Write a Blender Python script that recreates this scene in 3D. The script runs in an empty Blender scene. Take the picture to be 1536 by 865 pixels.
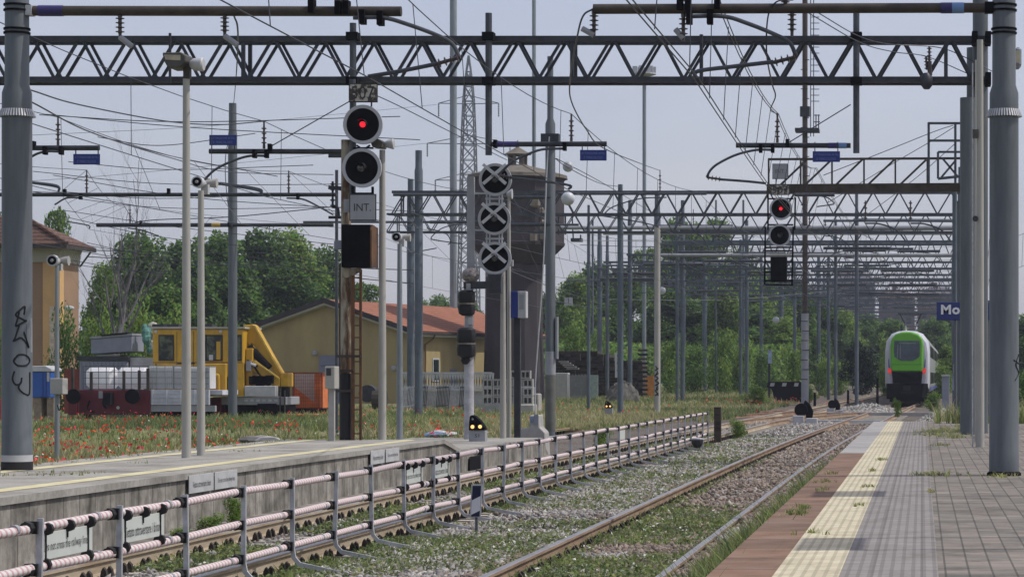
import bpy, bmesh, math, random
import numpy as np
from mathutils import Vector, Matrix, Quaternion
random.seed(7); RNG = np.random.default_rng(7)
scene = bpy.context.scene
C = scene.collection
F = 3850.0; CX = 1383.0; CY = 565.0; CAMZ = 1.7

def P(px, py, Y):
    """world point seen at pixel (px,py) of the 1536x865 photograph at distance Y"""
    return Vector(((px-CX)*Y/F, Y, CAMZ-(py-CY)*Y/F))
def GX(px, Y): return (px-CX)*Y/F
def GZ(py, Y): return CAMZ-(py-CY)*Y/F
def drift(Y):
    s, c, b = .0185, 62., 25.
    if Y < c-b: return 0.
    if Y < c+b: return s*(Y-c+b)**2/(4*b)
    return s*(Y-c)
def sstep(a, b, x):
    t = min(1, max(0, (x-a)/(b-a))); return t*t*(3-2*t)
def groundz(X, Y):
    return -.03 + .62*sstep(115, 270, Y)*sstep(-6, -14, X)

# ------------------------------------------------------------------ materials
MATS = {}
def nd(nt, t, **kw):
    n = nt.nodes.new(t)
    for k, v in kw.items(): setattr(n, k, v)
    return n
def M(name, col, rough=.6, metal=0., var=.25, scale=4., bump=0., col2=None, amt=.5, stretch=None, spec=.4, emit=0, island=0., coords='Object', trans=0., detail=5, alpha=None):
    if name in MATS: return MATS[name]
    m = bpy.data.materials.new(name); m.use_nodes = True
    nt = m.node_tree; nt.nodes.clear(); L = nt.links
    out = nd(nt, 'ShaderNodeOutputMaterial'); b = nd(nt, 'ShaderNodeBsdfPrincipled')
    L.new(b.outputs[0], out.inputs[0])
    b.inputs['Roughness'].default_value = rough; b.inputs['Metallic'].default_value = metal
    b.inputs['Specular IOR Level'].default_value = spec
    tc = nd(nt, 'ShaderNodeTexCoord'); src = tc.outputs['Object']
    if coords == 'World':
        g = nd(nt, 'ShaderNodeNewGeometry'); src = g.outputs['Position']
    if stretch:
        mp = nd(nt, 'ShaderNodeMapping'); mp.inputs['Scale'].default_value = stretch
        L.new(src, mp.inputs[0]); src = mp.outputs[0]
    n = nd(nt, 'ShaderNodeTexNoise'); n.inputs['Scale'].default_value = scale; n.inputs['Detail'].default_value = detail
    n.inputs['Roughness'].default_value = .65
    L.new(src, n.inputs['Vector'])
    c2 = col2 if col2 else tuple(c*(1-var) for c in col)
    c1 = col if col2 else tuple(min(1, c*(1+var)) for c in col)
    r = nd(nt, 'ShaderNodeValToRGB'); r.color_ramp.elements[0].position = .5-.22*(1.2-amt); r.color_ramp.elements[1].position = .5+.22*(1.2-amt)
    r.color_ramp.elements[0].color = (*c2, 1); r.color_ramp.elements[1].color = (*c1, 1)
    L.new(n.outputs['Fac'], r.inputs[0]); colout = r.outputs[0]
    if island:
        g2 = nd(nt, 'ShaderNodeNewGeometry'); hs = nd(nt, 'ShaderNodeHueSaturation')
        mr = nd(nt, 'ShaderNodeMapRange'); mr.inputs['To Min'].default_value = 1-island; mr.inputs['To Max'].default_value = 1+island
        L.new(g2.outputs['Random Per Island'], mr.inputs[0]); L.new(mr.outputs[0], hs.inputs['Value'])
        mr2 = nd(nt, 'ShaderNodeMapRange'); mr2.inputs['To Min'].default_value = .5-.03*island/.4; mr2.inputs['To Max'].default_value = .5+.02*island/.4
        mul = nd(nt, 'ShaderNodeMath', operation='MULTIPLY'); mul.inputs[1].default_value = 7.31
        fr = nd(nt, 'ShaderNodeMath', operation='FRACT'); L.new(g2.outputs['Random Per Island'], mul.inputs[0]); L.new(mul.outputs[0], fr.inputs[0]); L.new(fr.outputs[0], mr2.inputs[0]); L.new(mr2.outputs[0], hs.inputs['Hue'])
        L.new(colout, hs.inputs['Color']); colout = hs.outputs[0]
    L.new(colout, b.inputs['Base Color'])
    if bump:
        bp = nd(nt, 'ShaderNodeBump'); bp.inputs['Strength'].default_value = bump; bp.inputs['Distance'].default_value = .02
        n2 = nd(nt, 'ShaderNodeTexNoise'); n2.inputs['Scale'].default_value = scale*6; n2.inputs['Detail'].default_value = 4
        L.new(src, n2.inputs['Vector']); L.new(n2.outputs['Fac'], bp.inputs['Height']); L.new(bp.outputs[0], b.inputs['Normal'])
    if emit:
        b.inputs['Emission Color'].default_value = (*col, 1); b.inputs['Emission Strength'].default_value = emit
    if trans:
        t = nd(nt, 'ShaderNodeBsdfTranslucent'); mx = nd(nt, 'ShaderNodeMixShader'); mx.inputs[0].default_value = trans
        L.new(colout, t.inputs[0]); L.new(b.outputs[0], mx.inputs[1]); L.new(t.outputs[0], mx.inputs[2]); L.new(mx.outputs[0], out.inputs[0])
    MATS[name] = m; return m

GALV = M('galvanised', (.125, .142, .155), .55, .2, .16, 5, col2=(.082, .095, .107), stretch=(2, 2, .22), amt=.35, bump=.06, detail=9)
GALVL = M('galvanised_light', (.22, .25, .27), .5, .3, .12, 3, stretch=(1, 1, .3))
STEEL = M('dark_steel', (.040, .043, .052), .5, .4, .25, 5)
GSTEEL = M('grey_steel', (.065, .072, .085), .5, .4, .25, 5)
LSTEEL = M('pale_steel', (.43, .44, .46), .5, .3, .25, 5)
BROWNST = M('brown_steel', (.055, .045, .038), .6, .3, .3, 4)
CREAM = M('cream_concrete', (.34, .335, .305), .75, 0, .1, 3, stretch=(1, 1, .3))
WIRE = M('wire', (.055, .058, .07), .5, .5, .1)
BLACK = M('black_paint', (.009, .009, .011), .55, 0, .3)
BLACKM = M('matt_black', (.007, .007, .009), .9, 0, .3, spec=.1)
RUBBER = M('black_rubber', (.012, .012, .013), .7, 0, .3)
INSUL = M('insulator_glaze', (.06, .045, .045), .3, 0, .3)
WHITE = M('white_paint', (.72, .73, .74), .5, 0, .06, 3)
OFFW = M('off_white', (.42, .43, .44), .6, 0, .12, 3)
SIGNW = M('sign_panel', (.50, .53, .50), .5, 0, .05, 4)
RIMG = M('signal_rim_grey', (.38, .39, .41), .5, 0, .08, 3)
BLUE = M('blue_enamel', (.013, .03, .19), .4, 0, .12, 2)
BLUET = M('faded_blue_text', (.14, .18, .40), .6, 0, .1, 2)
PURP = M('purple_band', (.03, .025, .12), .5, 0, .1)
LBLUE = M('light_blue_band', (.12, .22, .42), .5, 0, .1)
GREYP = M('grey_plate', (.27, .28, .30), .6, 0, .08, 3)
DTEXT = M('dark_text', (.03, .03, .035), .7, 0, .1)
RUSTP = M('rusty_cream', (.30, .27, .21), .75, 0, .3, 2.2, col2=(.10, .055, .028), amt=.9, stretch=(2, 2, .5), bump=.2)
RUST = M('rust', (.16, .075, .035), .85, 0, .3, 3, col2=(.07, .04, .025))
RAILS = M('rail_side', (.34, .245, .165), .8, 0, .25, 2, col2=(.20, .13, .085), stretch=(4, .6, 4), bump=.1)
RAILS2 = M('rail_side_sunlit', (.43, .37, .28), .8, 0, .25, 2, col2=(.28, .215, .145), stretch=(4, .6, 4), bump=.1)  # paler copy of the rail side, sunlight on the web put into its colour
RAILT = M('rail_top', (.36, .34, .335), .38, .75, .15, 2)
RAILO = M('rail_rusty', (.24, .15, .10), .85, 0, .3, 2)
SLEEP = M('sleeper_concrete', (.36, .33, .28), .9, 0, .2, 3, bump=.2)
OLDWOOD = M('old_creosote_wood', (.045, .036, .03), .9, 0, .45, 2.5, stretch=(1, 6, 6))
FAST = M('fastening', (.035, .03, .026), .9, 0, .3)
STONE = M('ballast_stone', (.26, .25, .235), .9, 0, .2, 2, island=.5)
STONED = M('ballast_stone_brown', (.19, .155, .125), .9, 0, .25, 2, island=.5)
YELL = M('machine_yellow', (.57, .33, .018), .5, 0, .1, 2.2, col2=(.36, .21, .025), amt=.35, stretch=(1.2, 1.2, .5), detail=9)
YELD = M('machine_yellow_worn', (.48, .28, .02), .6, 0, .2, 2)
GLASS = M('dark_glass', (.016, .022, .022), .12, 0, .5, 1.5, spec=.3)
MAROON = M('maroon_paint', (.11, .012, .02), .55, 0, .25, 2)
WGREY = M('wagon_grey', (.50, .51, .56), .6, 0, .15, 2)
BOXG = M('box_grey', (.22, .24, .29), .6, 0, .12, 1.5)
PLAST = M('tank_plastic', (.90, .90, .92), .5, 0, .06, 1.5, trans=.4)
ORNET = M('orange_net', (.66, .19, .055), .8, 0, .25, 2)
REDST = M('red_mesh_frame', (.20, .05, .035), .7, 0, .2)
OCHRE = M('ochre_plaster', (.36, .285, .135), .9, 0, .1, .8, col2=(.28, .22, .11), amt=.5, stretch=(1, 1, .4), bump=.15, detail=9)
OCHRE2 = M('house_plaster', (.27, .175, .11), .9, 0, .1, .4, bump=.05)
CORN = M('cornice_plaster', (.36, .345, .285), .9, 0, .1, 1)
EAVED = M('dark_eave', (.035, .03, .033), .8, 0, .2)
DOORG = M('door_grey', (.17, .18, .25), .7, 0, .06, 2)
TOWER = M('tower_brick', (.056, .048, .054), .95, 0, .3, .5, col2=(.034, .029, .034), stretch=(1, 1, .3), bump=.3)
TOWERL = M('tower_patch', (.22, .19, .15), .95, 0, .3, .8)
TROOF = M('tower_roof', (.13, .115, .095), .9, 0, .2, 1)
BARK = M('bark', (.075, .06, .048), .95, 0, .35, 2, stretch=(3, 3, .6))
BARKG = M('grey_bark', (.12, .115, .12), .95, 0, .3, 2)
LEAF1 = M('leaf_green', (0.125, 0.24, 0.045), .65, 0, .25, .35, island=.5, trans=0.52, coords='World', col2=(0.08, 0.165, 0.032))
LEAF2 = M('leaf_yellow_green', (0.215, 0.325, 0.068), .65, 0, .25, .35, island=.5, trans=0.52, coords='World', col2=(0.14, 0.235, 0.045))
LEAF3 = M('leaf_dark', (0.075, 0.145, 0.038), .65, 0, .25, .35, island=.5, trans=0.45, coords='World', col2=(0.043, 0.09, 0.026))
GRASS = M('grass_blade', (.27, .32, .11), .7, 0, .3, .25, island=.5, trans=.45, coords='World', col2=(.16, .215, .068))
GRASSY = M('dry_grass', (.47, .44, .24), .75, 0, .25, .3, island=.4, trans=.42, coords='World', col2=(.25, .26, .115))
WEED = M('weed_leaf', (.19, .24, .095), .7, 0, .3, .6, island=.5, trans=.4, coords='World', col2=(.10, .14, .055))
POPPY = M('poppy_red', (.70, .06, .025), .6, 0, .2, 1, island=.3, trans=.3)
FLOWER = M('white_flower', (.55, .55, .48), .7, 0, .2, 1)
TARP = M('blue_tarp', (.18, .25, .38), .7, 0, .4, 3)
GREEN = M('train_green', (.13, .42, .03), .3, 0, .08, 1)
TRWH = M('train_white', (.50, .51, .56), .35, 0, .06, 1)
TRGR = M('train_grey', (.21, .215, .215), .4, 0, .15, 1)
TRBL = M('train_blue', (.02, .05, .25), .4, 0, .1, 1)
REDL = M('red_lamp', (.9, .015, .03), .3, 0, 0.01, 1, emit=1.3)
TAIL = M('tail_lamp', (.9, .04, .03), .3, 0, 0.01, 1, emit=.35)
AMBER = M('warm_lamp', (1., .50, .14), .3, 0, 0.01, 1, emit=1.5)
LENS = M('dark_lens', (.03, .032, .035), .15, 0, .2, 2, spec=.8)
SHAD = M('concrete_grey', (.33, .325, .31), .9, 0, .18, 1.5, bump=.2)

# ---- special surface materials
def world_mat(name, build):
    m = bpy.data.materials.new(name); m.use_nodes = True
    nt = m.node_tree; nt.nodes.clear()
    out = nd(nt, 'ShaderNodeOutputMaterial'); b = nd(nt, 'ShaderNodeBsdfPrincipled'); nt.links.new(b.outputs[0], out.inputs[0])
    b.inputs['Roughness'].default_value = .9; b.inputs['Specular IOR Level'].default_value = .25
    g = nd(nt, 'ShaderNodeNewGeometry'); sp = nd(nt, 'ShaderNodeSeparateXYZ'); nt.links.new(g.outputs['Position'], sp.inputs[0])
    build(nt, b, g, sp); MATS[name] = m; return m
def noise(nt, src, scale, detail=5, stretch=None, rough=.6):
    if stretch:
        mp = nd(nt, 'ShaderNodeMapping'); mp.inputs['Scale'].default_value = stretch; nt.links.new(src, mp.inputs[0]); src = mp.outputs[0]
    n = nd(nt, 'ShaderNodeTexNoise'); n.inputs['Scale'].default_value = scale; n.inputs['Detail'].default_value = detail; n.inputs['Roughness'].default_value = rough
    nt.links.new(src, n.inputs['Vector']); return n.outputs['Fac']
def ramp(nt, fac, stops):
    r = nd(nt, 'ShaderNodeValToRGB'); e = r.color_ramp.elements
    while len(e) < len(stops): e.new(.5)
    for i, (p, c) in enumerate(stops): e[i].position = p; e[i].color = (*c, 1) if len(c) == 3 else c
    nt.links.new(fac, r.inputs[0]); return r.outputs[0]
def mix(nt, fac, a, b, mode='MIX'):
    m = nd(nt, 'ShaderNodeMixRGB', blend_type=mode)
    for i, s in ((0, fac), (1, a), (2, b)):
        if isinstance(s, (int, float)): m.inputs[i].default_value = s
        elif isinstance(s, tuple): m.inputs[i].default_value = (*s, 1)
        else: nt.links.new(s, m.inputs[i])
    return m.outputs[0]
def math_(nt, op, a, b=0.):
    m = nd(nt, 'ShaderNodeMath', operation=op)
    for i, s in ((0, a), (1, b)):
        if isinstance(s, (int, float)): m.inputs[i].default_value = s
        else: nt.links.new(s, m.inputs[i])
    return m.outputs[0]
def lines(nt, coord, period, width, offs=0.):
    """1 on a joint line, 0 elsewhere"""
    f = math_(nt, 'FRACT', math_(nt, 'DIVIDE', math_(nt, 'ADD', coord, offs+1000*period), period))
    return math_(nt, 'LESS_THAN', f, width/period)
def bumpn(nt, b, h, strength, dist):
    bp = nd(nt, 'ShaderNodeBump'); bp.inputs['Strength'].default_value = strength; bp.inputs['Distance'].default_value = dist
    nt.links.new(h, bp.inputs['Height']); nt.links.new(bp.outputs[0], b.inputs['Normal'])

def _ball(nt, b, g, sp):
    n1 = noise(nt, g.outputs['Position'], .5, 6); n2 = noise(nt, g.outputs['Position'], 22, 3)
    v = nd(nt, 'ShaderNodeTexVoronoi'); v.inputs['Scale'].default_value = 16; nt.links.new(g.outputs['Position'], v.inputs['Vector'])
    c = ramp(nt, n2, [(.3, (.08, .07, .06)), (.5, (.17, .155, .135)), (.72, (.30, .285, .265))])
    br = ramp(nt, n1, [(.40, (.75, .75, .75)), (.62, (.62, .48, .38))])
    nt.links.new(mix(nt, .8, c, br, 'MULTIPLY'), b.inputs['Base Color']); bumpn(nt, b, v.outputs['Distance'], .9, .05)
BALL = world_mat('ballast_bed', _ball)
def _grnd(nt, b, g, sp):
    n1 = noise(nt, g.outputs['Position'], .18, 6); n2 = noise(nt, g.outputs['Position'], 3.5, 6)
    c = ramp(nt, n1, [(.35, (.11, .15, .05)), (.5, (.17, .18, .075)), (.66, (.24, .22, .13))])
    d = ramp(nt, n2, [(.3, (.5, .5, .5)), (.7, (1.2, 1.2, 1.1))])
    nt.links.new(mix(nt, .8, c, d, 'MULTIPLY'), b.inputs['Base Color']); bumpn(nt, b, n2, .5, .1)
GRND = world_mat('meadow_soil', _grnd)
def _brown(nt, b, g, sp):
    n = noise(nt, g.outputs['Position'], 2.2, 7); n2 = noise(nt, g.outputs['Position'], 30, 3)
    cell = nd(nt, 'ShaderNodeTexWhiteNoise', noise_dimensions='1D'); nt.links.new(math_(nt, 'FLOOR', math_(nt, 'DIVIDE', sp.outputs['Y'], 1.0)), cell.inputs['W'])
    c = ramp(nt, n, [(.3, (.12, .07, .046)), (.5, (.205, .122, .082)), (.75, (.25, .185, .145))])
    t = ramp(nt, cell.outputs['Value'], [(0, (.78, .78, .78)), (1, (1.12, 1.08, 1.05))])
    c = mix(nt, 1., c, t, 'MULTIPLY'); c = mix(nt, math_(nt, 'MULTIPLY', n2, .35), c, (.16, .13, .11))
    j = lines(nt, sp.outputs['Y'], 1.0, .022)
    nt.links.new(mix(nt, j, c, (.05, .045, .035)), b.inputs['Base Color']); bumpn(nt, b, math_(nt, 'SUBTRACT', n2, math_(nt, 'MULTIPLY', j, 2)), .4, .01)
EDGEB = world_mat('brown_edge_slab', _brown)
def _edgeg(nt, b, g, sp):
    n = noise(nt, g.outputs['Position'], 3, 7); j = lines(nt, sp.outputs['Y'], 1.0, .03)
    c = ramp(nt, n, [(.3, (.24, .235, .23)), (.7, (.36, .35, .335))])
    nt.links.new(mix(nt, j, c, (.12, .11, .10)), b.inputs['Base Color'])
EDGEG = world_mat('grey_edge_slab', _edgeg)
def _tact(c0, c1, both):
    def f(nt, b, g, sp):
        n = noise(nt, g.outputs['Position'], 4, 7); n2 = noise(nt, g.outputs['Position'], 45, 3)
        c = ramp(nt, n, [(.3, c0), (.68, c1)])
        rx = lines(nt, sp.outputs['X'], .0667, .024); ry = lines(nt, sp.outputs['Y'], .30, .02)
        c = mix(nt, math_(nt, 'MULTIPLY', rx, .42), c, tuple(v*.45 for v in c0)); c = mix(nt, math_(nt, 'MULTIPLY', ry, .55 if both else .3), c, tuple(v*.4 for v in c0))
        if both:
            jx = lines(nt, sp.outputs['X'], .30, .015, .01); c = mix(nt, math_(nt, 'MULTIPLY', jx, .6), c, tuple(v*.4 for v in c0))
        st = ramp(nt, noise(nt, g.outputs['Position'], 1.7, 8, (1.4, .8, 1), .75), [(.42, (1.04, 1.04, 1.03)), (.55, (.90, .89, .87)), (.72, (.62, .60, .56))])
        c = mix(nt, 1., c, st, 'MULTIPLY')
        c = mix(nt, math_(nt, 'MULTIPLY', n2, .25), c, tuple(v*.6 for v in c0))
        nt.links.new(c, b.inputs['Base Color'])
        h = math_(nt, 'ADD', rx, ry if both else 0.); bumpn(nt, b, math_(nt, 'SUBTRACT', 1., h), .6, .006)
    return f
TACTY = world_mat('yellow_tactile_tile', _tact((.48, .435, .31), (.61, .56, .42), False))
TACTG = world_mat('grey_tactile_tile', _tact((.215, .20, .192), (.28, .262, .25), True))
def _pav(nt, b, g, sp):
    br = nd(nt, 'ShaderNodeTexBrick'); br.inputs['Scale'].default_value = 1; br.inputs['Brick Width'].default_value = .145; br.inputs['Row Height'].default_value = .29
    br.offset = 0; br.inputs['Mortar Size'].default_value = .007; br.inputs['Color1'].default_value = (.26, .225, .20, 1); br.inputs['Color2'].default_value = (.175, .168, .152, 1); br.inputs['Mortar'].default_value = (.09, .085, .075, 1)
    nt.links.new(g.outputs['Position'], br.inputs['Vector'])
    n = noise(nt, g.outputs['Position'], .9, 7, (.6, 1.6, 1)); st = ramp(nt, n, [(.35, (.62, .62, .60)), (.6, (1.05, 1.03, 1))])
    c = mix(nt, 1., br.outputs['Color'], st, 'MULTIPLY'); bl = ramp(nt, noise(nt, g.outputs['Position'], 2.6, 8, None, .75), [(.36, (.55, .53, .50)), (.5, (1, 1, 1)), (.72, (1.18, 1.12, 1.06))]); c = mix(nt, .9, c, bl, 'MULTIPLY')
    mo = noise(nt, g.outputs['Position'], .55, 6); c = mix(nt, math_(nt, 'MULTIPLY', math_(nt, 'GREATER_THAN', mo, .60), .25), c, (.12, .125, .09))
    nt.links.new(mix(nt, math_(nt, 'MULTIPLY', noise(nt, g.outputs['Position'], 50, 3), .3), c, (.14, .135, .125)), b.inputs['Base Color'])
    bumpn(nt, b, math_(nt, 'SUBTRACT', 1., br.outputs['Fac']), .5, .006)
PAVER = world_mat('paver', _pav)
def _pwall(nt, b, g, sp):
    st = mix(nt, .5, noise(nt, g.outputs['Position'], 1.3, 8, (1, 2.2, .30), .7), noise(nt, g.outputs['Position'], 1.6, 8)); n2 = noise(nt, g.outputs['Position'], 7, 7)
    c = ramp(nt, st, [(.34, (.065, .061, .053)), (.44, (.16, .152, .137)), (.54, (.265, .253, .23)), (.68, (.40, .385, .355))])
    d = ramp(nt, n2, [(.35, (.6, .59, .56)), (.6, (1.05, 1.04, 1.0))]); c = mix(nt, .8, c, d, 'MULTIPLY')
    j = lines(nt, sp.outputs['Y'], .5, .02)
    z = lines(nt, sp.outputs['Z'], 5., .03, .22)
    j = math_(nt, 'MAXIMUM', j, z)
    nt.links.new(mix(nt, math_(nt, 'MULTIPLY', j, .75), c, (.04, .037, .03)), b.inputs['Base Color']); bumpn(nt, b, math_(nt, 'SUBTRACT', n2, j), .5, .02)
PWALL = world_mat('stained_concrete_wall', _pwall)
def _ptop(nt, b, g, sp):
    n = noise(nt, g.outputs['Position'], 1.2, 8); n2 = noise(nt, g.outputs['Position'], 14, 5)
    c = ramp(nt, n, [(.3, (.20, .19, .17)), (.5, (.31, .30, .275)), (.7, (.38, .365, .34))]); d = ramp(nt, n2, [(.35, (.75, .74, .72)), (.65, (1.05, 1.05, 1.03))])
    nt.links.new(mix(nt, .8, c, d, 'MULTIPLY'), b.inputs['Base Color']); bumpn(nt, b, n2, .3, .01)
PTOP = world_mat('worn_platform_top', _ptop)
def _ystripe(nt, b, g, sp):
    n = noise(nt, g.outputs['Position'], 2.5, 7); 
    nt.links.new(ramp(nt, n, [(.3, (.36, .33, .22)), (.5, (.55, .50, .30)), (.7, (.60, .56, .38))]), b.inputs['Base Color'])
YSTR = world_mat('worn_yellow_line', _ystripe)
def _tile(col1, col2, scale):
    def f(nt, b, g, sp):
        tc = nd(nt, 'ShaderNodeTexCoord'); s2 = nd(nt, 'ShaderNodeSeparateXYZ'); nt.links.new(tc.outputs['Object'], s2.inputs[0])
        n = noise(nt, tc.outputs['Object'], .8, 6); n2 = noise(nt, tc.outputs['Object'], 6, 4)
        c = ramp(nt, n2, [(.3, col2), (.7, col1)])
        c = mix(nt, .6, c, ramp(nt, n, [(.3, (.75, .72, .7)), (.7, (1.1, 1.08, 1.05))]), 'MULTIPLY')
        row = math_(nt, 'FRACT', math_(nt, 'DIVIDE', math_(nt, 'ADD', s2.outputs['Z'], 100.), scale))
        c = mix(nt, math_(nt, 'MULTIPLY', math_(nt, 'LESS_THAN', row, .36), .75), c, tuple(v*.4 for v in col2))
        nt.links.new(c, b.inputs['Base Color']); bumpn(nt, b, row, .6, .05)
    return f
TILER = world_mat('red_roof_tile', _tile((.36, .155, .095), (.26, .105, .065), .16))
TILEB = world_mat('brown_roof_tile', _tile((.19, .115, .09), (.115, .065, .052), .20))

# ------------------------------------------------------------------ mesh builder
class MB:
    def __init__(s): s.v = []; s.f = []; s.m = []; s.p = []
    def add(s, vs, fs, mi=0):
        o = len(s.v); s.p.append((o, len(s.f))); s.v += [tuple(v) for v in vs]; s.f += [tuple(i+o for i in f) for f in fs]; s.m += [mi]*len(fs); return s
    def box(s, x0, x1, y0, y1, z0, z1, mi=0):
        vs = [(x, y, z) for z in (z0, z1) for y in (y0, y1) for x in (x0, x1)]
        return s.add(vs, [(0, 2, 3, 1), (4, 5, 7, 6), (0, 1, 5, 4), (2, 6, 7, 3), (0, 4, 6, 2), (1, 3, 7, 5)], mi)
    def cbox(s, c, sx, sy, sz, mi=0): return s.box(c[0]-sx/2, c[0]+sx/2, c[1]-sy/2, c[1]+sy/2, c[2]-sz/2, c[2]+sz/2, mi)
    def beam(s, p, q, w, h=None, mi=0, up=(0, 0, 1)):
        p = Vector(p); q = Vector(q); h = h or w; d = (q-p).normalized(); u = Vector(up)
        if abs(d.dot(u)) > .98: u = Vector((0, 1, 0))
        a = d.cross(u).normalized()*(w/2); b = a.cross(d).normalized()*(h/2)
        vs = [e+i*a+j*b for e in (p, q) for i, j in ((-1, -1), (1, -1), (1, 1), (-1, 1))]
        return s.add(vs, [(0, 1, 2, 3), (7, 6, 5, 4), (0, 4, 5, 1), (1, 5, 6, 2), (2, 6, 7, 3), (3, 7, 4, 0)], mi)
    def poly(s, pts, r, n=8, mi=0, cap=True):
        pts = [Vector(p) for p in pts]; rr = r if isinstance(r, (list, tuple)) else [r]*len(pts); vs = []; fs = []
        pa = None
        for i, p in enumerate(pts):
            d = (pts[min(i+1, len(pts)-1)]-pts[max(i-1, 0)]).normalized()
            if pa is None:
                u = Vector((0, 0, 1)) if abs(d.z) < .9 else Vector((0, 1, 0)); a = d.cross(u).normalized()
            else:
                a = (pa-d*pa.dot(d)); a = a.normalized() if a.length > 1e-6 else d.orthogonal().normalized()
            pa = a; b = d.cross(a)
            for k in range(n):
                t = 2*math.pi*k/n; vs.append(p+(a*math.cos(t)+b*math.sin(t))*rr[i])
        for i in range(len(pts)-1):
            for k in range(n):
                fs.append((i*n+k, i*n+(k+1) % n, (i+1)*n+(k+1) % n, (i+1)*n+k))
        if cap: fs.append(tuple(range(n-1, -1, -1))); fs.append(tuple((len(pts)-1)*n+k for k in range(n)))
        return s.add(vs, fs, mi)
    def tube(s, p, q, r, r2=None, n=10, mi=0): return s.poly([p, q], [r, r if r2 is None else r2], n, mi)
    def lathe(s, c, prof, n=16, axis='z', mi=0):
        vs = []; fs = []; c = Vector(c)
        for r, h in prof:
            for k in range(n):
                t = 2*math.pi*k/n; a, b = r*math.cos(t), r*math.sin(t)
                vs.append(c+(Vector((a, b, h)) if axis == 'z' else Vector((a, h, b)) if axis == 'y' else Vector((h, a, b))))
        for i in range(len(prof)-1):
            for k in range(n):
                q = (i*n+k, i*n+(k+1) % n, (i+1)*n+(k+1) % n, (i+1)*n+k); fs.append(q if axis != 'y' else q[::-1])
        fs.append(tuple(range(n))[::-1]); fs.append(tuple((len(prof)-1)*n+k for k in range(n)))
        return s.add(vs, fs, mi)
    def prism(s, pts, a0, a1, axis='y', mi=0):
        n = len(pts); mk = (lambda p, a: (p[0], a, p[1])) if axis == 'y' else (lambda p, a: (a, p[0], p[1])) if axis == 'x' else (lambda p, a: (p[0], p[1], a))
        vs = [mk(p, a0) for p in pts]+[mk(p, a1) for p in pts]
        fs = [tuple(range(n)), tuple(range(2*n-1, n-1, -1))]+[(i, i+n, (i+1) % n+n, (i+1) % n) for i in range(n)]
        return s.add(vs, fs, mi)
    def sphere(s, c, r, n=10, m=6, sq=(1, 1, 1)):
        pr = [(max(1e-4, r*math.sin(math.pi*i/m)), -r*math.cos(math.pi*i/m)) for i in range(m+1)]
        o = len(s.v); s.lathe((0, 0, 0), pr, n)
        for i in range(o, len(s.v)):
            v = s.v[i]; s.v[i] = (v[0]*sq[0]+c[0], v[1]*sq[1]+c[1], v[2]*sq[2]+c[2])
        return s
    def insul(s, p, q, r=.055, n=5, mi=0):
        p = Vector(p); q = Vector(q); pts = []; rr = []
        for i in range(n):
            t = i/n
            for dt, k in ((0, .4), (.35/n, .45), (.45/n, 1.), (.6/n, 1.), (.7/n, .45)):
                pts.append(p.lerp(q, t+dt)); rr.append(r*k)
        pts.append(q); rr.append(r*.4)
        return s.poly(pts, rr, 8, mi)
def rootloc(o):
    while o.parent: o = o.parent
    return o.location
SPLIT = {'clamps': 'clamp', 'straps': 'strap', 'counterweight': 'counterweight', 'hanger': 'hanger', 'brackets': 'bracket', 'stakes': 'stake', 'roof_vents': 'roof_vent', 'white_base': 'white_base', 'side_bars': 'side_bar', 'label_plates': 'label_plate', 'marks': 'mark', 'wiper': 'wiper', 'bars': 'bar', 'access_frame': 'frame_bar', 'door_frame': 'door_frame', 'base_beam': 'base_beam', 'lamp_rails': 'lamp_rail', 'clamp': 'clamp', 'pantograph': 'pantograph_bar', 'coupling': 'coupling', 'hoses': 'hose', 'railing': 'rail_bar', 'cage': 'cage_bar', 'walkway_beam': 'walkway_beam', 'ladder': 'ladder_bar', 'rungs': 'rung'}
def obj(name, mb, mat, parent=None, local=False, smooth=False, bevel=0., recalc=True):
    if name in SPLIT and 1 < len(mb.p) <= 40 and parent is not None:
        r = None; ends = mb.p[1:]+[(len(mb.v), len(mb.f))]
        for (v0, f0), (v1, f1) in zip(mb.p, ends):
            m2 = MB(); m2.add(mb.v[v0:v1], [tuple(i-v0 for i in f) for f in mb.f[f0:f1]]); o = obj(SPLIT[name], m2, mat, parent, local, smooth, bevel, recalc); r = r or o
        return r
    me = bpy.data.meshes.new(name)
    me.from_pydata([tuple(v) for v in mb.v], [], mb.f)
    if recalc or bevel:
        bm = bmesh.new(); bm.from_mesh(me)
        if recalc: bmesh.ops.recalc_face_normals(bm, faces=bm.faces)
        if bevel: bmesh.ops.bevel(bm, geom=[e for e in bm.edges if len(e.link_faces) == 2 and e.calc_face_angle(0) > .5], offset=bevel, segments=1, affect='EDGES', clamp_overlap=True)
        bm.to_mesh(me); bm.free()
    mats = mat if isinstance(mat, (list, tuple)) else [mat]
    for m in mats: me.materials.append(m)
    if len(mats) > 1 and not bevel: me.polygons.foreach_set('material_index', mb.m)
    if smooth:
        me.polygons.foreach_set('use_smooth', [True]*len(me.polygons)); me.set_sharp_from_angle(angle=math.radians(38))
    o = bpy.data.objects.new(name, me); C.objects.link(o)
    if parent is not None:
        o.parent = parent
        if not local:
            l = rootloc(parent); me.transform(Matrix.Translation(-l))
    me.update(); return o
def thing(name, label, cat, loc=(0, 0, 0), rotz=0., group=None):
    o = bpy.data.objects.new(name, None); C.objects.link(o); o.empty_display_size = .3
    o.location = loc; o.rotation_euler = (0, 0, rotz); tag(o, label, cat, group); return o
def tag(o, label=None, cat=None, group=None, kind=None):
    if label: o['label'] = label
    if cat: o['category'] = cat
    if group: o['group'] = group
    if kind: o['kind'] = kind
    return o
def struct(name, mb, mat, **k): return tag(obj(name, mb, mat, **k), kind='structure')
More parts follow.
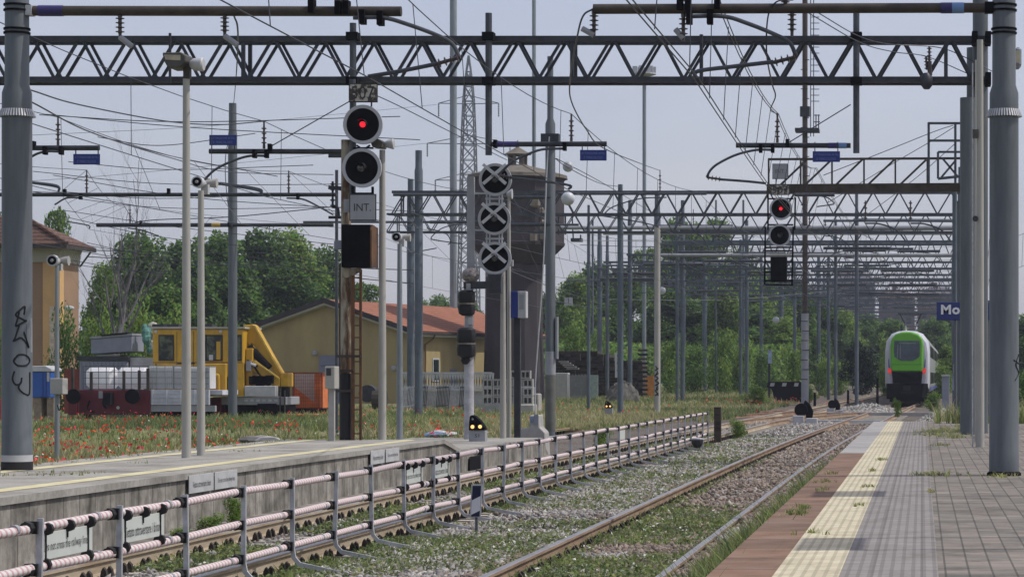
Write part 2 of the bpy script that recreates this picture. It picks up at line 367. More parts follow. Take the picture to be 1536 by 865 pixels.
def npmesh(name, V, Fc, mats, parent=None, mi=None, smooth=False):
    me = bpy.data.meshes.new(name); V = np.asarray(V, np.float32); Fc = np.asarray(Fc, np.int32); k = Fc.shape[1]
    me.vertices.add(len(V)); me.vertices.foreach_set('co', V.ravel())
    me.loops.add(Fc.size); me.loops.foreach_set('vertex_index', Fc.ravel())
    me.polygons.add(len(Fc)); me.polygons.foreach_set('loop_start', np.arange(0, Fc.size, k, dtype=np.int32)); me.polygons.foreach_set('loop_total', np.full(len(Fc), k, np.int32))
    for m in (mats if isinstance(mats, (list, tuple)) else [mats]): me.materials.append(m)
    if mi is not None: me.polygons.foreach_set('material_index', np.asarray(mi, np.int32))
    me.update(calc_edges=True); me.validate()
    o = bpy.data.objects.new(name, me); C.objects.link(o)
    if parent is not None: o.parent = parent
    return o
def text_fit(body, c, ax, ay, w, h, mat, parent, name='lettering', th=.004, local=False, bold=0.):
    cu = bpy.data.curves.new('t', 'FONT'); cu.body = body; cu.resolution_u = 2; cu.offset = bold
    ob = bpy.data.objects.new('t', cu); C.objects.link(ob)
    me = bpy.data.meshes.new_from_object(ob); bpy.data.objects.remove(ob); bpy.data.curves.remove(cu)
    vs = [v.co.copy() for v in me.vertices]; fs = [tuple(p.vertices) for p in me.polygons]; bpy.data.meshes.remove(me)
    x0 = min(v.x for v in vs); x1 = max(v.x for v in vs); y0 = min(v.y for v in vs); y1 = max(v.y for v in vs)
    c = Vector(c); ax = Vector(ax).normalized(); ay = Vector(ay).normalized(); nrm = ax.cross(ay)
    mb = MB(); n = len(vs)
    f = [c+ax*((v.x-(x0+x1)/2)/(x1-x0)*w)+ay*((v.y-(y0+y1)/2)/(y1-y0)*h)+nrm*th for v in vs]
    mb.add(f, fs)
    return obj(name, mb, mat, parent, local=local, recalc=False)
def dup(o, loc, rotz=0., scale=None, label=None, group=None):
    r = o.copy(); C.objects.link(r); r.location = loc; r.rotation_euler = (0, 0, rotz)
    if scale: r.scale = scale
    if label: r['label'] = label
    if group: r['group'] = group
    for ch in list(o.children):
        c = ch.copy(); C.objects.link(c); c.parent = r
        for g in ch.children:
            d = g.copy(); C.objects.link(d); d.parent = c
    return r
NGRID = {}
def vnoise(x, y, s, seed=0):
    if seed not in NGRID: NGRID[seed] = np.random.default_rng(seed+99).random((128, 128))
    g = NGRID[seed]; x = x/s; y = y/s; xi = np.floor(x).astype(int); yi = np.floor(y).astype(int); fx = x-xi; fy = y-yi
    fx = fx*fx*(3-2*fx); fy = fy*fy*(3-2*fy); G = lambda a, b: g[a % 128, b % 128]
    return (G(xi, yi)*(1-fx)+G(xi+1, yi)*fx)*(1-fy)+(G(xi, yi+1)*(1-fx)+G(xi+1, yi+1)*fx)*fy
DR = np.vectorize(drift)

# ------------------------------------------------------------------ camera, light, world
cam = bpy.data.cameras.new('camera'); co = bpy.data.objects.new('camera', cam); C.objects.link(co)
co.location = (0, 0, CAMZ); co.rotation_euler = (math.radians(90), 0, 0)
cam.sensor_width = 36; cam.lens = F/1536*36
cam.shift_x = -(CX-768)/1536; cam.shift_y = (CY-432.5)/1536
cam.clip_end = 6000; cam.clip_start = .5; scene.camera = co
ELEV = math.radians(56); AZ = math.radians(84)     # azimuth from +Y towards +X
sd = Vector((math.sin(AZ)*math.cos(ELEV), math.cos(AZ)*math.cos(ELEV), math.sin(ELEV)))
sl = bpy.data.lights.new('sun', 'SUN'); sl.energy = 2.85; sl.angle = math.radians(.6); sl.color = (1, .955, .88)
so = bpy.data.objects.new('sun', sl); C.objects.link(so); so.rotation_euler = sd.to_track_quat('Z', 'Y').to_euler(); so.location = (40, 0, 60)
w = bpy.data.worlds.new('World'); scene.world = w; w.use_nodes = True
nt = w.node_tree; bg = nt.nodes['Background']; sky = nt.nodes.new('ShaderNodeTexSky'); sky.sky_type = 'NISHITA'; sky.sun_disc = False
sky.sun_elevation = ELEV; sky.sun_rotation = AZ; sky.air_density = 1.0; sky.dust_density = 3.0; sky.ozone_density = 3.0; sky.altitude = 100
tint = nt.nodes.new('ShaderNodeMixRGB'); tint.blend_type = 'MULTIPLY'; tint.inputs[0].default_value = 1; tint.inputs[2].default_value = (1.10, 1.0, .98, 1)
nt.links.new(sky.outputs[0], tint.inputs[1]); veil = nt.nodes.new('ShaderNodeMixRGB'); veil.inputs[0].default_value = .6; veil.inputs[2].default_value = (3.48, 3.60, 4.22, 1)   # a high thin haze evens the sky out
cn = nt.nodes.new('ShaderNodeTexNoise'); cn.inputs['Scale'].default_value = 7; cn.inputs['Detail'].default_value = 5; ctc = nt.nodes.new('ShaderNodeTexCoord'); cmp_ = nt.nodes.new('ShaderNodeMapping'); cmp_.inputs['Scale'].default_value = (1, 1, 3.5); nt.links.new(ctc.outputs['Generated'], cmp_.inputs[0]); nt.links.new(cmp_.outputs[0], cn.inputs['Vector'])
ccr = nt.nodes.new('ShaderNodeValToRGB'); ccr.color_ramp.elements[0].position = .35; ccr.color_ramp.elements[1].position = .68; ccr.color_ramp.elements[0].color = (.95, .96, .985, 1); ccr.color_ramp.elements[1].color = (1.06, 1.045, 1.03, 1); nt.links.new(cn.outputs['Fac'], ccr.inputs[0])
cml = nt.nodes.new('ShaderNodeMixRGB'); cml.blend_type = 'MULTIPLY'; cml.inputs[0].default_value = 1
nt.links.new(tint.outputs[0], veil.inputs[1]); nt.links.new(veil.outputs[0], cml.inputs[1]); nt.links.new(ccr.outputs[0], cml.inputs[2]); nt.links.new(cml.outputs[0], bg.inputs[0]); bg.inputs[1].default_value = .15
scene.view_settings.view_transform = 'Standard'; scene.view_settings.look = 'None'; scene.view_settings.gamma = 1; scene.view_settings.exposure = .14
scene.render.engine = 'CYCLES'
scene.cycles.max_bounces = 6; scene.cycles.volume_bounces = 0; scene.cycles.use_denoising = True

# ================================================================== SETTING
def strip(name, xs, ys, z, mat, zfun=None, dr=False):
    """a sheet spanned by a grid of xs x ys"""
    mb = MB(); nx = len(xs)
    for y in ys:
        d = drift(y) if dr else 0
        for x in xs: mb.v.append((x+d, y, zfun(x, y) if zfun else z))
    for j in range(len(ys)-1):
        for i in range(nx-1):
            mb.f.append((j*nx+i, j*nx+i+1, (j+1)*nx+i+1, (j+1)*nx+i)); mb.m.append(0)
    return struct(name, mb, mat, recalc=False)
_nz = lambda x, y, s, k: float(vnoise(np.array([x+500.]), np.array([y+500.]), s, k)[0])
strip('ground', [-1500, -300, 300, 1500], [-300, 0, 400, 3200], -.55, GRND)
strip('meadow_ground', list(np.linspace(-130, -11.7, 60)), list(np.linspace(22, 130, 60))+list(np.linspace(134, 420, 45)), 0, GRND,
      lambda x, y: groundz(x, y)+.10*(_nz(x, y, 5, 1)-.5)*(1 if x < -13 else 0)-.02)
strip('ballast_bed', list(np.arange(-11.7, 9.1, .26)), list(np.arange(12, 75, .5))+list(np.arange(75, 420, 3)), 0, BALL,
      lambda x, y: (-.185+.13*sstep(-2.2, -2.05, x)*sstep(-1.3, -1.4, x)*sstep(75, 55, y)+.07*(_nz(x, y, .9, 2)-.5)+(.05*sstep(-3.6, -4.6, x)*sstep(-5.7, -4.8, x)) if x < 1.5+drift(y) or y > 110 else -.14+.2*_nz(x, y, 4, 3)) + (.62*sstep(115, 270, y)*sstep(-9.5, -11.7, x)))
strip('lineside_ground', list(np.linspace(9.0, 90, 20)), list(np.linspace(12, 420, 40)), 0, GRND, lambda x, y: -.05+.3*(_nz(x, y, 6, 4)-.5))
# right-hand platform: body plus sheets laid side by side
PZ = .5
pb = MB(); pb.prism([(-1.27, -.5), (-1.27, PZ-.09), (-1.30, PZ-.09), (-1.30, PZ-.004), (8, PZ-.004), (8, -.5)], 5, 69.3)
struct('near_platform', pb, SHAD)
def sheet(name, x0, x1, y0, y1, mat, z=PZ): return struct(name, MB().add([(x0, y0, z), (x1, y0, z), (x1, y1, z), (x0, y1, z)], [(0, 1, 2, 3)]), mat, recalc=False)
sheet('platform_edge_slabs_brown', -1.30, -.90, 5, 40.5, EDGEB)
sheet('platform_edge_slabs_grey', -1.30, -.90, 40.5, 69.3, EDGEG)
sheet('yellow_tactile_strip', -.90, -.50, 5, 69.3, TACTY, PZ+.004)
sheet('grey_tactile_strip', -.50, .10, 5, 69.3, TACTG, PZ+.002)
sheet('platform_paving', .10, 8, 5, 69.3, PAVER)
# island platform on the left, with its ramp and the lower stretch behind it
LZ = .56
XE, XW = -8.7, -11.62
ip = MB()
prof = [(12, LZ), (46.6, LZ), (48.3, .33), (58.6, .31), (60.4, -.3), (60.4, -.6), (12, -.6)]
ip.prism(prof, XE, XW, axis='x')
struct('island_platform', ip, PWALL)
ic = MB()
for (ya, za), (yb, zb) in zip(prof[:3], prof[1:4]):
    ic.add([(XE+.035, ya, za+.005), (XE+.035, yb, zb+.005), (XW-.02, yb, zb+.005), (XW-.02, ya, za+.005)], [(0, 1, 2, 3)])
    ic.add([(XE+.035, ya, za+.005), (XE+.035, yb, zb+.005), (XE+.035, yb, zb-.07), (XE+.035, ya, za-.07)], [(0, 1, 2, 3)])
    ic.add([(XE+.035, ya, za-.07), (XE+.035, yb, zb-.07), (XE, yb, zb-.07), (XE, ya, za-.07)], [(0, 1, 2, 3)])
struct('island_platform_top', ic, PTOP)
for xa in (XE-.50, XW+.62):
    sheet('island_yellow_line', xa-.13, xa+.13, 12, 46.4, YSTR, LZ+.009)
ledge = MB().box(XE, XE+.30, 12, 60, -.55, -.10); struct('platform_foot_ledge', ledge, PWALL)
struct('platform_step_ledge', MB().prism([(12, -.5), (26.6, -.5), (27.6, .2), (27.6, .262), (12, .262)], XE+.003, XE+.24, 'x'), PWALL)

# ------------------------------------------------------------------ tracks
RAILP = [(-.07, -.165), (.07, -.165), (.07, -.15), (.012, -.13), (.012, -.045), (.036, -.032), (.036, -.006), (.028, 0), (-.028, 0), (-.036, -.006), (-.036, -.032), (-.012, -.045), (-.012, -.13), (-.07, -.15)]
def rail_mb(xf, ys, zf=lambda y: 0.):
    mb = MB(); n = len(RAILP)
    for y in ys:
        for a, b in RAILP: mb.v.append((xf(y)+a, y, b+zf(y)))
    for j in range(len(ys)-1):
        for i in range(n):
            mb.f.append((j*n+i, j*n+(i+1) % n, (j+1)*n+(i+1) % n, (j+1)*n+i)); mb.m.append(1 if i in (6, 7, 8) else 0)
    return mb
def track(label, xc, ys, top=RAILT, sl0=14, sl1=140, zf=lambda y: 0., side=RAILS, slm=SLEEP):
    t = thing('railway_track', label, 'railway track', (xc(ys[0]), ys[0], 0))
    for s in (-.7525, .7525): obj('rail', rail_mb(lambda y: xc(y)+s, ys, zf), [side, top], t)
    sm = MB(); fm = MB(); y = sl0+.3
    while y < sl1:
        x = xc(y); z = zf(y)
        sm.box(x-1.2, x+1.2, y-.13, y+.13, -.33+z, -.168+z)
        if y < 85:
            for s in (-.7525, .7525):
                for d in (-.115, .115):
                    for e in (-.085, .085):
                        zz = z-.168; fm.prism([(x+s+d-.035, zz), (x+s+d+.035, zz), (x+s+d+.022, zz+.075), (x+s+d-.004, zz+.105), (x+s+d-.022, zz+.07)], y+e-.028, y+e+.028)
        y += .6
    tag(obj('sleepers', sm, slm, t), kind='stuff')
    if fm.v: tag(obj('rail_fastenings', fm, FAST, t), kind='stuff')
    return t
YS = [10, 25, 36]+list(range(40, 110, 4))+list(range(110, 420, 12))
track('main railway track beside the near platform, its rails polished on top', lambda y: -3.0+drift(y), YS)
track('railway track between the red and white barrier and the island platform', lambda y: -6.95+drift(y)*.75, YS, side=RAILS2)
track('overgrown siding rails running through the poppies behind the island platform', lambda y: -12.9+.8*sstep(80, 120, y)+drift(y)*.5, [20]+list(range(30, 150, 5))+[200, 300], RAILO, 20, 100)
track('rusty siding at the far side of the poppy strip, nearest the work train', lambda y: -16.85+2.3*sstep(75, 130, y)+drift(y)*.4, [20]+list(range(30, 150, 5))+[200, 300], RAILO, 20, 100)
def xo(y):
    t = sstep(96, 150, y); return (-6.95+drift(y)*.75)*(1-t)+(-3.0+drift(y))*t
t = thing('railway_switch', 'pair of curved rails of the switch crossing over towards the near track', 'railway switch', (xo(96), 96, 0))
for s in (-.7525, .7525): obj('rail', rail_mb(lambda y: xo(y)+s+.0, list(range(96, 154, 3)), lambda y: .003), [RAILS, RAILO], t)
def xo2(y):
    t = sstep(92, 140, y); return (-12.3)*(1-t)+(-6.95+drift(y)*.75)*t
t = thing('railway_switch', 'rusty rails of the switch leaving the siding among the weeds', 'railway switch', (xo2(92), 92, 0))
for s in (-.7525, .7525): obj('rail', rail_mb(lambda y: xo2(y)+s, list(range(92, 144, 3)), lambda y: .004), [RAILO, RAILO], t)
lm = MB()
for y in (104, 112, 125):
    lm.box(-6.6+drift(y), -2.0+drift(y), y-.14, y+.14, -.20, -.145)
tag(obj('timber_plank', MB().box(-5.9, -1.7, 103.7, 104.1, -.2, -.05), OFFW), 'pale crossing plank lying across the ballast behind the switch lever', 'plank')
tag(obj('timber_plank', MB().box(-4.6, 1.6, 124, 124.5, -.2, -.02), SHAD), 'grey crossing plank lying across the near track before the train', 'plank')

# ------------------------------------------------------------------ stones, weeds, grass
OCT = np.array([(1, 0, 0), (-1, 0, 0), (0, 1, 0), (0, -1, 0), (0, 0, 1), (0, 0, -1)], float)
OCF = np.array([(0, 2, 4), (2, 1, 4), (1, 3, 4), (3, 0, 4), (2, 0, 5), (1, 2, 5), (3, 1, 5), (0, 3, 5)])
CUB = np.array([(x, y, z) for z in (-.7, .7) for y in (-.75, .75) for x in (-.75, .75)], float)
def stones(name, pts, size, mat, mi=None):
    n = len(pts); ax = RNG.normal(size=(n, 3)); ax /= np.linalg.norm(ax, axis=1)[:, None]; an = RNG.random(n)*6.28
    K = np.zeros((n, 3, 3)); K[:, 0, 1] = -ax[:, 2]; K[:, 0, 2] = ax[:, 1]; K[:, 1, 0] = ax[:, 2]; K[:, 1, 2] = -ax[:, 0]; K[:, 2, 0] = -ax[:, 1]; K[:, 2, 1] = ax[:, 0]
    R = np.eye(3)+np.sin(an)[:, None, None]*K+(1-np.cos(an))[:, None, None]*(K@K)
    base = np.concatenate([OCT*1.15, ])[None]*(.65+.7*RNG.random((n, 6, 1)))*(np.array([1.1, .85, .7])[None, None])
    V = np.einsum('nij,nkj->nki', R, base)*size[:, None, None]+pts[:, None, :]
    Fc = OCF[None]+(np.arange(n)*6)[:, None, None]
    return tag(npmesh(name, V.reshape(-1, 3), Fc.reshape(-1, 3), mat, mi=None if mi is None else np.repeat(mi, 8)), kind='stuff')
def rnd(x0, x1, y0, y1, n, dens=None):
    """random ground points, thinning with distance as 1/y so that they look even in depth"""
    u = RNG.random(n); y = 1/(1/y0+(1/y1-1/y0)*u) if dens is None else y0+(y1-y0)*u**dens
    x = x0+(x1-x0)*RNG.random(n); return x, y
def stone_zone(x0, x1, y0, y1, n, z0, keep):
    x, y = rnd(x0, x1, y0, y1, n); m = keep(x, y); x = x[m]; y = y[m]
    s = (.018+.026*RNG.random(len(x)))*(1+np.clip((y-30)/90, 0, .8))
    return np.stack([x+DR(y), y, z0+.03*RNG.random(len(x))], 1), s
Z = [stone_zone(-5.7, -3.82, 18, 110, 52000, -.155, lambda x, y: RNG.random(len(x)) < .25+.95*np.clip((vnoise(x, y, 1.6, 5)-.35)*3, 0, 1)),
     stone_zone(-3.68, -2.32, 17, 100, 30000, -.17, lambda x, y: RNG.random(len(x)) < .3+.7*np.clip((vnoise(x, y, 1.2, 6)-.3)*3, 0, 1)),
     stone_zone(-2.17, -1.33, 16, 75, 15000, -.055, lambda x, y: RNG.random(len(x)) < .9),
     stone_zone(-7.6, -6.3, 16, 110, 9000, -.19, lambda x, y: RNG.random(len(x)) < .5),
     stone_zone(-8.4, -7.8, 16, 110, 3500, -.18, lambda x, y: RNG.random(len(x)) < .6)]
pts = np.concatenate([a for a, b in Z]); sz = np.concatenate([b for a, b in Z])
br = (vnoise(pts[:, 0]-DR(pts[:, 1]), pts[:, 1], 1.1, 8) > .52)*(np.abs(pts[:, 0]+2.9-DR(pts[:, 1])) < 1.3)
br |= (RNG.random(len(pts)) < .2) | ((np.abs(pts[:, 0]+2.5-DR(pts[:, 1])) < 1.2) & (pts[:, 1] > 30) & (RNG.random(len(pts)) < .75))
tag(stones('ballast_stones', pts, sz, [STONE, STONED], br.astype(int)))
# gravel heaps
def heap(name, label, c, rx, ry, h, n, s):
    a = RNG.random(n)*6.28; r = np.sqrt(RNG.random(n)); x = c[0]+np.cos(a)*r*rx; y = c[1]+np.sin(a)*r*ry; z = c[2]+h*(1-r)**.8*(.7+.6*vnoise(x, y, .6, 9))
    o = stones(name, np.stack([x, y, z], 1), s*(.6+.8*RNG.random(n)), [STONE]); o['kind'] = 'stuff'; return o
heap('gravel_heap', '', (-2.9, 135, -.22), 2.0, 10, .42, 3200, .085)
heap('rubble_heap', '', (.85, 97, -.2), 1.2, 8, .55, 1800, .10)

def blades(name, x, y, z, h, wd, mat, nb=4, lean=.55, mi=None):
    n = len(x); N = n*nb; X = np.repeat(x, nb)+RNG.normal(size=N)*np.repeat(wd, nb)*1.1; Y = np.repeat(y, nb)+RNG.normal(size=N)*np.repeat(wd, nb)*1.1; Zz = np.repeat(z, nb)
    H = np.repeat(h, nb)*(.5+.7*RNG.random(N)); W = np.repeat(wd, nb)*(.6+.6*RNG.random(N))*.5
    a = RNG.random(N)*6.28; l = RNG.random(N)*lean*H; b = RNG.random(N)*6.28
    dx, dy = np.cos(a)*W, np.sin(a)*W; tx, ty = X+np.cos(b)*l, Y+np.sin(b)*l
    mx, my = X+np.cos(b)*l*.3, Y+np.sin(b)*l*.3
    V = np.stack([np.stack([X-dx, Y-dy, Zz], 1), np.stack([X+dx, Y+dy, Zz], 1), np.stack([mx+dx*.9, my+dy*.9, Zz+H*.55], 1), np.stack([mx-dx*.9, my-dy*.9, Zz+H*.55], 1), np.stack([tx, ty, Zz+H], 1)], 1).reshape(-1, 3)
    i = np.arange(N)*5
    Fc = np.concatenate([np.stack([i, i+1, i+2], 1), np.stack([i, i+2, i+3], 1), np.stack([i+3, i+2, i+4], 1)])
    m = None if mi is None else np.tile(np.repeat(mi, nb), 3)
    return tag(npmesh(name, V, Fc, mat, mi=m), kind='stuff')
def leaflets(name, x, y, z, r, h, size, mat, nb=14, mi=None):
    """low leafy weeds: small quads spread over a dome"""
    n = len(x); N = n*nb; a = RNG.random(N)*6.28; q = np.sqrt(RNG.random(N)); R = np.repeat(r, nb)
    X = np.repeat(x, nb)+np.cos(a)*q*R; Y = np.repeat(y, nb)+np.sin(a)*q*R; Z0 = np.repeat(z, nb)+np.repeat(h, nb)*RNG.random(N)*(1-.6*q)
    return quads(name, np.stack([X, Y, Z0], 1), np.repeat(size, nb)*(.6+.7*RNG.random(N)), mat, up=.6, mi=None if mi is None else np.repeat(mi, nb))
def quad_geo(pts, s, up=.0, aspect=.62):
    N = len(pts); nrm = RNG.normal(size=(N, 3)); nrm[:, 2] = np.abs(nrm[:, 2])+up; nrm /= np.linalg.norm(nrm, axis=1)[:, None]
    t = RNG.normal(size=(N, 3)); t -= nrm*(t*nrm).sum(1)[:, None]; t /= np.linalg.norm(t, axis=1)[:, None]; b = np.cross(nrm, t)
    s = s[:, None]; V = np.stack([pts-t*s, pts+b*s*aspect, pts+t*s, pts-b*s*aspect], 1).reshape(-1, 3)
    return V, np.arange(N*4).reshape(-1, 4)
def quads(name, pts, s, mat, up=0., mi=None, parent=None):
    V, Fc = quad_geo(pts, s, up); return tag(npmesh(name, V, Fc, mat, parent=parent, mi=mi), kind='stuff')
def thin(x, y, m): return x[m], y[m]
# weeds in the ballast
def weeds_zone(x0, x1, y0, y1, n, thr, sc, seed, k=4):
    x, y = rnd(x0, x1, y0, y1, n); m = vnoise(x, y, sc, seed)+.25*vnoise(x, y, sc*.3, seed+1)+.08*(RNG.random(n)-.5) > thr; return thin(x, y, m)
WZ = [weeds_zone(-5.75, -3.8, 17, 80, 21000, .50, 1.5, 11), weeds_zone(-3.70, -3.52, 16.5, 60, 1600, .42, 1.3, 27), weeds_zone(-3.72, -2.3, 16.5, 36, 8000, .55, 1.6, 13), weeds_zone(-2.2, -1.32, 15, 34, 4200, .36, 1.2, 15),
      weeds_zone(-7.6, -6.3, 15, 85, 4600, .50, 1.5, 17), weeds_zone(-6.1, -5.6, 16, 70, 2300, .50, 1.2, 19), weeds_zone(-8.4, -7.8, 15, 60, 1700, .58, 1.0, 21)]
x = np.concatenate([a for a, b in WZ]); y = np.concatenate([b for a, b in WZ]); n = len(x)
sel = RNG.random(n) < .22
blades('trackside_grass', (x+DR(y))[sel], y[sel], np.full(sel.sum(), -.2), .06+.10*RNG.random(sel.sum()), .008+.009*RNG.random(sel.sum())+y[sel]*.00016, [GRASS, WEED], 7, .9, mi=(RNG.random(sel.sum()) < .45).astype(int))
ns = ~sel
leaflets('trackside_weeds', (x+DR(y))[ns], y[ns], np.full(ns.sum(), -.17), .06+.10*RNG.random(ns.sum()), .03+.09*RNG.random(ns.sum()), .012+.012*RNG.random(ns.sum())+y[ns]*.00016, [WEED, GRASS, FLOWER], 20, mi=np.where(RNG.random(ns.sum()) < .03, 2, (RNG.random(ns.sum()) < .25).astype(int)))
# dense weeds along the platform edge and tufts in its joints
x, y = rnd(-2.1, -1.30, 15, 44, 4200); m = vnoise(x, y, 1.3, 23)+.55*(x+1.6) > .40; x, y = thin(x, y, m); blades('edge_grass', x, y, np.full(len(x), -.06), (.10+.48*RNG.random(len(x)))*np.clip((x+2.15)/.75, .12, 1), .012+.010*RNG.random(len(x)), [GRASS, WEED], 7, .9, mi=(RNG.random(len(x)) < .5).astype(int))
tufts = []
for (px, py, k, s) in ((1196, 770, 26, .05), (1205, 762, 16, .05), (1320, 690, 14, .05), (1300, 730, 8, .03), (1245, 710, 10, .05), (1400, 712, 26, .09), (1385, 712, 12, .05), (1500, 715, 18, .10), (1290, 758, 6, .03), (1310, 707, 8, .04),
                       (1395, 648, 60, .18), (1420, 645, 80, .22), (1440, 648, 60, .2), (1404, 652, 50, .2), (1430, 655, 60, .2), (1452, 640, 60, .2), (1410, 668, 14, .1), (1215, 800, 6, .05), (1392, 738, 6, .04), (1440, 712, 10, .15), (1240, 722, 10, .06), (1233, 735, 8, .05)):
    Y = 1.2*F/(py-CY); X = GX(px, Y)
    for _ in range(k): tufts.append((X+random.gauss(0, s), Y+random.gauss(0, s*3), .015+s*.25*random.random()))
tf = np.array(tufts); blades('paving_tufts', tf[:, 0], tf[:, 1], np.full(len(tf), PZ), .02+tf[:, 2]*1.2, .006+.008*RNG.random(len(tf)), [GRASS, GRASSY], 6, 1.3, mi=(RNG.random(len(tf)) < .4).astype(int))
x, y = rnd(.2, 3.5, 66, 110, 2600); gz = np.where(y < 69.3, PZ, -.1); m = (y > 69.5) | (vnoise(x, y, 1.5, 31) > .5)
blades('rough_grass_beyond_platform', (x+DR(y)*.6)[m], y[m], gz[m], .25+.45*RNG.random(m.sum()), .02+.02*RNG.random(m.sum()), [GRASS, GRASSY], 6, .7, mi=(RNG.random(m.sum()) < .5).astype(int))
# tufts on the island platform
x, y = rnd(XW-.1, XE-.3, 20, 47, 2600); m = (np.abs(x-XW-.15) < .2)+(vnoise(x, y, 1.3, 33) > .72)*(np.abs(x+10.15) < .5)*1 > 0; x, y = thin(x, y, m)
blades('island_platform_tufts', x, y, np.full(len(x), LZ), .02+.045*RNG.random(len(x)), .007+.008*RNG.random(len(x)), [GRASS, GRASSY], 4, .9, mi=(RNG.random(len(x)) < .5).astype(int))
# the meadow
def field(n, x0, x1, y0, y1, pw=None):
    x, y = rnd(0, 1, y0, y1, n, pw); x = x0*(1-x)+x1*x; return x, y
x1, y1 = field(26000, -46, -11.8, 24, 130); x2, y2 = field(12000, -30, -8.0, 85, 240)
x = np.concatenate([x1, x2]); y = np.concatenate([y1, y2]); n = len(x)
m = (RNG.random(n) < .45+.9*vnoise(x, y, 4, 41)) & ~((x > -10+drift(100)*.6) & (y < 100)); x, y = thin(x, y, m); n = len(x)
gz = np.array([groundz(a, b) for a, b in zip(x, y)])-.04
dry = vnoise(x, y, 7, 43)+.4*(RNG.random(n)-.5)
hh = (.10+.17*RNG.random(n))*(1+.5*vnoise(x, y, 3, 44))
blades('meadow_grass', x, y, gz, hh, .009+.008*RNG.random(n)+y*.00018, [GRASS, GRASSY, WEED], 8, .8, mi=np.where(dry > .52, 1, np.where(dry < .32, 2, 0)))
n = 17000
x, y = field(n, -44, -11.9, 26, 150); m = vnoise(x, y, 3.0, 47)+.35*vnoise(x, y, .9, 48)-.004*np.clip(y-70, 0, 80) > .78; x, y = thin(x, y, m); n = len(x)
gz = np.array([groundz(a, b) for a, b in zip(x, y)])
quads('poppy_flowers', np.stack([x, y, gz+.16+.24*RNG.random(n)], 1), .026+.022*RNG.random(n)+y*.00016, [POPPY], .2)
n = 1500; x, y = field(n, -44, -12, 28, 130); gz = np.array([groundz(a, b) for a, b in zip(x, y)])
quads('white_meadow_flowers', np.stack([x, y, gz+.15+.2*RNG.random(n)], 1), .02+.02*RNG.random(n), [FLOWER], .5)
# red poppies in the far weeds beside the buffer stop
n = 160; x = -9.5+3*RNG.normal(size=n); y = 150+12*RNG.normal(size=n)
quads('far_poppies', np.stack([x, y, np.array([groundz(a, b) for a, b in zip(x, y)])+.25+.15*RNG.random(n)], 1), .04+.02*RNG.random(n), [POPPY], .2)

# ================================================================== RED AND WHITE BARRIER
FX = -5.85; U0 = 1/1326.; DU = 7.62e-5
posts = [5.85*F*(U0+DU*i) for i in range(-1, 32)]
bar = thing('track_barrier', 'long low barrier of three red and white striped tubes clamped along the rail', 'barrier', (FX, posts[0], 0))
def _rw(nt, b, g, sp):
    f = math_(nt, 'FRACT', math_(nt, 'DIVIDE', math_(nt, 'ADD', math_(nt, 'ADD', sp.outputs['Y'], math_(nt, 'MULTIPLY', sp.outputs['Z'], .35)), math_(nt, 'MULTIPLY', sp.outputs['X'], .35)), .092))
    t = ramp(nt, f, [(.0, (.42, .20, .20)), (.30, (.47, .25, .25)), (.40, (.60, .57, .57)), (.92, (.60, .57, .57)), (1., (.42, .20, .20))])
    n = noise(nt, g.outputs['Position'], 1.4, 4); nt.links.new(mix(nt, math_(nt, 'MULTIPLY', n, .42), t, (.56, .50, .49)), b.inputs['Base Color']); b.inputs['Roughness'].default_value = .5
RW = world_mat('red_white_tape', _rw)
HZ = (.13, .425, .705)
for k, h in enumerate(HZ):
    mb = MB(); jn = MB()
    pts = [(FX-.045+random.uniform(-.006, .006), posts[0]-2, h)]+[(FX-.045+random.uniform(-.01, .01), yy, h+random.uniform(-.012, .012)) for yy in posts]
    mb.poly(pts, .032, 10); obj('rail_tube', mb, RW, bar, smooth=True)
    for yy in posts:
        y0 = yy-random.uniform(.28, .42); jn.poly([(FX-.045, y0, h), (FX-.045, y0+.05, h)], .036, 10)
    tag(obj('tube_joints', jn, GREYP, bar, smooth=True), kind='stuff')
for i, yy in enumerate(posts):
    t = random.uniform(-.02, .02); mb = MB()
    # a flat steel bar: upright, then bent into a foot that runs down to the ballast
    path = [(FX+t, .765), (FX, .10), (FX+.015, .02), (FX+.07, -.04), (FX+.42, -.115), (FX+.82, -.165)]
    if i >= len(posts)-3: path = path[:2]+[(FX, -.2)]
    w = .030; pv_ = [Vector((a, 0, b)) for a, b in path]; ring = []
    for j, p in enumerate(pv_):
        d = (pv_[min(j+1, len(pv_)-1)]-pv_[max(j-1, 0)]).normalized(); nrm = Vector((d.z, 0, -d.x))*.020
        ring += [(p.x+o*nrm.x, yy+q*w/2, p.z+o*nrm.z) for o, q in ((-1, -1), (1, -1), (1, 1), (-1, 1))]
    mb.add(ring, [(j*4+k, j*4+(k+1) % 4, j*4+4+(k+1) % 4, j*4+4+k) for j in range(len(pv_)-1) for k in range(4)]+[(0, 1, 2, 3), tuple(len(ring)-4+k for k in (3, 2, 1, 0))])
    po = obj('barrier_post', mb, LSTEEL, bar)
    cb = MB()
    for h in HZ:
        cb.cbox((FX-.035, yy-.012, h), .085, .06, .082); cb.poly([(FX-.045, yy-.11, h), (FX-.045, yy+.03, h)], .043, 8)
    obj('clamps', cb, RUBBER, po)
wp = P(1077, 610, 73.6); obj_w = obj('timber_stake', MB().box(wp.x-.10, wp.x+.10, 73.4, 73.6, -.25, wp.z), OLDWOOD, bevel=.01); tag(obj_w, 'weathered wooden stake closing the far end of the striped barrier', 'stake')
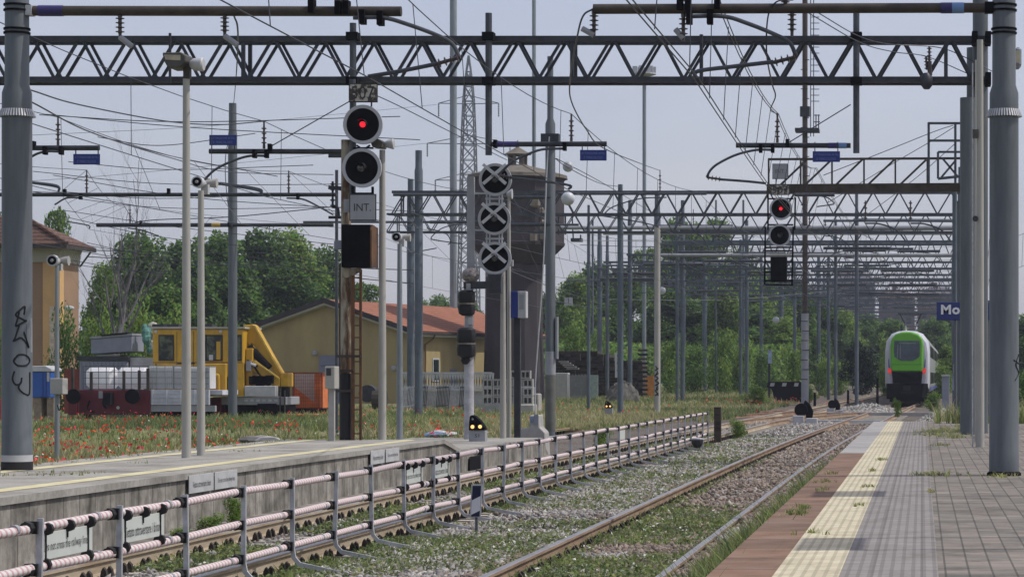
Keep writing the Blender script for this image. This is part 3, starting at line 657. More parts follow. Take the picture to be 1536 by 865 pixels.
def hang_sign(ya, yb, body, label):
    t = thing('hanging_sign', label, 'sign', (FX-.03, (ya+yb)/2, .57), group='signs hung on the striped barrier')
    obj('panel', MB().box(FX-.036, FX-.026, ya, yb, .475, .655), SIGNW, t, bevel=.002)
    text_fit(body, (FX-.025, (ya+yb)/2-.01, .555), (0, 1, 0), (0, 0, 1), (yb-ya)*.84, .075, DTEXT, t)
    st = MB()
    for yy in (ya+.10, (ya+yb)/2, yb-.10):
        st.box(FX-.024, FX-.020, yy-.012, yy+.012, .48 if yy != (ya+yb)/2 else .60, .68); st.poly([(FX-.012, yy-.02, .682), (FX-.012, yy+.02, .682)], .042, 8)
    for yy in (ya+.1, yb-.1): st.poly([(FX-.03, yy-.02, .445), (FX-.03, yy+.02, .445)], .045, 8)
    obj('straps', st, RUBBER, t)
IT, EN = 'Vietato attraversare i binari', 'Do not cross the railway lines'
def span(i): return posts[i]+.12, posts[i+1]-.52
for i, b, l in ((1, EN, 'nearest white English warning sign hanging on the striped barrier'), (2, IT, 'second white sign from the near end of the barrier, with Italian lettering'),
                (8, EN, 'English sign on the barrier just left of the striped board, below the platform wall'), (9, IT, 'Italian sign on the barrier just behind the small navy and white board')):
    hang_sign(*span(i), b, l)
t = thing('hanging_sign', 'small far pair of signs on the barrier near the stake end', 'sign', (FX, posts[21], .57), group='signs hung on the striped barrier')
obj('panel', MB().box(FX-.036, FX-.026, posts[20]+.1, posts[20]+1.2, .475, .655), SIGNW, t)
# signs on the face of the island platform
def wall_sign(px0, px1, zc, body, label):
    xw = XE+.05
    ya = xw*F/(px0-CX); yb = xw*F/(px1-CX)
    t = thing('platform_sign', label, 'sign', (xw, (ya+yb)/2, zc), group='warning signs on the island platform face')
    obj('panel', MB().box(xw-.012, xw, ya, yb, zc-.115, zc+.10), OFFW, t, bevel=.002)
    text_fit(body, (xw+.002, (ya+yb)/2, zc-.01), (0, 1, 0), (0, 0, 1), (yb-ya)*.74, .072, DTEXT, t)
wall_sign(284, 320.5, .435, IT, 'left white sign of the near pair on the platform wall')
wall_sign(322.5, 356, .435, EN, 'right white sign of the near pair on the platform wall')
wall_sign(556.5, 577, .435, IT, 'left white sign of the far pair on the platform wall')
wall_sign(579, 599, .435, EN, 'right white sign of the far pair on the platform wall')
tag(obj('recess_shade_plate', MB().box(XE+.028, XE+.036, 8.67*F/(CX-704), 8.67*F/(CX-722), -.12, .17), BLACKM), 'flat black plate for the shaded drain opening in the lower platform wall', 'opening')  # flat black plate on the wall, painting the dark inside of the opening
# navy and white board in the ballast
def _nav(nt, b, g, sp):
    h = math_(nt, 'SUBTRACT', sp.outputs['Z'], math_(nt, 'MULTIPLY', math_(nt, 'ADD', sp.outputs['X'], 5.21), .5))
    a = math_(nt, 'GREATER_THAN', h, .285); c = math_(nt, 'LESS_THAN', h, .12); nt.links.new(mix(nt, math_(nt, 'MAXIMUM', a, c), (.62, .63, .66), (.022, .026, .055)), b.inputs['Base Color'])
NAVY = world_mat('navy_white_board', _nav)
yb = 30.0
bl, brr = GX(704.5, yb), GX(723.5, yb)
t = thing('marker_board', 'small upright board with navy and white diagonal bands in the ballast', 'marker board', ((bl+brr)/2, yb, -.2))
obj('panel', MB().prism([(bl+.02, GZ(726, yb)), (brr, GZ(726, yb)), (brr-.02, GZ(775, yb)), (bl, GZ(775, yb))], yb, yb+.02), OFFW, t)
obj('face', MB().prism([(bl+.035, GZ(728, yb)), (brr-.015, GZ(728, yb)), (brr-.033, GZ(774, yb)), (bl+.017, GZ(774, yb))], yb-.004, yb-.001), NAVY, t)
obj('stake', MB().box((bl+brr)/2-.015, (bl+brr)/2+.015, yb+.022, yb+.04, -.3, .1), GALV, t)

# ================================================================== MASTS, GANTRIES, OVERHEAD LINE
def PP(Y, *pts): return [P(a, b, Y) for a, b in pts]
def bez(pts, n=6):
    """Catmull-Rom through the points"""
    pts = [Vector(p) for p in pts]; q = [pts[0]*2-pts[1]]+pts+[pts[-1]*2-pts[-2]]; out = []
    for i in range(1, len(q)-2):
        for k in range(n):
            t = k/n; a, b, c, d = q[i-1:i+3]
            out.append(.5*((2*b)+(c-a)*t+(2*a-5*b+4*c-d)*t*t+(3*b-a-3*c+d)*t**3))
    out.append(pts[-1]); return out
def tubepole(x, Y, z0, segs, mat, parent, name='pole', n=20):
    """segs: list of (z, radius)"""
    mb = MB(); mb.lathe((x, Y, 0), [(r, z) for z, r in [(z0, segs[0][1])]+segs], n); return obj(name, mb, mat, parent, smooth=True)
def arm_parts(root, Y, beam, r=.055, ins=(), arms=(), arm_ins=(), clamps=(), bands=(), mat=STEEL, amat=GSTEEL, dy=0.):
    """beam: pixel end points; ins: ((px,py0),(px,py1)) upright insulators; arms: pixel paths of registration arms"""
    bm = obj('beam', MB().poly(PP(Y, *beam), r, 10), mat, root, smooth=True)
    for a, b in ins:
        p, q = P(*a, Y+dy), P(*b, Y+dy); mb = MB().insul(p.lerp(q, .12), p.lerp(q, .82), .055, 4); mb.poly([p, p.lerp(q, .14)], .03, 6); mb.poly([p.lerp(q, .8), q], .02, 6); obj('insulator', mb, INSUL, bm)
    for path in arms: obj('registration_arm', MB().poly(bez(PP(Y-.06, *path)), .026, 8), amat, root, smooth=True)
    for a, b in arm_ins: obj('insulator', MB().insul(P(*a, Y-.06), P(*b, Y-.06), .055, 4), INSUL, bm)
    cb = MB()
    for a, b in clamps: cb.cbox(P(a, b, Y-.05), .07, .16, .17)
    if clamps: obj('clamps', cb, BLACKM, root)
    for (a, b), (c, d), m in bands: obj('painted_band', MB().poly([P(a, b, Y), P(c, d, Y)], r+.006, 10), m, root, smooth=True)
# --- the two big front masts
Y1 = 31.3
def front_mast(px, label, zbase, base_black):
    x = GX(px, Y1); t = thing('catenary_mast', label, 'mast', (x, Y1, zbase))
    tubepole(x, Y1, zbase, [(zbase+.28, .183), (zbase+.285, .181), (GZ(172, Y1), .178), (GZ(140, Y1), .176), (GZ(128, Y1), .145), (8.2, .135)], GALV, t, n=28)
    if base_black:
        obj('black_paint_ring', MB().lathe((x, Y1, 0), [(.188, zbase+.01), (.188, zbase+.11)], 28), BLACK, t, smooth=True)
        obj('white_paint_ring', MB().lathe((x, Y1, 0), [(.186, zbase+.11), (.186, zbase+.19)], 28), OFFW, t, smooth=True)
    else:
        obj('base_collar', MB().lathe((x, Y1, 0), [(.21, zbase-.02), (.21, zbase+.03), (.185, zbase+.05)], 24), BLACKM, t, smooth=True)
    # serrated collar against climbing, and straps
    mb = MB(); zc = GZ(172, Y1)
    for k in range(40):
        a = 2*math.pi*k/40; c, s_ = math.cos(a), math.sin(a); mb.beam((x+.178*c, Y1+.178*s_, zc+.06), (x+.215*c, Y1+.215*s_, zc-.03), .018)
    obj('spiked_collar', mb, LSTEEL, t)
    sb = MB()
    for z in (GZ(50, Y1), GZ(44, Y1), GZ(8, Y1), GZ(16, Y1)): sb.lathe((x, Y1, 0), [(.158, z-.012), (.158, z+.012)], 20)
    obj('straps', sb, BLACKM, t, smooth=True)
    return t, x
ml, xl = front_mast(25.5, 'large grey steel mast with black graffiti on the island platform', LZ, True)
mr, xr = front_mast(1506, 'large grey steel mast standing on the near platform paving', PZ, False)
arm_parts(ml, Y1, [(43, 16.5), (602, 17.5)], .062, ins=[((180, 20), (180, 58)), ((337, 20), (337, 55)), ((514, 12), (514, -30))],
          arms=[[(530, 27), (575, 27), (612, 37), (655, 53), (678, 66), (689, 86)], [(655, 96), (600, 107), (552, 115)]], arm_ins=[((691, 86), (655, 96))],
          clamps=[(544, 26), (571, 28), (468, 10), (508, 12), (520, 12)], bands=[((58, 16.5), (95, 16.6), PURP)], mat=BROWNST)
arm_parts(mr, Y1, [(1486, 12), (890, 14)], .062, ins=[((891, 16), (891, 55)), ((1025, 20), (1025, 62)), ((1188, 14), (1188, 55)), ((1178, 12), (1178, -30)), ((1022, 10), (1022, -30))],
          arms=[[(1030, 25), (1085, 25), (1120, 35), (1160, 51), (1184, 64), (1194, 84)], [(1160, 93), (1100, 100), (1047, 107), (1043, 117)]], arm_ins=[((1196, 85), (1160, 94))],
          clamps=[(1034, 26), (1065, 26), (1020, 5), (1032, 5), (1076, 4)], bands=[((1428, 12.3), (1411, 12.4), PURP), ((1446, 12.2), (1428, 12.3), LBLUE)], mat=BROWNST)
wl = MB()
for a, b in (((180, 56), (198, 70)), ((337, 54), (356, 68)), ((891, 53), (873, 43)), ((1025, 58), (1013, 44))): wl.tube(P(*a, Y1), P(*b, Y1), .035, n=8)
obj('counterweight', wl, GREYP, mr)
obj('bracket', MB().box(GX(41, Y1), GX(50, Y1), Y1-.08, Y1+.08, GZ(24, Y1), GZ(9, Y1)), LSTEEL, ml); obj('bracket', MB().box(GX(1477, Y1), GX(1490, Y1), Y1-.08, Y1+.08, GZ(20, Y1), GZ(4, Y1)), BLACKM, mr)
# graffiti: strokes laid on the surface of the round mast
def graffiti(strokes, px, Y, rad, wdt, parent):
    mb = MB(); x0 = GX(px, Y)
    for st in strokes:
        pts = []
        for a, b in st:
            X = GX(a, Y-rad); dx = max(-rad*.95, min(rad*.95, X-x0)); pts.append(Vector((x0+dx, Y-math.sqrt(rad*rad-dx*dx)-.002, GZ(b, Y-rad))))
        sm = bez(pts, 4)
        for p, q in zip(sm, sm[1:]):
            d = (q-p); d.y = 0
            if d.length < 1e-5: continue
            n = Vector((-d.z, 0, d.x)).normalized()*wdt/2; e = d.normalized()*wdt*.3
            mb.add([p-n-e, q-n+e, q+n+e, p+n-e], [(0, 1, 2, 3)])
    return obj('graffiti', mb, BLACK, parent, recalc=False)
cv = lambda L: [(a/3.09, 440+b/3.09) for a, b in L]
graffiti([cv([(112, 128), (100, 120), (72, 100), (90, 76), (106, 60), (106, 78), (104, 96)]), cv([(86, 88), (80, 118), (72, 150), (92, 140), (112, 124)]), cv([(86, 150), (70, 205), (64, 220), (96, 206), (118, 250), (112, 215), (104, 180)]),
          cv([(66, 308), (84, 284), (112, 288), (128, 310), (112, 332), (82, 334), (64, 316), (68, 300)]), cv([(66, 362), (58, 396), (72, 422), (92, 416), (96, 392)]), cv([(94, 408), (84, 436), (100, 460), (118, 470), (130, 440), (130, 400), (124, 366)])], 25.5, Y1, .184, .022, ml)
graffiti([[(1531, 531), (1524, 546), (1530, 558)], [(1528, 545), (1521, 540)], [(1529, 560), (1523, 570)]], 1506, Y1, .184, .02, mr)
tag(obj('paper_notice', MB().box(GX(45.4, 31.2), GX(47.6, 31.2), 31.2, 31.212, GZ(528, 31.2), GZ(477, 31.2)), [OFFW]), 'narrow white and yellow notice taped on the side of the left mast', 'notice')
hb = thing('luminaire', 'small dark luminaire at the right edge fixed behind the big mast', 'lamp', tuple(P(1526, 88, 34)))
obj('lamp_head', MB().box(GX(1522, 34), GX(1532, 34), 33.9, 34.3, GZ(101, 34), GZ(72, 34)), BOXG, hb, bevel=.03); obj('lens', MB().box(GX(1523.5, 34), GX(1530, 34), 33.88, 33.9, GZ(96, 34), GZ(78, 34)), M('lamp_lens', (.4, .36, .26), .4), hb)

# --- lattice beam
def lattice(mb, pa, pb, Y, yt, yb, period, th, depth=.5, phase=0., dth=None, verts=()):
    """pixel extents; W-lattice in two planes"""
    x0, x1 = GX(pa, Y), GX(pb, Y); zt, zb = GZ(yt, Y), GZ(yb, Y); dth = dth or th*.42; per = period*Y/F
    for dy in (0, depth):
        for z in (zt, zb): mb.box(x0, x1, Y+dy-th/2, Y+dy+th/2, z-th/2, z+th/2)
        x = x0+phase*per; k = 0
        while x < x1-.05:
            a = max(x, x0); b = x+per/2; c = x+per
            g = dth*.9
            if b < x1: mb.beam((a, Y+dy, zb+th*.4), (b-g, Y+dy, zt-th*.4), dth)
            if c < x1: mb.beam((b+g, Y+dy, zt-th*.4), (c-g, Y+dy, zb+th*.4), dth)
            x += per
        for v in verts: mb.beam((GX(v, Y), Y+dy, zb), (GX(v, Y), Y+dy, zt), dth*1.3)
    x = x0+.1
    while x < x1-per/2:
        for z in (zt, zb):
            mb.beam((x, Y, z), (x+per/2, Y+depth, z), dth*.7); mb.beam((x+per/2, Y+depth, z), (min(x1, x+per), Y, z), dth*.7)
        x += per
    return mb
YG = 54.0
g1 = thing('catenary_gantry', 'long dark lattice gantry crossing the whole picture near the top', 'gantry', (GX(1462, YG), YG, -.2))
obj('lattice_beam', lattice(MB(), -70, 1486, YG, 58.5, 119.5, 72.5, .115, .55, .13, .058, (365, 858, 1419)), STEEL, g1)
for px, wd, Y, yt in ((1470.5, 23, YG+.65, -60), (1460, 20, YG+1.7, 72), (1452, 24, YG-.5, 147)):
    x = GX(px, Y); r = wd/2*Y/F; zz = .3
    tubepole(x, Y, -.2, [(GZ(yt, Y), r)], GALV, g1, 'post', 18)
obj('post', MB().box(GX(-72, YG), GX(-50, YG), YG-.1, YG+.5, -.2, GZ(40, YG)), GALV, g1)
cl = MB()
for px in (1462, 1482):
    for py in (58.5, 119.5): cl.cbox(P(px, py, YG-.1), .12, .5, .26)
obj('clamps', cl, BLACKM, g1)
o = obj('tension_weight', MB().lathe(P(1390, 124, YG-.2), [(.06, -.14), (.13, -.05), (.13, .10), (.06, .2)], 12), STEEL, g1, smooth=True); mb = MB().insul(P(1394, 70, YG-.2), P(1394, 92, YG-.2), .055, 4); mb.insul(P(1389, 85, YG-.2), P(1390, 105, YG-.2), .05, 4); mb.poly(PP(YG-.2, (1394, 92), (1395, 112), (1391, 118)), .05, 6); obj('insulator', mb, INSUL, o)
for px, a, b, w_ in ((529.5, 37, 262, 10), (733, 22, 234, 10), (1284.5, 17, 231, 9.5)):
    hp = tubepole(GX(px, YG-.2), YG-.2, GZ(b, YG), [(GZ(a, YG), w_/2*YG/F)], GSTEEL, g1, 'hanging_post', 14)
    cb = MB()
    for py in (55, 122): cb.cbox(P(px, py, YG-.2), .24, .3, .16)
    obj('clamp', cb, BLACKM, hp)
obj('brace', MB().poly(PP(YG-.2, (255, 50), (255, 125)), .03, 6), STEEL, g1); obj('brace', MB().poly(PP(YG-.2, (1052, 52), (1052, 122)), .04, 6), STEEL, g1)
YA = YG-.2
arm_parts(g1, YA, [(1276, 218.5), (1104, 218)], .055, ins=[((1166, 214), (1166, 171))], arms=[[(1162, 225), (1135, 225), (1105, 232), (1078, 245), (1066, 255), (1060, 266)], [(1080, 269), (1120, 272), (1149, 275)]], arm_ins=[((1060, 266), (1082, 269))],
          clamps=[(1141, 223), (1159, 223), (1181, 215)], bands=[((1242, 218.4), (1256, 218.4), PURP), ((1258, 218.4), (1270, 218.4), LBLUE)])
arm_parts(g1, YA, [(738, 216.5), (910, 216)], .055, ins=[((857, 212), (857, 171))], arms=[[(849, 223), (815, 224), (790, 232), (768, 243), (748, 262)], [(765, 266), (850, 277), (853, 284)]], arm_ins=[((748, 262), (768, 267))], clamps=[(847, 220), (743, 216)], bands=[((745, 216.5), (776, 216.4), PURP)])
arm_parts(g1, YA, [(524, 227.5), (314, 227)], .055, ins=[((396, 223), (396, 182))], arms=[[(402, 234), (375, 234), (350, 241), (325, 253), (311, 265), (306, 272)], [(325, 275), (385, 285), (394, 293)]], arm_ins=[((306, 270), (326, 275))], clamps=[(382, 231), (400, 231), (405, 222)])
arm_parts(g1, YA, [(40, 222), (149, 222)], .055, ins=[((87, 218), (87, 176))], arms=[[(94, 228), (72, 227), (55, 231), (40, 240)], [(40, 273), (85, 280), (88, 287)]], arm_ins=[((20, 270), (42, 274))], clamps=[(68, 226), (92, 226), (50, 218)])
for sg, br in ((-1, 0),): pass
def blue_sign(px0, px1, y0, y1, Y, hang, label):
    t = thing('hanging_sign', label, 'sign', tuple(P((px0+px1)/2, y1, Y)), group='blue overhead line signs')
    x0, x1 = GX(px0, Y), GX(px1, Y); z0, z1 = GZ(y1, Y), GZ(y0, Y)
    obj('panel', MB().box(x0, x1, Y-.008, Y+.008, z0, z1), BLUE, t, bevel=.003)
    w_ = x1-x0; h = z1-z0
    text_fit('ATTENZIONE AI FILI', ((x0+x1)/2, Y-.010, z0+h*.70), (1, 0, 0), (0, 0, 1), w_*.88, h*.22, BLUET, t)
    text_fit("E' PERICOLOSO", ((x0+x1)/2, Y-.010, z0+h*.30), (1, 0, 0), (0, 0, 1), w_*.70, h*.24, BLUET, t)
    mb = MB()
    for k in (.08, .92): mb.beam((x0+w_*k, Y+.02, z0 if hang < y0 else z0-(hang-y1)*Y/F), (x0+w_*k, Y+.02, z1+(y0-hang)*Y/F if hang < y0 else z1), .02)
    obj('hanger', mb, STEEL, t)
blue_sign(1219, 1260, 227, 243, YA-.05, 213, 'blue sign hanging from the overhead arm left of the near signal gantry')
blue_sign(870, 910, 225, 241, YA-.05, 216, 'blue sign hanging beside the water tower from the arm of the middle track')
blue_sign(314, 355, 202.5, 218, YA-.1, 226, 'blue sign standing on top of the overhead arm beside the lone grey mast')
blue_sign(110, 150, 231, 247, YA-.05, 218, 'leftmost blue sign, hanging over the brown house side of the tracks')

# --- gantries behind
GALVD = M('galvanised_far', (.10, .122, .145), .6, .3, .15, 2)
def gantry(Y, pa, pb, yt, yb, label, period, posts, arms=(), th=.10, mat=GSTEEL, verts=()):
    t = thing('catenary_gantry', label, 'gantry', (GX(pb, Y), Y, -.2))
    obj('lattice_beam', lattice(MB(), pa, pb, Y, yt, yb, period, th, .45, .0, None, verts), mat, t)
    for px, top, wd in posts:
        x = GX(px, Y+.25); r = wd/2*Y/F; gz = groundz(x, Y)-.25
        tubepole(x, Y+.25, gz, [(GZ(top+30, Y), r), (GZ(top+26, Y), r*.82), (GZ(top, Y), r*.8)], GALVD, t, 'post', 14)
    for a in arms: arm_parts(t, Y-.3, a[0], a[1] if len(a) > 1 else .05, *(a[2:] if len(a) > 2 else ()), mat=GSTEEL, amat=GSTEEL)
    return t
def armset(c, y, half, flip=1, ins=True):
    """a typical arm seen from the front: beam, insulator, hooked registration arm; c = insulator pixel x"""
    s = flip; k = half/90.
    return ([(c-s*half, y), (c+s*half, y)], .085, [((c, y-3*k), (c, y-38*k))] if ins else [], [[(c-4*s, y+6*k), (c+30*s*k, y+7*k), (c+62*s*k, y+16*k), (c+84*s*k, y+34*k), (c+88*s*k, y+42*k)], [(c+66*s*k, y+46*k), (c+10*s*k, y+54*k)]], [((c+88*s*k, y+42*k), (c+66*s*k, y+46*k))])
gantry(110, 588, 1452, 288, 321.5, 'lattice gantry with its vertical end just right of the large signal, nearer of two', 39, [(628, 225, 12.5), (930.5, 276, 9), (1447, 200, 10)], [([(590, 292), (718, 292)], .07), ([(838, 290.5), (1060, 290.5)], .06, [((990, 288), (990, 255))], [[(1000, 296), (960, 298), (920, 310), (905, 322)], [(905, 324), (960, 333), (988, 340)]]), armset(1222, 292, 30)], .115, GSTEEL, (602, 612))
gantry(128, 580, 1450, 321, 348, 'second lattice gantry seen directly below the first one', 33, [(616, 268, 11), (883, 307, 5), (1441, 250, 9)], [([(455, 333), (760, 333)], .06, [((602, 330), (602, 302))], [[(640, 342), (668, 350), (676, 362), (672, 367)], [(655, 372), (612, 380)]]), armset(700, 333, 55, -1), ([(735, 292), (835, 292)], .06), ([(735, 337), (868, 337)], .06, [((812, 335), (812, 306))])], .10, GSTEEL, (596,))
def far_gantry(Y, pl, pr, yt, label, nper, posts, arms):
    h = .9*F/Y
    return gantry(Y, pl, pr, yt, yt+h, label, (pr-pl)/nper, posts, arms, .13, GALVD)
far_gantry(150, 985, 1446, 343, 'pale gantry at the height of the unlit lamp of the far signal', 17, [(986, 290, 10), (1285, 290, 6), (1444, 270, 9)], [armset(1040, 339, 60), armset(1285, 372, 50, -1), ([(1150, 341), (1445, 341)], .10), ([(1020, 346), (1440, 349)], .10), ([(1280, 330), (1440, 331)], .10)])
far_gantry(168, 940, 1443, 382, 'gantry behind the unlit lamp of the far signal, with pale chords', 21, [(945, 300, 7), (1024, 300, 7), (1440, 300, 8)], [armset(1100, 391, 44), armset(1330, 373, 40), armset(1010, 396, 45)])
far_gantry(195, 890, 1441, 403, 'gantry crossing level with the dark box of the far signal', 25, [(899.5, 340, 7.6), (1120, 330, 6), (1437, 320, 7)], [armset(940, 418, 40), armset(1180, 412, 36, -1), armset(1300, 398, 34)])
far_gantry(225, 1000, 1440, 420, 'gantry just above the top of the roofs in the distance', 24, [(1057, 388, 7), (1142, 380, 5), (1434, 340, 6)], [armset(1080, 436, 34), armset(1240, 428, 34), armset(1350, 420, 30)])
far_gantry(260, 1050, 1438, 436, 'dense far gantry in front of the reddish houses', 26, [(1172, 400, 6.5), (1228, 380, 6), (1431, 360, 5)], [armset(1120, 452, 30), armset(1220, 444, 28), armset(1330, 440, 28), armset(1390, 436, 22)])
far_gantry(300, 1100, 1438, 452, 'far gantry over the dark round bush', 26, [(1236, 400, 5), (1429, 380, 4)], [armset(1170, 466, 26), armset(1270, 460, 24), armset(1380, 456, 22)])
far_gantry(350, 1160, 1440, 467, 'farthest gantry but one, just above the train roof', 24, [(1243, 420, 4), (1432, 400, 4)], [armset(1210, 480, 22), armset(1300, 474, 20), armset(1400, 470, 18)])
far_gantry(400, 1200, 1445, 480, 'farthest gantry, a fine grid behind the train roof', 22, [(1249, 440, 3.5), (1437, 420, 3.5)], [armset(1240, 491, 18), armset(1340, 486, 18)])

for k_, (Y, pl, pr, yt, lb) in enumerate(((160, 1010, 1444, 362, 'dark gantry just under the pale pipes, crossing the far signal cage'), (182, 905, 1442, 393, 'gantry row between the tall tree and the far signal box'), (210, 960, 1440, 412, 'gantry row just above the distant violet roof'), (240, 1020, 1440, 428, 'gantry row level with the distant house eaves'),
        (280, 880, 1438, 444, 'wide far gantry row crossing the upper part of the trees'), (325, 940, 1438, 458, 'far gantry row in front of the tree crowns and the red blocks'), (375, 1000, 1440, 473, 'far gantry row passing just behind the pantograph'), (430, 1060, 1442, 486, 'last gantry row, faint above the round bush'))):
    q = random.Random(k_); ps = [(pl+6, yt-40, 5.5), (pl+(pr-pl)*q.uniform(.35, .6), yt-34, 5), (pr-6, yt-40, 5)]
    far_gantry(Y, pl, pr, yt, lb, int((pr-pl)*Y/3000), ps, [armset(pl+(pr-pl)*f, yt+13+q.uniform(-4, 5), q.uniform(22, 46)*180/Y, q.choice((1, -1))) for f in (.1, .3, .48, .66, .85)])
PIPE = M('pale_pipe', (.27, .28, .30), .5, .2, .15, 2)
for Y, a, b, y_, r_, lb in ((140, 838, 1445, 341.5, .10, 'long pale pipe arm crossing in front of the treetops'), (146, 905, 1442, 350, .09, 'second long pale pipe just below the longest one'), (158, 985, 1441, 382.5, .10, 'long pale pipe level with the dark box of the far signal'), (100, 1235, 1446, 331, .05, 'pale pipe arm ending near the right gantry posts'), (180, 905, 1120, 398, .07, 'dark pipe arm before the tall tree'), (205, 1210, 1440, 418, .07, 'grey pipe over the distant violet roof'), (215, 850, 1030, 420, .07, 'grey pipe arm between the masts by the sleepers')):
    t = thing('overhead_pipe', lb, 'overhead pipe', (GX(b, Y), Y, GZ(y_, Y)), group='pipe arms of the far yard'); bm = obj('pipe', MB().poly(PP(Y, (a, y_), (b, y_)), r_, 8), PIPE if r_ > .08 else GALVD, t, smooth=True)
    for q in (.3, .62): px = a+(b-a)*q; k = 100./Y; obj('insulator', MB().insul(P(px, y_, Y), P(px, y_-30*k, Y), .07, 4), INSUL, bm); obj('hooked_arm', MB().poly(bez(PP(Y, (px, y_+4), (px+22*k, y_+5), (px+46*k, y_+14), (px+60*k, y_+30))), .035, 6), GSTEEL, bm)
# --- single masts
def mast(px, top, Y, wd, label, mat=GALV, taper=.8, base=None, name='catenary_mast', step=None, group=None, n=16):
    x = GX(px, Y); z0 = (groundz(x, Y) if base is None else base)-.2; t = thing(name, label, 'mast', (x, Y, z0), group=group); r = wd/2*Y/F
    segs = [(GZ(top, Y), r*taper)] if not step else [(GZ(step+8, Y), r), (GZ(step, Y), r*taper), (GZ(top, Y), r*taper*.97)]
    tubepole(x, Y, z0, segs, mat, t, 'pole', n); return t
m = mast(349, 155, 104, 13.5, 'lone grey tubular mast with overhead arms behind the two lamp columns', taper=.85, step=195)
arm_parts(m, 103.7, [(145, 337.5), (348, 337.5)], .085, ins=[((195, 335), (195, 308))], arms=[[(192, 342), (212, 345), (238, 354)], [(100, 332), (132, 338), (134, 343)]], clamps=[(211, 334), (343, 337)], bands=[((318, 337.5), (331, 337.5), M('yellow_band', (.45, .30, .06), .6))])
arm_parts(m, 103.7, [(350, 337.5), (500, 337.5)], .075)
m = mast(505, 255, 76, 6, 'thin grey mast hidden behind the large signal, carrying the long pipe arm', GSTEEL)
arm_parts(m, 75.8, [(-40, 292), (505, 292)], .06, ins=[((130, 289), (130, 255)), ((433, 289), (433, 256))], arms=[[(122, 297), (100, 297), (82, 307)], [(430, 297), (455, 299), (480, 311), (500, 322)], [(330, 274), (388, 283), (392, 291)], [(40, 272), (85, 278), (88, 288)]], clamps=[(97, 288), (253, 287), (121, 295), (447, 295)])
m = mast(825.5, 85, 72, 15, 'tall grey mast in front of the water tower with a white cable down its side', GALV, .62, .1, step=178)
obj('concrete_collar', MB().lathe((GX(825.5, 72), 72, 0), [(.2, 0), (.155, .05)], 12), SHAD, m)
obj('bare_lower_sleeve', MB().lathe((GX(825.5, 72), 72, 0), [(.148, .2), (.148, GZ(562, 72))], 16), M('olive_sleeve', (.115, .12, .105), .7, 0, .2, 3), m, smooth=True)
obj('grey_patch', MB().lathe((GX(825.5, 72), 72, 0), [(.150, GZ(562, 72)), (.150, GZ(527, 72))], 16), GREYP, m, smooth=True)
obj('white_cable', MB().poly(bez(PP(71.7, (824, 205), (820, 260), (815, 400), (808, 500), (803, 575), (803, 625))), .018, 6), OFFW, m)
obj('bracket', MB().box(GX(834, 72), GX(837, 72), 71.9, 72.1, GZ(538, 72), GZ(475, 72)), GREYP, m)
obj('cross_clamp', MB().cbox(P(826, 208, 71.9), .5, .4, .25), STEEL, m)
for y_ in (296, 337): obj('short_arm', MB().poly(PP(71.9, (735, y_), (826, y_)), .05, 8), GSTEEL, m)
mast(680, -60, 180, 14, 'very tall pale grey floodlight mast left of the three-lamp signal', GALVL, .75, n=20)
t = mast(966.5, 102, 205, 12.5, 'tall pale floodlight mast with a small crown of lamps at its top', GALVL, .45, n=20)
cr = MB(); cr.lathe(P(966.5, 112, 205), [(.25, -.2), (.95, 0), (.95, .12), (.2, .2)], 16); obj('lamp_ring', cr, LSTEEL, t, smooth=True)
for k in range(6):
    a = k*math.pi/3+.3; p = P(966.5, 103, 205)+Vector((.75*math.cos(a), .75*math.sin(a), -.1)); obj('floodlight', MB().cbox(p, .38, .3, .5), LSTEEL, t)
mast(801, -60, 330, 7, 'very tall slim pale mast rising behind the water tower', GALVL, .85, n=14)
t = mast(986, 340, 120, 11, 'cream concrete mast with dark scrawled writing near its foot', CREAM, .8)
def scrawl(px0, y0, y1, wpx, Y, n, parent, seed):
    rr = random.Random(seed); st = []
    for k in range(n):
        a = y0+(y1-y0)*k/n; b = y0+(y1-y0)*(k+.85)/n; st.append([(px0+rr.uniform(-.5, .5)*wpx, a), (px0+rr.uniform(-.5, .5)*wpx, a*.6+b*.4), (px0+rr.uniform(-.5, .5)*wpx, b)]); st.append([(px0-.4*wpx, b), (px0+.4*wpx, (a+b)/2)])
    return graffiti(st, px0, Y, 5.5*Y/F, .05, parent)
scrawl(985, 549, 594, 6, 120, 6, t, 3)
mast(1074, 300, 210, 3.5, 'slim mast among the treetops left of the far signal', GALVD); mast(1115, 300, 240, 4, 'slim grey mast in front of the bright tree left of the far signal', GALVD)
mast(889, 330, 230, 4, 'thin post between the water tower and the tree line', GALVD)
mast(1024, 345, 200, 6.5, 'grey mast standing at the left of the dark hedge gap', GALVD); mast(1120, 330, 232, 6.5, 'grey mast standing at the right of the dark hedge gap', GALVD)
t = mast(1207.5, -80, 150, 11, 'tall rusty telecom mast with rungs, right of the far signal', M('rust_brown_mast', (.10, .075, .062), .8, .1, .3, 1.5, col2=(.055, .045, .045), stretch=(1, 1, .2)), .72, n=12)
lg = MB(); Yl = 149.8
for px in (1216, 1220.5): lg.beam(P(px, -60, Yl), P(px, 205, Yl), .05)
for k in range(24): lg.beam(P(1216-(k % 2)*0, -55+k*9, Yl), P(1229 if k % 1 == 0 else 1221, -55+k*9, Yl), .04)
obj('side_ladder', lg, STEEL, t)
rg = MB()
for k in range(34): y_ = 90+k*14.5; rg.beam(P(1201 if k % 2 else 1203.5, y_, Yl), P(1211.5 if k % 2 else 1214, y_, Yl), .045)
obj('rungs', rg, STEEL, t)
pf = MB(); pf.box(GX(1193, Yl), GX(1229, Yl), 149.3, 150.6, GZ(198, Yl), GZ(193, Yl)); 
for px in (1224, 1228): pf.beam(P(px, 193, Yl), P(px, 172, Yl), .06)
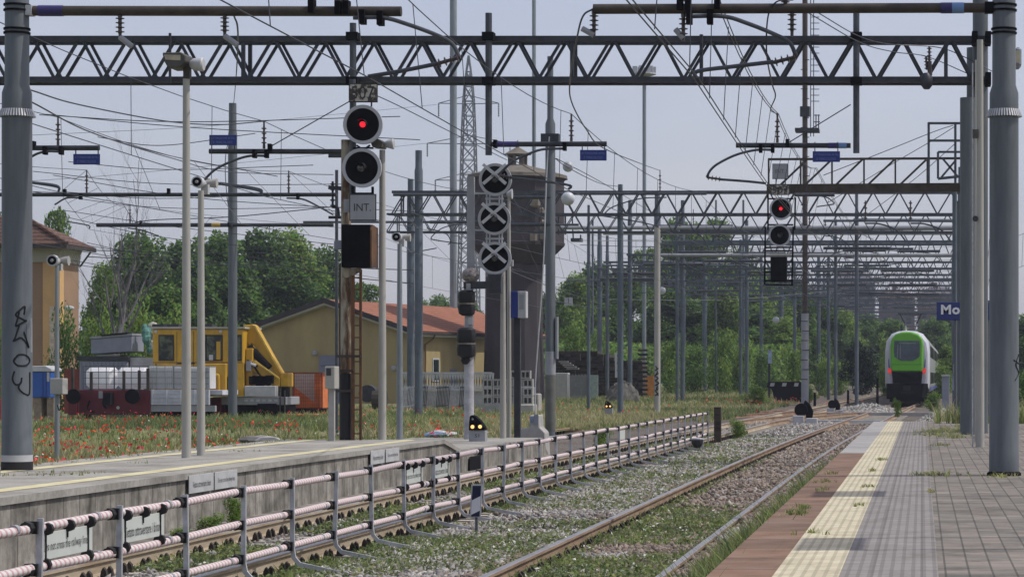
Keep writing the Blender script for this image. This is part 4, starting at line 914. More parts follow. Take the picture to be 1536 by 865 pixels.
pf.beam(P(1220, 173, Yl), P(1230, 173, Yl), .05); pf.beam(P(1220, 183, Yl), P(1230, 183, Yl), .05)
obj('platform', pf, STEEL, t)
obj('band', MB().lathe((GX(1207.5, 150), 150, 0), [(.30, GZ(175, 150)), (.30, GZ(160, 150))], 12), STEEL, t)
obj('grey_lower_tube', MB().lathe((GX(1207.5, 150), 150, 0), [(.222, 0), (.219, GZ(470, 150))], 12), GREYP, t, smooth=True)
# mast at the right of the small far posts near the train
mast(1432, 280, 96, 9, 'grey mast partly hidden behind the station name board', GALVD)
t = mast(1459, 95, 44, 2.2, 'thin conduit pipe rising beside the gantry posts on the near platform', LSTEEL, 1, PZ+.2)
# lattice pylon
t = thing('lattice_pylon', 'steel lattice power pylon far behind the three-lamp signal', 'pylon', (GX(703, 420), 420, 0)); lp = MB(); Yp = 420
prof_ = [(690, 17), (420, 14), (330, 12), (205, 9.5), (140, 7), (83, .6)]
def half(y_):
    for (a, wa), (b, wb) in zip(prof_, prof_[1:]):
        if b <= y_ <= a: return (wb+(wa-wb)*(y_-b)/(a-b))*Yp/F
levels = [600]+list(range(570, 84, -22))+[84]; xc_ = GX(703, Yp)
for a, b in zip(levels, levels[1:]):
    ha, hb_ = half(a), half(b); za, zb_ = GZ(a, Yp), GZ(b, Yp)
    ca = [(xc_+i*ha, Yp+j*ha, za) for i, j in ((-1, -1), (1, -1), (1, 1), (-1, 1))]; cb = [(xc_+i*hb_, Yp+j*hb_, zb_) for i, j in ((-1, -1), (1, -1), (1, 1), (-1, 1))]
    for k in range(4):
        lp.beam(ca[k], cb[k], .2); lp.beam(ca[k], cb[(k+1) % 4], .12); lp.beam(ca[(k+1) % 4], cb[k], .12); lp.beam(cb[k], cb[(k+1) % 4], .12)
obj('lattice_tower', lp, M('pylon_steel', (.17, .18, .19), .6, .2), t)
for y_, s_ in ((155, 45), (215, 62), (270, 50)):
    am = MB()
    for sg in (-1, 1):
        tip = P(703+sg*s_, y_, Yp); am.beam(P(703, y_-12, Yp), tip, .12); am.beam(P(703, y_+1, Yp-.5), tip, .14); am.beam(P(703, y_+1, Yp+.5), tip, .12); am.insul(tip, tip-Vector((0, 0, 2.2)), .18, 6)
    obj('cross_arm', am, MATS['pylon_steel'], t)

# --- overhead line runs
def run(label, mess, cont, dn=5, double=True, r=.0085, group='overhead line wires'):
    t = thing('overhead_line', label, 'overhead wire', tuple(mess[0]), group=group)
    def sag(pts, s):
        out = []
        for a, b in zip(pts, pts[1:]):
            n = 10
            for k in range(n): f = k/n; p = Vector(a).lerp(Vector(b), f); p.z -= s*(b[1]-a[1])/25*4*f*(1-f); out.append(p)
        out.append(Vector(pts[-1])); return out
    M_ = sag(mess, .35); Ct = sag(cont, .02)
    for dx in ((-.03, .03) if double else (0,)):
        obj('contact_wire', MB().poly([p+Vector((dx, 0, 0)) for p in Ct], r, 5, cap=False), WIRE, t)
        obj('messenger_wire', MB().poly([p+Vector((dx*.8, 0, 0)) for p in M_], r, 5, cap=False), WIRE, t)
    def at(L, y):
        for a, b in zip(L, L[1:]):
            if a.y <= y <= b.y: return a.lerp(b, (y-a.y)/(b.y-a.y+1e-9))
    y = mess[0][1]+2; db = MB()
    while y < min(140, mess[-1][1]):
        a, b = at(M_, y), at(Ct, y)
        if a and b:
            if y < 60: obj('dropper', MB().poly([a, b], r*.75, 4, cap=False), WIRE, t)
            else: db.poly([a, b], r*.75, 4, cap=False)
        y += dn
    if db.v: tag(obj('far_droppers', db, WIRE, t), kind='stuff')
    return t
def xz(Y, px, py): v = P(px, py, Y); return (v.x, Y, v.z)
tail = lambda X, zs, k=1.: [(X+drift(Y)*k, Y, z) for Y, z in zip((110, 150, 195, 260, 350, 420), zs)]
run('pair of contact and messenger wires over the near track', [(-2.6, 8, 7.1), (-2.72, 31, 6.95), xz(53.8, 1166, 171), xz(79, 1224, 252)]+tail(-3.0, (7.6,)*6), [(-3.15, 8, 5.55), xz(31.2, 1045, 118), xz(53.8, 1150, 276), xz(79, 1206, 340)]+tail(-2.95, (5.9,)*6), 3.4)
run('wires over the track behind the barrier', [(-6.9, 8, 7.1), (-6.9, 31, 6.95), xz(53.8, 857, 171), (-6.9, 79, 7.4)]+tail(-6.9, (7.6,)*6, .8), [(-7.1, 8, 5.5), xz(31.2, 552, 116), xz(53.8, 853, 285), (-6.9, 79, 5.8)]+tail(-6.95, (5.9,)*6, .8), 4.2, False)
run('wires over the overgrown siding', [(-13.0, 20, 7.6), xz(53.8, 396, 182), (-12.6, 76, 7.1)]+tail(-12, (7.6,)*6, .6), [(-12.9, 20, 5.6), xz(53.8, 394, 294), (-12.4, 76, 5.6)]+tail(-12, (5.9,)*6, .6), 5.5, False)
run('wires over the rusty siding', [(-17.5, 30, 7.6), xz(53.8, 87, 176), xz(76, 433, 257)]+tail(-16, (7.8,)*6, .5), [(-17.2, 30, 5.6), xz(53.8, 88, 288), (-16.4, 76, 5.6)]+tail(-15.6, (5.9,)*6, .5), 5.5, False)
run('wires over the yard tracks by the work train', [(-27, 50, 7.6), xz(76, 130, 255), xz(104, 195, 308)]+tail(-24, (8.0,)*6, .3), [(-27, 50, 5.8), xz(76, 90, 289), xz(104, 134, 344)]+tail(-24, (6.0,)*6, .3), 6, False)
run('wires over the first track right of the train', [(4.5, 40, 7.3), (4.8, 80, 7.3)]+tail(2.0, (7.6,)*6), [(4.4, 40, 5.7), (4.7, 80, 5.8)]+tail(2.0, (5.9,)*6), 6, False)
def cable(label, pts, r=.009, s=0.):
    pts = [P(a, b, Y) for a, b, Y in pts]; q = bez(pts, 8)
    o = obj('cable', MB().poly([p-Vector((0, 0, s*math.sin(math.pi*i/(len(q)-1)))) for i, p in enumerate(q)], r, 5, cap=False), WIRE)
    o.name = 'cable'; return tag(o, label, 'cable', 'loose overhead cables')
for lb, pts, r in (
    ('cable dipping from the left mast over the two lamp columns', [(45, 135, 34), (118, 157, 40), (250, 182, 47), (330, 187, 52), (396, 182, 54)], .012),
    ('second cable from the left mast, sloping to the long pipe arm', [(45, 152, 34), (140, 200, 46), (260, 238, 60), (345, 258, 70), (500, 262, 76)], .012),
    ('guy wire tying the hanging post to the arm with the raised blue sign', [(535, 146, 54), (402, 222, 54)], .012),
    ('guy wire running from the hanging post down past the signal number board', [(540, 133, 54), (590, 155, 58), (660, 190, 66), (760, 240, 84)], .012),
    ('guy wire from the right hanging post down to the far signal arm', [(1276, 157, 54), (1183, 214, 54)], .012),
    ('cable from the right hanging post sagging into the gantry post', [(1228, 20, 42), (1285, 53, 50), (1330, 66, 53), (1405, 71, 54), (1445, 85, 54), (1490, 108, 54)], .010),
    ('lower cable sagging across the right end of the long gantry', [(1213, 20, 42), (1290, 64, 50), (1340, 78, 53), (1390, 85, 54), (1450, 110, 54)], .010),
    ('looped feeder hanging from the near arm over the near track', [(1190, 0, 31.2), (1165, 3, 31.2), (1152, 25, 31.3), (1150, 80, 31.5), (1158, 125, 33), (1163, 145, 36), (1156, 165, 45), (1166, 171, 53.8)], .010),
    ('looped feeder hanging behind the end of the brown arm', [(889, 14, 31.2), (875, 24, 31.3), (866, 55, 32), (855, 120, 36), (858, 155, 42), (880, 195, 48), (905, 222, 54), (960, 245, 80), (990, 256, 110)], .012),
    ('thin feeder dropping from the arm to the lone grey mast', [(350, 20, 31.3), (357, 60, 35), (353, 130, 70), (350, 160, 103)], .012),
    ('thin feeder pair left of the lone mast', [(345, 200, 104), (338, 240, 104), (340, 290, 104), (346, 330, 104)], .016),
    ('slanting wires rising to the access frame on the right', [(1235, 263, 79), (1320, 230, 79), (1400, 198, 79), (1430, 188, 79)], .012),
    ('steeper slanting wires rising to the access frame on the right', [(1240, 305, 90), (1340, 245, 85), (1400, 210, 82), (1432, 190, 79)], .012),
    ('third slanting wire crossing the brown walkway beam', [(1290, 330, 100), (1370, 270, 88), (1432, 216, 80)], .012),
    ('high thin conductor from the pylon to the left', [(655, 157, 420), (500, 172, 380), (300, 190, 340), (45, 203, 300)], .03),
    ('second high conductor from the pylon to the left', [(640, 215, 420), (480, 232, 380), (200, 260, 330), (40, 272, 300)], .03),
    ('wire crossing low in front of the wooded slope', [(190, 338, 104), (230, 330, 104), (350, 325, 104), (500, 310, 104)], .02),
    ('pair of pale lines crossing the trees on the left, upper one', [(130, 375, 120), (300, 380, 120), (400, 380, 120), (520, 400, 120), (620, 405, 120)], .022),
    ('pair of pale lines crossing the trees on the left, lower one', [(130, 385, 120), (300, 393, 120), (400, 395, 120), (520, 415, 120), (620, 425, 120)], .022),
    ('wire crossing from the house eaves to the trees', [(50, 365, 125), (110, 375, 120), (240, 395, 120), (345, 397, 110)], .016),
    ('low wires tying the tower mast to the posts by the sleepers, upper', [(760, 404, 72), (826, 430, 90), (900, 455, 195)], .016),
    ('low wires tying the tower mast to the posts by the sleepers, lower', [(835, 452, 110), (900, 462, 195), (945, 440, 168)], .02),
    ('wire slanting from the tower mast over the tree tops', [(835, 238, 72), (905, 275, 100), (1000, 330, 150), (1060, 352, 190)], .014),
    ('thin stay rope running down beside the bare post', [(1003, 470, 200), (995, 540, 200), (985, 580, 200)], .02),
    ('wire from the white ball insulator by the tower', [(826, 232, 72), (853, 252, 80), (900, 275, 100), (930, 280, 110)], .014)):
    cable(lb, pts, r)
# many thin cross-span wires of the far yard: each one a wire of its own
for k in range(34):
    Y = 150+k*7.5; y0 = 360+(k % 12)*9.5+random.uniform(-4, 4); a = 860+k*9+random.uniform(-40, 40); b = min(1440, a+random.uniform(160, 380))
    sl_ = random.uniform(-14, 14); md = random.uniform(2, 9)
    o = obj('cable', MB().poly(bez(PP(Y, (a, y0), ((a+b)/2, y0+sl_/2+md), (b, y0+sl_)), 6), .018, 4, cap=False), WIRE if k % 3 else GREYP)
    o.name = 'cable'; tag(o, 'thin wire among the dense web of wires over the distant yard', 'cable', 'web of distant wires')
for k in range(15):
    rr = random.Random(k*7+1); Y = 58+k*4.2; a = rr.uniform(45, 150); b = rr.uniform(380, 640); y0 = 165+k*17+rr.uniform(-14, 14); y1 = y0+rr.uniform(-18, 62)
    o = obj('cable', MB().poly(bez(PP(Y, (a, y0), (a*.6+b*.4, y0*.6+y1*.4+rr.uniform(4, 15)), (b, y1)), 8), .007+.00006*Y, 5, cap=False), WIRE); o.name = 'cable'; tag(o, 'fine sagging wire over the tracks at the left, one of many crossing', 'cable', 'fine wires over the left tracks')
for k, (px, py, Y, r_) in enumerate(((852, 250, 80, .17), (852, 298, 82, .22), (993, 436, 150, .22), (1164, 480, 225, .3))):
    o = obj('insulator_ball', MB().sphere(P(px, py, Y), r_, 14, 8), M('pale_ball', (.42, .44, .47), .4), smooth=True)
    tag(o, ('upper pale round tensioning disc on the wire beside the water tower', 'lower pale round tensioning disc against the tower wall', 'round pale disc on a wire before the trees', 'small round pale disc on a far wire')[k], 'insulator')

# ================================================================== LAMP AND SPEAKER COLUMNS
def column(px, top, Y, wpx, zb, label, mat=CREAM, name='lamp_column', cat='lamp column'):
    x = GX(px, Y); t = thing(name, label, cat, (x, Y, zb)); r = wpx/2*Y/F
    obj('column', MB().lathe((x, Y, 0), [(r, zb-.15), (r*.98, zb+1.2), (r*.72, GZ(top, Y))], 16), mat, t, smooth=True); return t
def horn(px, py, Y, r_, t, two=True):
    """round loudspeaker looking at the camera, a second one looking away"""
    p = P(px, py, Y); r = r_*Y/F
    h = obj('horn', MB().lathe(p, [(r, -.16), (r*1.02, -.05), (r*.7, .10), (r*.45, .22)], 18, 'y'), OFFW, t, smooth=True)
    obj('mouth', MB().lathe(p+Vector((0, -.165, 0)), [(r*.78, 0), (r*.76, .004)], 18, 'y'), BLACKM, h); obj('cone', MB().lathe(p+Vector((0, -.19, 0)), [(r*.25, 0), (r*.3, .02)], 12, 'y'), GREYP, h)
    if two: obj('rear_horn', MB().lathe(p+Vector((r*.95, .25, .01)), [(r*.45, -.1), (r*.7, .0), (r*.85, .10)], 16, 'x'), SHAD, t, smooth=True)
    obj('bracket', MB().cbox(p+Vector((r*.6, .1, -r*1.1)), .10, .1, .14), OFFW, t)
Yc = 36.
t = column(279.5, 118, Yc, 14, LZ, 'tallest cream lamp column with a tilted floodlight, front of the pair')
q = P(268, 91, Yc)
hd = MB(); hd.prism([(-.165, .085), (.10, .09), (.155, .05), (.16, -.04), (.08, -.12), (-.09, -.125), (-.15, -.02)], -.22, .22); hd.v = [(v[0]+q.x, v[1]+q.y, v[2]+q.z-.0) for v in hd.v]
hh = obj('floodlight', hd, M('lamp_olive', (.075, .072, .065), .6, .2), t, bevel=.012)
obj('lens', MB().add([(q.x-.14, q.y-.224, q.z+.055), (q.x+.09, q.y-.224, q.z+.05), (q.x+.09, q.y-.224, q.z-.025), (q.x-.12, q.y-.224, q.z-.015)], [(0, 1, 2, 3)]), MATS['lamp_lens'], hh, recalc=False)
obj('second_lamp', MB().lathe(P(294, 98, Yc)+Vector((-.08, 0, .01)), [(.05, 0), (.085, .05), (.10, .17), (.085, .19)], 14, 'x'), OFFW, t, smooth=True); obj('bracket', MB().cbox(P(281, 110, Yc), .09, .1, .16), BROWNST, t)
t = column(301.5, 286, 37.2, 12, LZ, 'shorter cream column with a round loudspeaker just right of the tall lamp column', name='loudspeaker_column', cat='loudspeaker column'); horn(300, 274, 37.2, 8.5, t)
t = column(85.5, 398, 53, 7.5, 0, 'grey-green column with a loudspeaker and a cabinet, before the brown house', GALVL, 'loudspeaker_column', 'loudspeaker column'); horn(82, 391, 53, 8.5, t)
cb = obj('cabinet', MB().box(GX(80, 53), GX(99, 53), 52.8, 53.12, GZ(591, 53), GZ(567, 53)), SHAD, t, bevel=.01); obj('cable', MB().poly(bez(PP(52.9, (90, 590), (92, 605), (89, 615), (86, 607))), .012, 6), RUBBER, cb)
t = column(573.5, 225, 46.4, 12, LZ, 'pale lamp column right beside the large red signal', WHITE and CREAM)
obj('floodlight', MB().prism([(GX(558, 46.4), GZ(212, 46.4)), (GX(570, 46.4), GZ(209, 46.4)), (GX(578, 46.4), GZ(214, 46.4)), (GX(576, 46.4), GZ(223, 46.4)), (GX(562, 46.4), GZ(222, 46.4))], 46.2, 46.6), MATS['lamp_olive'], t, bevel=.01)
obj('second_lamp', MB().lathe(P(577, 216, 46.4), [(.04, 0), (.075, .06), (.10, .15), (.09, .17)], 14, 'x'), OFFW, t, smooth=True)
t = column(599.5, 366, 47.6, 9.5, LZ, 'thinner column with a loudspeaker right of the large red signal', GALVL, 'loudspeaker_column', 'loudspeaker column'); horn(597, 356, 47.6, 7, t)
t = column(754.5, 398, 58, 9.5, .31, 'cream column with a small speaker under the third crossed lamp', name='loudspeaker_column', cat='loudspeaker column'); horn(762, 388, 58, 5.5, t, False)
t = column(763.5, 345, 59.6, 7, .31, 'second cream column close behind the three crossed lamps'); obj('floodlight', MB().lathe(P(760, 291, 59.6)+Vector((0, 0, 0)), [(.04, 0), (.11, .10), (.12, .13)], 12, 'x'), OFFW, t, smooth=True); obj('arm', MB().poly(PP(59.6, (763.5, 345), (763.5, 295)), .035, 8), CREAM, t)
t = column(1470, 60, 44, 13, PZ, 'cream lamp column standing on the near platform before the dark gantry posts'); obj('clamp', MB().cbox(P(1463, 201, 44), .10, .2, .14), MATS['lamp_olive'], t)
obj('small_bracket', MB().lathe(P(1463, 328, 43.9), [(.05, -.03), (.05, .03)], 12, 'y'), STEEL, t)
t = column(1463.5, 90, 47.5, 3, PZ, 'very thin cream pipe standing close to the lamp column')
# navy and white box on a dark post
t = thing('train_info_post', 'navy and white box on a dark grey post beside the cream columns', 'sign post', (GX(776, 59.3), 59.3, .31))
obj('post', MB().box(GX(772, 59.3), GX(781, 59.3), 59.2, 59.35, .1, GZ(472, 59.3)), STEEL, t); obj('box', MB().box(GX(768, 59.3), GX(778.5, 59.3), 59.1, 59.45, GZ(477, 59.3), GZ(437, 59.3)), BLUE, t, bevel=.01)
obj('white_panel', MB().box(GX(778.7, 59.3), GX(791, 59.3), 59.1, 59.4, GZ(477, 59.3), GZ(437, 59.3)), OFFW, t, bevel=.01); obj('faded_notice', MB().box(GX(781, 59.3), GX(788, 59.3), 59.09, 59.098, GZ(464, 59.3), GZ(442, 59.3)), GREYP, t)

# ================================================================== SIGNALS
def disc_lamp(px, py, Y, rpx, t, lamp, crossed=False, hood=True):
    p = P(px, py, Y); r = rpx*Y/F
    d = obj('signal_disc', MB().lathe(p, [(r*.83, .02), (r*.83, -.02)], 40, 'y'), BLACKM, t)
    rim = MB(); n = 44
    for k in range(n+1):
        a = 2*math.pi*k/n; c, s_ = math.cos(a), math.sin(a)
        for rr_, dy in ((r*.83, -.025), (r, -.03), (r, .04), (r*.83, .04)): rim.v.append((p.x+c*rr_, p.y+dy, p.z+s_*rr_))
    for k in range(n):
        for j in range(4): rim.f.append((k*4+j, k*4+(j+1) % 4, k*4+4+(j+1) % 4, k*4+4+j)); rim.m.append(0)
    obj('rim', rim, RIMG, d)
    obj('housing', MB().lathe(p, [(r*.6, .03), (r*.55, .22), (r*.3, .26)], 20, 'y'), BLACK, t, smooth=True)
    obj('lens', MB().lathe(p+Vector((0, -.022, 0)), [(r*(.15 if lamp else .22), 0), (r*(.14 if lamp else .20), -.03), (r*.07, -.045)], 20, 'y'), REDL if lamp else LENS, d, smooth=True)
    if hood:
        hm = MB(); pr = []
        for k in range(13):
            a = math.radians(-10+k*12.5); pr.append((math.cos(a)*r*.26, math.sin(a)*r*.26))
        for (a, b), (c, e) in zip(pr, pr[1:]): hm.add([(p.x+a, p.y-.02, p.z+b), (p.x+c, p.y-.02, p.z+e), (p.x+c*.9, p.y-.20, p.z+e*.95), (p.x+a*.9, p.y-.20, p.z+b*.95)], [(0, 1, 2, 3)])
        obj('hood', hm, BLACK, d)
    if crossed:
        cm = MB(); k = r*.78
        for j, s_ in enumerate((-1, 1)): cm.beam((p.x-k*.9*s_+.0, p.y-.10-.015*j, p.z+k*1.1+.02), (p.x+k*.9*s_, p.y-.10-.015*j, p.z-k*.35), .07, .012, up=(0, 1, 0))
        obj('white_cross', cm, M('cross_white', (.52, .53, .55), .6, 0, .06), t)
    return d
def number_plate(px, py, w_, h_, Y, body, t, mat, tmat, tw=.8, th_=.66):
    c = P(px, py, Y); a = w_/2*Y/F; b = h_/2*Y/F
    pl = obj('number_plate', MB().box(c.x-a, c.x+a, Y-.012, Y+.012, c.z-b, c.z+b), mat, t); fr = MB()
    obj('plate_border', MB().box(c.x-a-.02, c.x+a+.02, Y+.013, Y+.03, c.z-b-.02, c.z+b+.02), STEEL, pl)
    text_fit(body, (c.x, Y-.014, c.z), (1, 0, 0), (0, 0, 1), a*2*tw, b*2*th_, tmat, pl)
Ys = 46.0
t = thing('railway_signal', 'large two-lamp signal showing red with INT. plate on a rusty mast', 'signal', (GX(518, Ys), Ys, LZ))
ms = MB().lathe((GX(519, Ys+.25), Ys+.25, 0), [(.105, LZ-.1), (.10, GZ(500, Ys)), (.09, GZ(400, Ys)), (.085, GZ(208, Ys))], 16); obj('mast', ms, RUSTP, t, smooth=True)
obj('black_base', MB().lathe((GX(519, Ys+.25), Ys+.25, 0), [(.118, LZ-.02), (.118, GZ(560, Ys))], 16), BLACK, t, smooth=True)
obj('upper_post', MB().lathe((GX(529, Ys+.12), Ys+.12, 0), [(.055, GZ(300, Ys)), (.055, GZ(118, Ys))], 12), GSTEEL, t, smooth=True)
ld = MB()
for px in (529.5, 541): ld.beam(P(px, 660, Ys+.15), P(px, 404, Ys+.15), .055 if px < 535 else .045)
for k in range(14): ld.beam(P(529.5, 650-k*18, Ys+.15), P(541, 650-k*18, Ys+.15), .022)
obj('ladder', ld, RUST, t)
sd_ = MB(); sd_.beam(P(511, 600, Ys+.3), P(511, 395, Ys+.3), .045)
for y_ in (534, 556, 586): sd_.beam(P(505, y_, Ys+.1), P(541 if y_ == 534 else 530, y_, Ys+.1), .045)
obj('side_bars', sd_, BROWNST, t)
disc_lamp(544.5, 187, Ys, 29.5, t, True); disc_lamp(542.8, 252, Ys, 29.5, t, False)
br_ = MB()
for y_ in (222, 290):
    br_.beam(P(530, y_, Ys+.06), P(560, y_, Ys+.06), .03)
for px in (529, 559): br_.beam(P(px, 280, Ys+.05), P(px, 292, Ys+.05), .04)
br_.beam(P(535, 218, Ys+.05), P(545, 225, Ys+.05), .03); br_.beam(P(555, 218, Ys+.05), P(545, 225, Ys+.05), .03)
for y_ in (190, 250): br_.beam(P(522, y_, Ys+.18), P(544, y_, Ys+.18), .06)
obj('brackets', br_, BLACKM, t)
WPL = M('weathered_plate', (.42, .40, .34), .8, 0, .3, 9, col2=(.05, .04, .035), amt=1.0)
number_plate(544.5, 139.5, 40, 25, Ys-.06, '507', t, WPL, DTEXT, .86, .8)
number_plate(544, 311, 37, 37, Ys-.05, 'INT.', t, GREYP, DTEXT, .68, .30)
obj('plate_hanger', MB().box(GX(556, Ys), GX(558, Ys), Ys, Ys+.03, GZ(160, Ys), GZ(153, Ys)), STEEL, t)
rb = obj('route_box', MB().box(GX(513.5, Ys), GX(557, Ys), Ys-.08, Ys+.30, GZ(401, Ys), GZ(337, Ys)), BLACKM, t, bevel=.006)
obj('rusty_side', MB().prism([(Ys-.11, GZ(401, Ys)), (Ys+.42, GZ(401, Ys)), (Ys+.42, GZ(340, Ys)), (Ys-.02, GZ(337, Ys)), (Ys-.11, GZ(345, Ys))], GX(557.2, Ys), GX(559.5, Ys), 'x'), RUST, rb)
obj('rusty_bracket', MB().prism([(GX(512, Ys), GZ(402, Ys)), (GX(540, Ys), GZ(402, Ys)), (GX(540, Ys), GZ(407, Ys)), (GX(520, Ys), GZ(416, Ys)), (GX(512, Ys), GZ(416, Ys))], Ys+.06, Ys+.12), RUSTP, t)
jb = MB().box(GX(497, Ys), GX(512, Ys), Ys+.2, Ys+.4, GZ(373, Ys), GZ(360, Ys)); obj('junction_box', jb, BOXG, t, bevel=.008)
im = MB(); im.insul(P(499, 272, Ys+.3), P(499, 312, Ys+.3), .05, 5); im.poly(bez(PP(Ys+.3, (499, 310), (506, 312), (508, 326))), .03, 8); im.beam(P(493, 281, Ys+.3), P(516, 283, Ys+.3), .07); im.beam(P(493, 326, Ys+.3), P(516, 326, Ys+.3), .05); im.beam(P(493, 234, Ys+.3), P(518, 234, Ys+.3), .06)
obj('side_insulator', im, STEEL, t)
obj('white_label', MB().box(GX(513, Ys), GX(523, Ys), Ys+.12, Ys+.13, GZ(318, Ys), GZ(298, Ys)), GREYP, t)
# cabinet on a post to its left
t = thing('trackside_cabinet', 'small grey switch cabinet on a post left of the rusty signal mast', 'cabinet', (GX(497.5, 45.6), 45.6, LZ)); obj('post', MB().box(GX(493.5, 45.6), GX(502, 45.6), 45.55, 45.65, LZ-.05, GZ(580, 45.6)), SHAD, t)
cb = obj('cabinet_box', MB().box(GX(490, 45.6), GX(505, 45.6), 45.45, 45.8, GZ(583, 45.6), GZ(549, 45.6)), CREAM, t, bevel=.012); obj('dark_panel', MB().box(GX(492.5, 45.6), GX(499.5, 45.6), 45.44, 45.448, GZ(563, 45.6), GZ(552, 45.6)), STEEL, cb)
# three crossed lamps
Yt = 57.0
t = thing('railway_signal', 'three-lamp signal out of use, each lamp covered by a pale cross', 'signal', (GX(703.5, Yt), Yt, .31))
obj('mast', MB().lathe((GX(703.5, Yt), Yt, 0), [(.115, .2), (.10, GZ(480, Yt)), (.095, GZ(425, Yt))], 16), M('grey_mast_paint', (.36, .36, .38), .6), t, smooth=True)
obj('upper_column', MB().box(GX(700.5, Yt), GX(711, Yt), Yt-.02, Yt+.12, GZ(410, Yt), GZ(265, Yt)), GREYP, t)
hb_ = MB(); hb_.beam(P(696, 428, Yt), P(752, 427, Yt), .16, .16); hb_.box(GX(734, Yt), GX(752, Yt), Yt-.06, Yt+.2, GZ(440, Yt), GZ(412, Yt)); obj('base_beam', hb_, STEEL, t)
rl = MB()
for px in (730, 734.5, 749, 753): rl.beam(P(px, 415, Yt+.1), P(px, 285, Yt+.1), .03)
for y_ in (298, 358, 410): rl.beam(P(728, y_, Yt+.12), P(755, y_, Yt+.12), .04)
for y_ in (290, 345, 400): rl.beam(P(705, y_, Yt+.13), P(735, y_, Yt+.13), .04)
obj('lamp_rails', rl, LSTEEL, t)
disc_lamp(743, 269.5, Yt, 24.5, t, False, True); disc_lamp(741.5, 328, Yt, 24.5, t, False, True); disc_lamp(742.5, 387, Yt, 24.5, t, False, True)
def bag(px, y0, y1, wpx, name, mat):
    mb = MB(); c = P(px, (y0+y1)/2, Yt-.1); hz_ = (y1-y0)/2*Yt/F; hw = wpx/2*Yt/F; rr = random.Random(int(y0)); n = 14; prof2 = [(.55, -1), (.92, -.85), (.98, -.4), (.94, -.15), (.86, -.05), (.95, .1), (1, .5), (.93, .85), (.6, 1)]
    for f, h in prof2:
        for k in range(n):
            a = 2*math.pi*k/n; sq = max(abs(math.cos(a)), abs(math.sin(a))); g = f*hw/sq**.6*(1+.07*(rr.random()-.5)); mb.v.append((c.x+math.cos(a)*g, c.y+math.sin(a)*g*.8, c.z+h*hz_*(1+.05*(rr.random()-.5))))
    for i in range(len(prof2)-1):
        for k in range(n): mb.f.append((i*n+k, i*n+(k+1) % n, (i+1)*n+(k+1) % n, (i+1)*n+k)); mb.m.append(0)
    mb.f += [tuple(range(n)), tuple(range((len(prof2)-1)*n, len(prof2)*n))]; mb.m += [0, 0]
    o = obj(name, mb, mat, t, smooth=True); obj('tape', MB().lathe((c.x, c.y, c.z-hz_*.08), [(hw*1.03, -.02), (hw*1.03, .02)], 14), M('brown_tape', (.14, .12, .10), .6), o)
bag(700, 435, 473, 26, 'bagged_lamp', BLACK); bag(699.5, 491, 536, 28, 'bagged_lamp', BLACK)
obj('torn_bag_end', MB().lathe(P(699, 540, Yt-.05), [(.07, -.09), (.13, 0), (.10, .06)], 8), BLACK, t); obj('white_fitting', MB().cbox(P(706, 481, Yt-.1), .09, .1, .16), OFFW, t)
tag(obj('plastic_wrapping', MB().sphere(P(706, 412, Yt-.05), .20, 12, 8, (1, .8, .85)), M('crumpled_plastic', (.22, .20, .20), .3, 0, .6, 14, bump=1.), t, smooth=True), None)
# dwarf signals
def dwarf(px, base, wpx, Y, label, body, mirror=1, lit=True, gz=None):
    z = GZ(base, Y); x = GX(px, Y); k = wpx*Y/F; t = thing('shunting_signal', label, 'signal', (x, Y, z))
    obj('base_box', MB().box(x-k*.5, x+k*.5, Y-.12, Y+.16, z, z+k*.72), GREYP, t, bevel=.008)
    if body: text_fit(body, (x+k*.0, Y-.123, z+k*.42), (1, 0, 0), (0, 0, 1), k*.26, k*.2, DTEXT, t)
    pts = [(-.5, .74), (.5, .74), (.46, .95), (.22, 1.3), (-.12, 1.62), (-.30, 1.68), (-.44, 1.6), (-.48, 1.3)]
    obj('black_head', MB().prism([(x+a*k*mirror, z+b*k) for a, b in pts], Y-.14, Y+.12), BLACKM, t, bevel=.008)
    for a, b in ((-.24, .96), (.22, .97)):
        o = obj('lamp_hood', MB().lathe((x+a*k*mirror, Y-.15, z+b*k), [(k*.155, .02), (k*.15, -.05)], 14, 'y'), BROWNST, t)
        obj('lamp', MB().lathe((x+a*k*mirror, Y-.195, z+b*k), [(k*.115, 0), (k*.08, -.03)], 14, 'y'), AMBER, o)
    obj('top_lens', MB().lathe((x-.26*k*mirror, Y-.145, z+1.42*k), [(k*.06, 0), (k*.05, -.02)], 10, 'y'), GREYP, t)
dwarf(717, 663, 24.5, 55, 'dwarf signal with two warm lamps on the low platform end', 'S1')
dwarf(913.5, 620, 11.5, 102, 'distant dwarf signal with two tiny lamps in the poppy field', None)
# far signal on its gantry
Yf = 79.0
t = thing('signal_gantry', 'cantilever walkway frame with a rusty beam reaching from the right posts', 'gantry', (GX(1442, Yf), Yf, -.2))
gm = MB()
for dy in (0, .7):
    gm.beam(P(1152, 239, Yf+dy), P(1443, 237.5, Yf+dy), .07)
    for px in (1153, 1201, 1248, 1296, 1343, 1391): gm.beam(P(px, 239, Yf+dy), P(px, 280, Yf+dy), .055)
    for px in (1168, 1205, 1251, 1299, 1347): gm.beam(P(px+2, 278, Yf+dy), P(px+42, 240, Yf+dy), .06)
obj('railing', gm, BROWNST, t)
wb = MB()
for dy in (0, .7): wb.beam(P(1150, 283, Yf+dy), P(1444, 281, Yf+dy), .10, .27)
wb.box(GX(1151, Yf), GX(1443, Yf), Yf, Yf+.7, GZ(278, Yf), GZ(276, Yf)); obj('walkway_beam', wb, M('rusty_beam', (.06, .048, .038), .85, .1, .4, 2), t)
sf = MB()
for px in (1393, 1433):
    sf.beam(P(px, 275, Yf-.3), P(px, 184, Yf-.3), .075)
for y_ in (185, 211): sf.beam(P(1392, y_, Yf-.3), P(1446, y_, Yf-.3), .07)
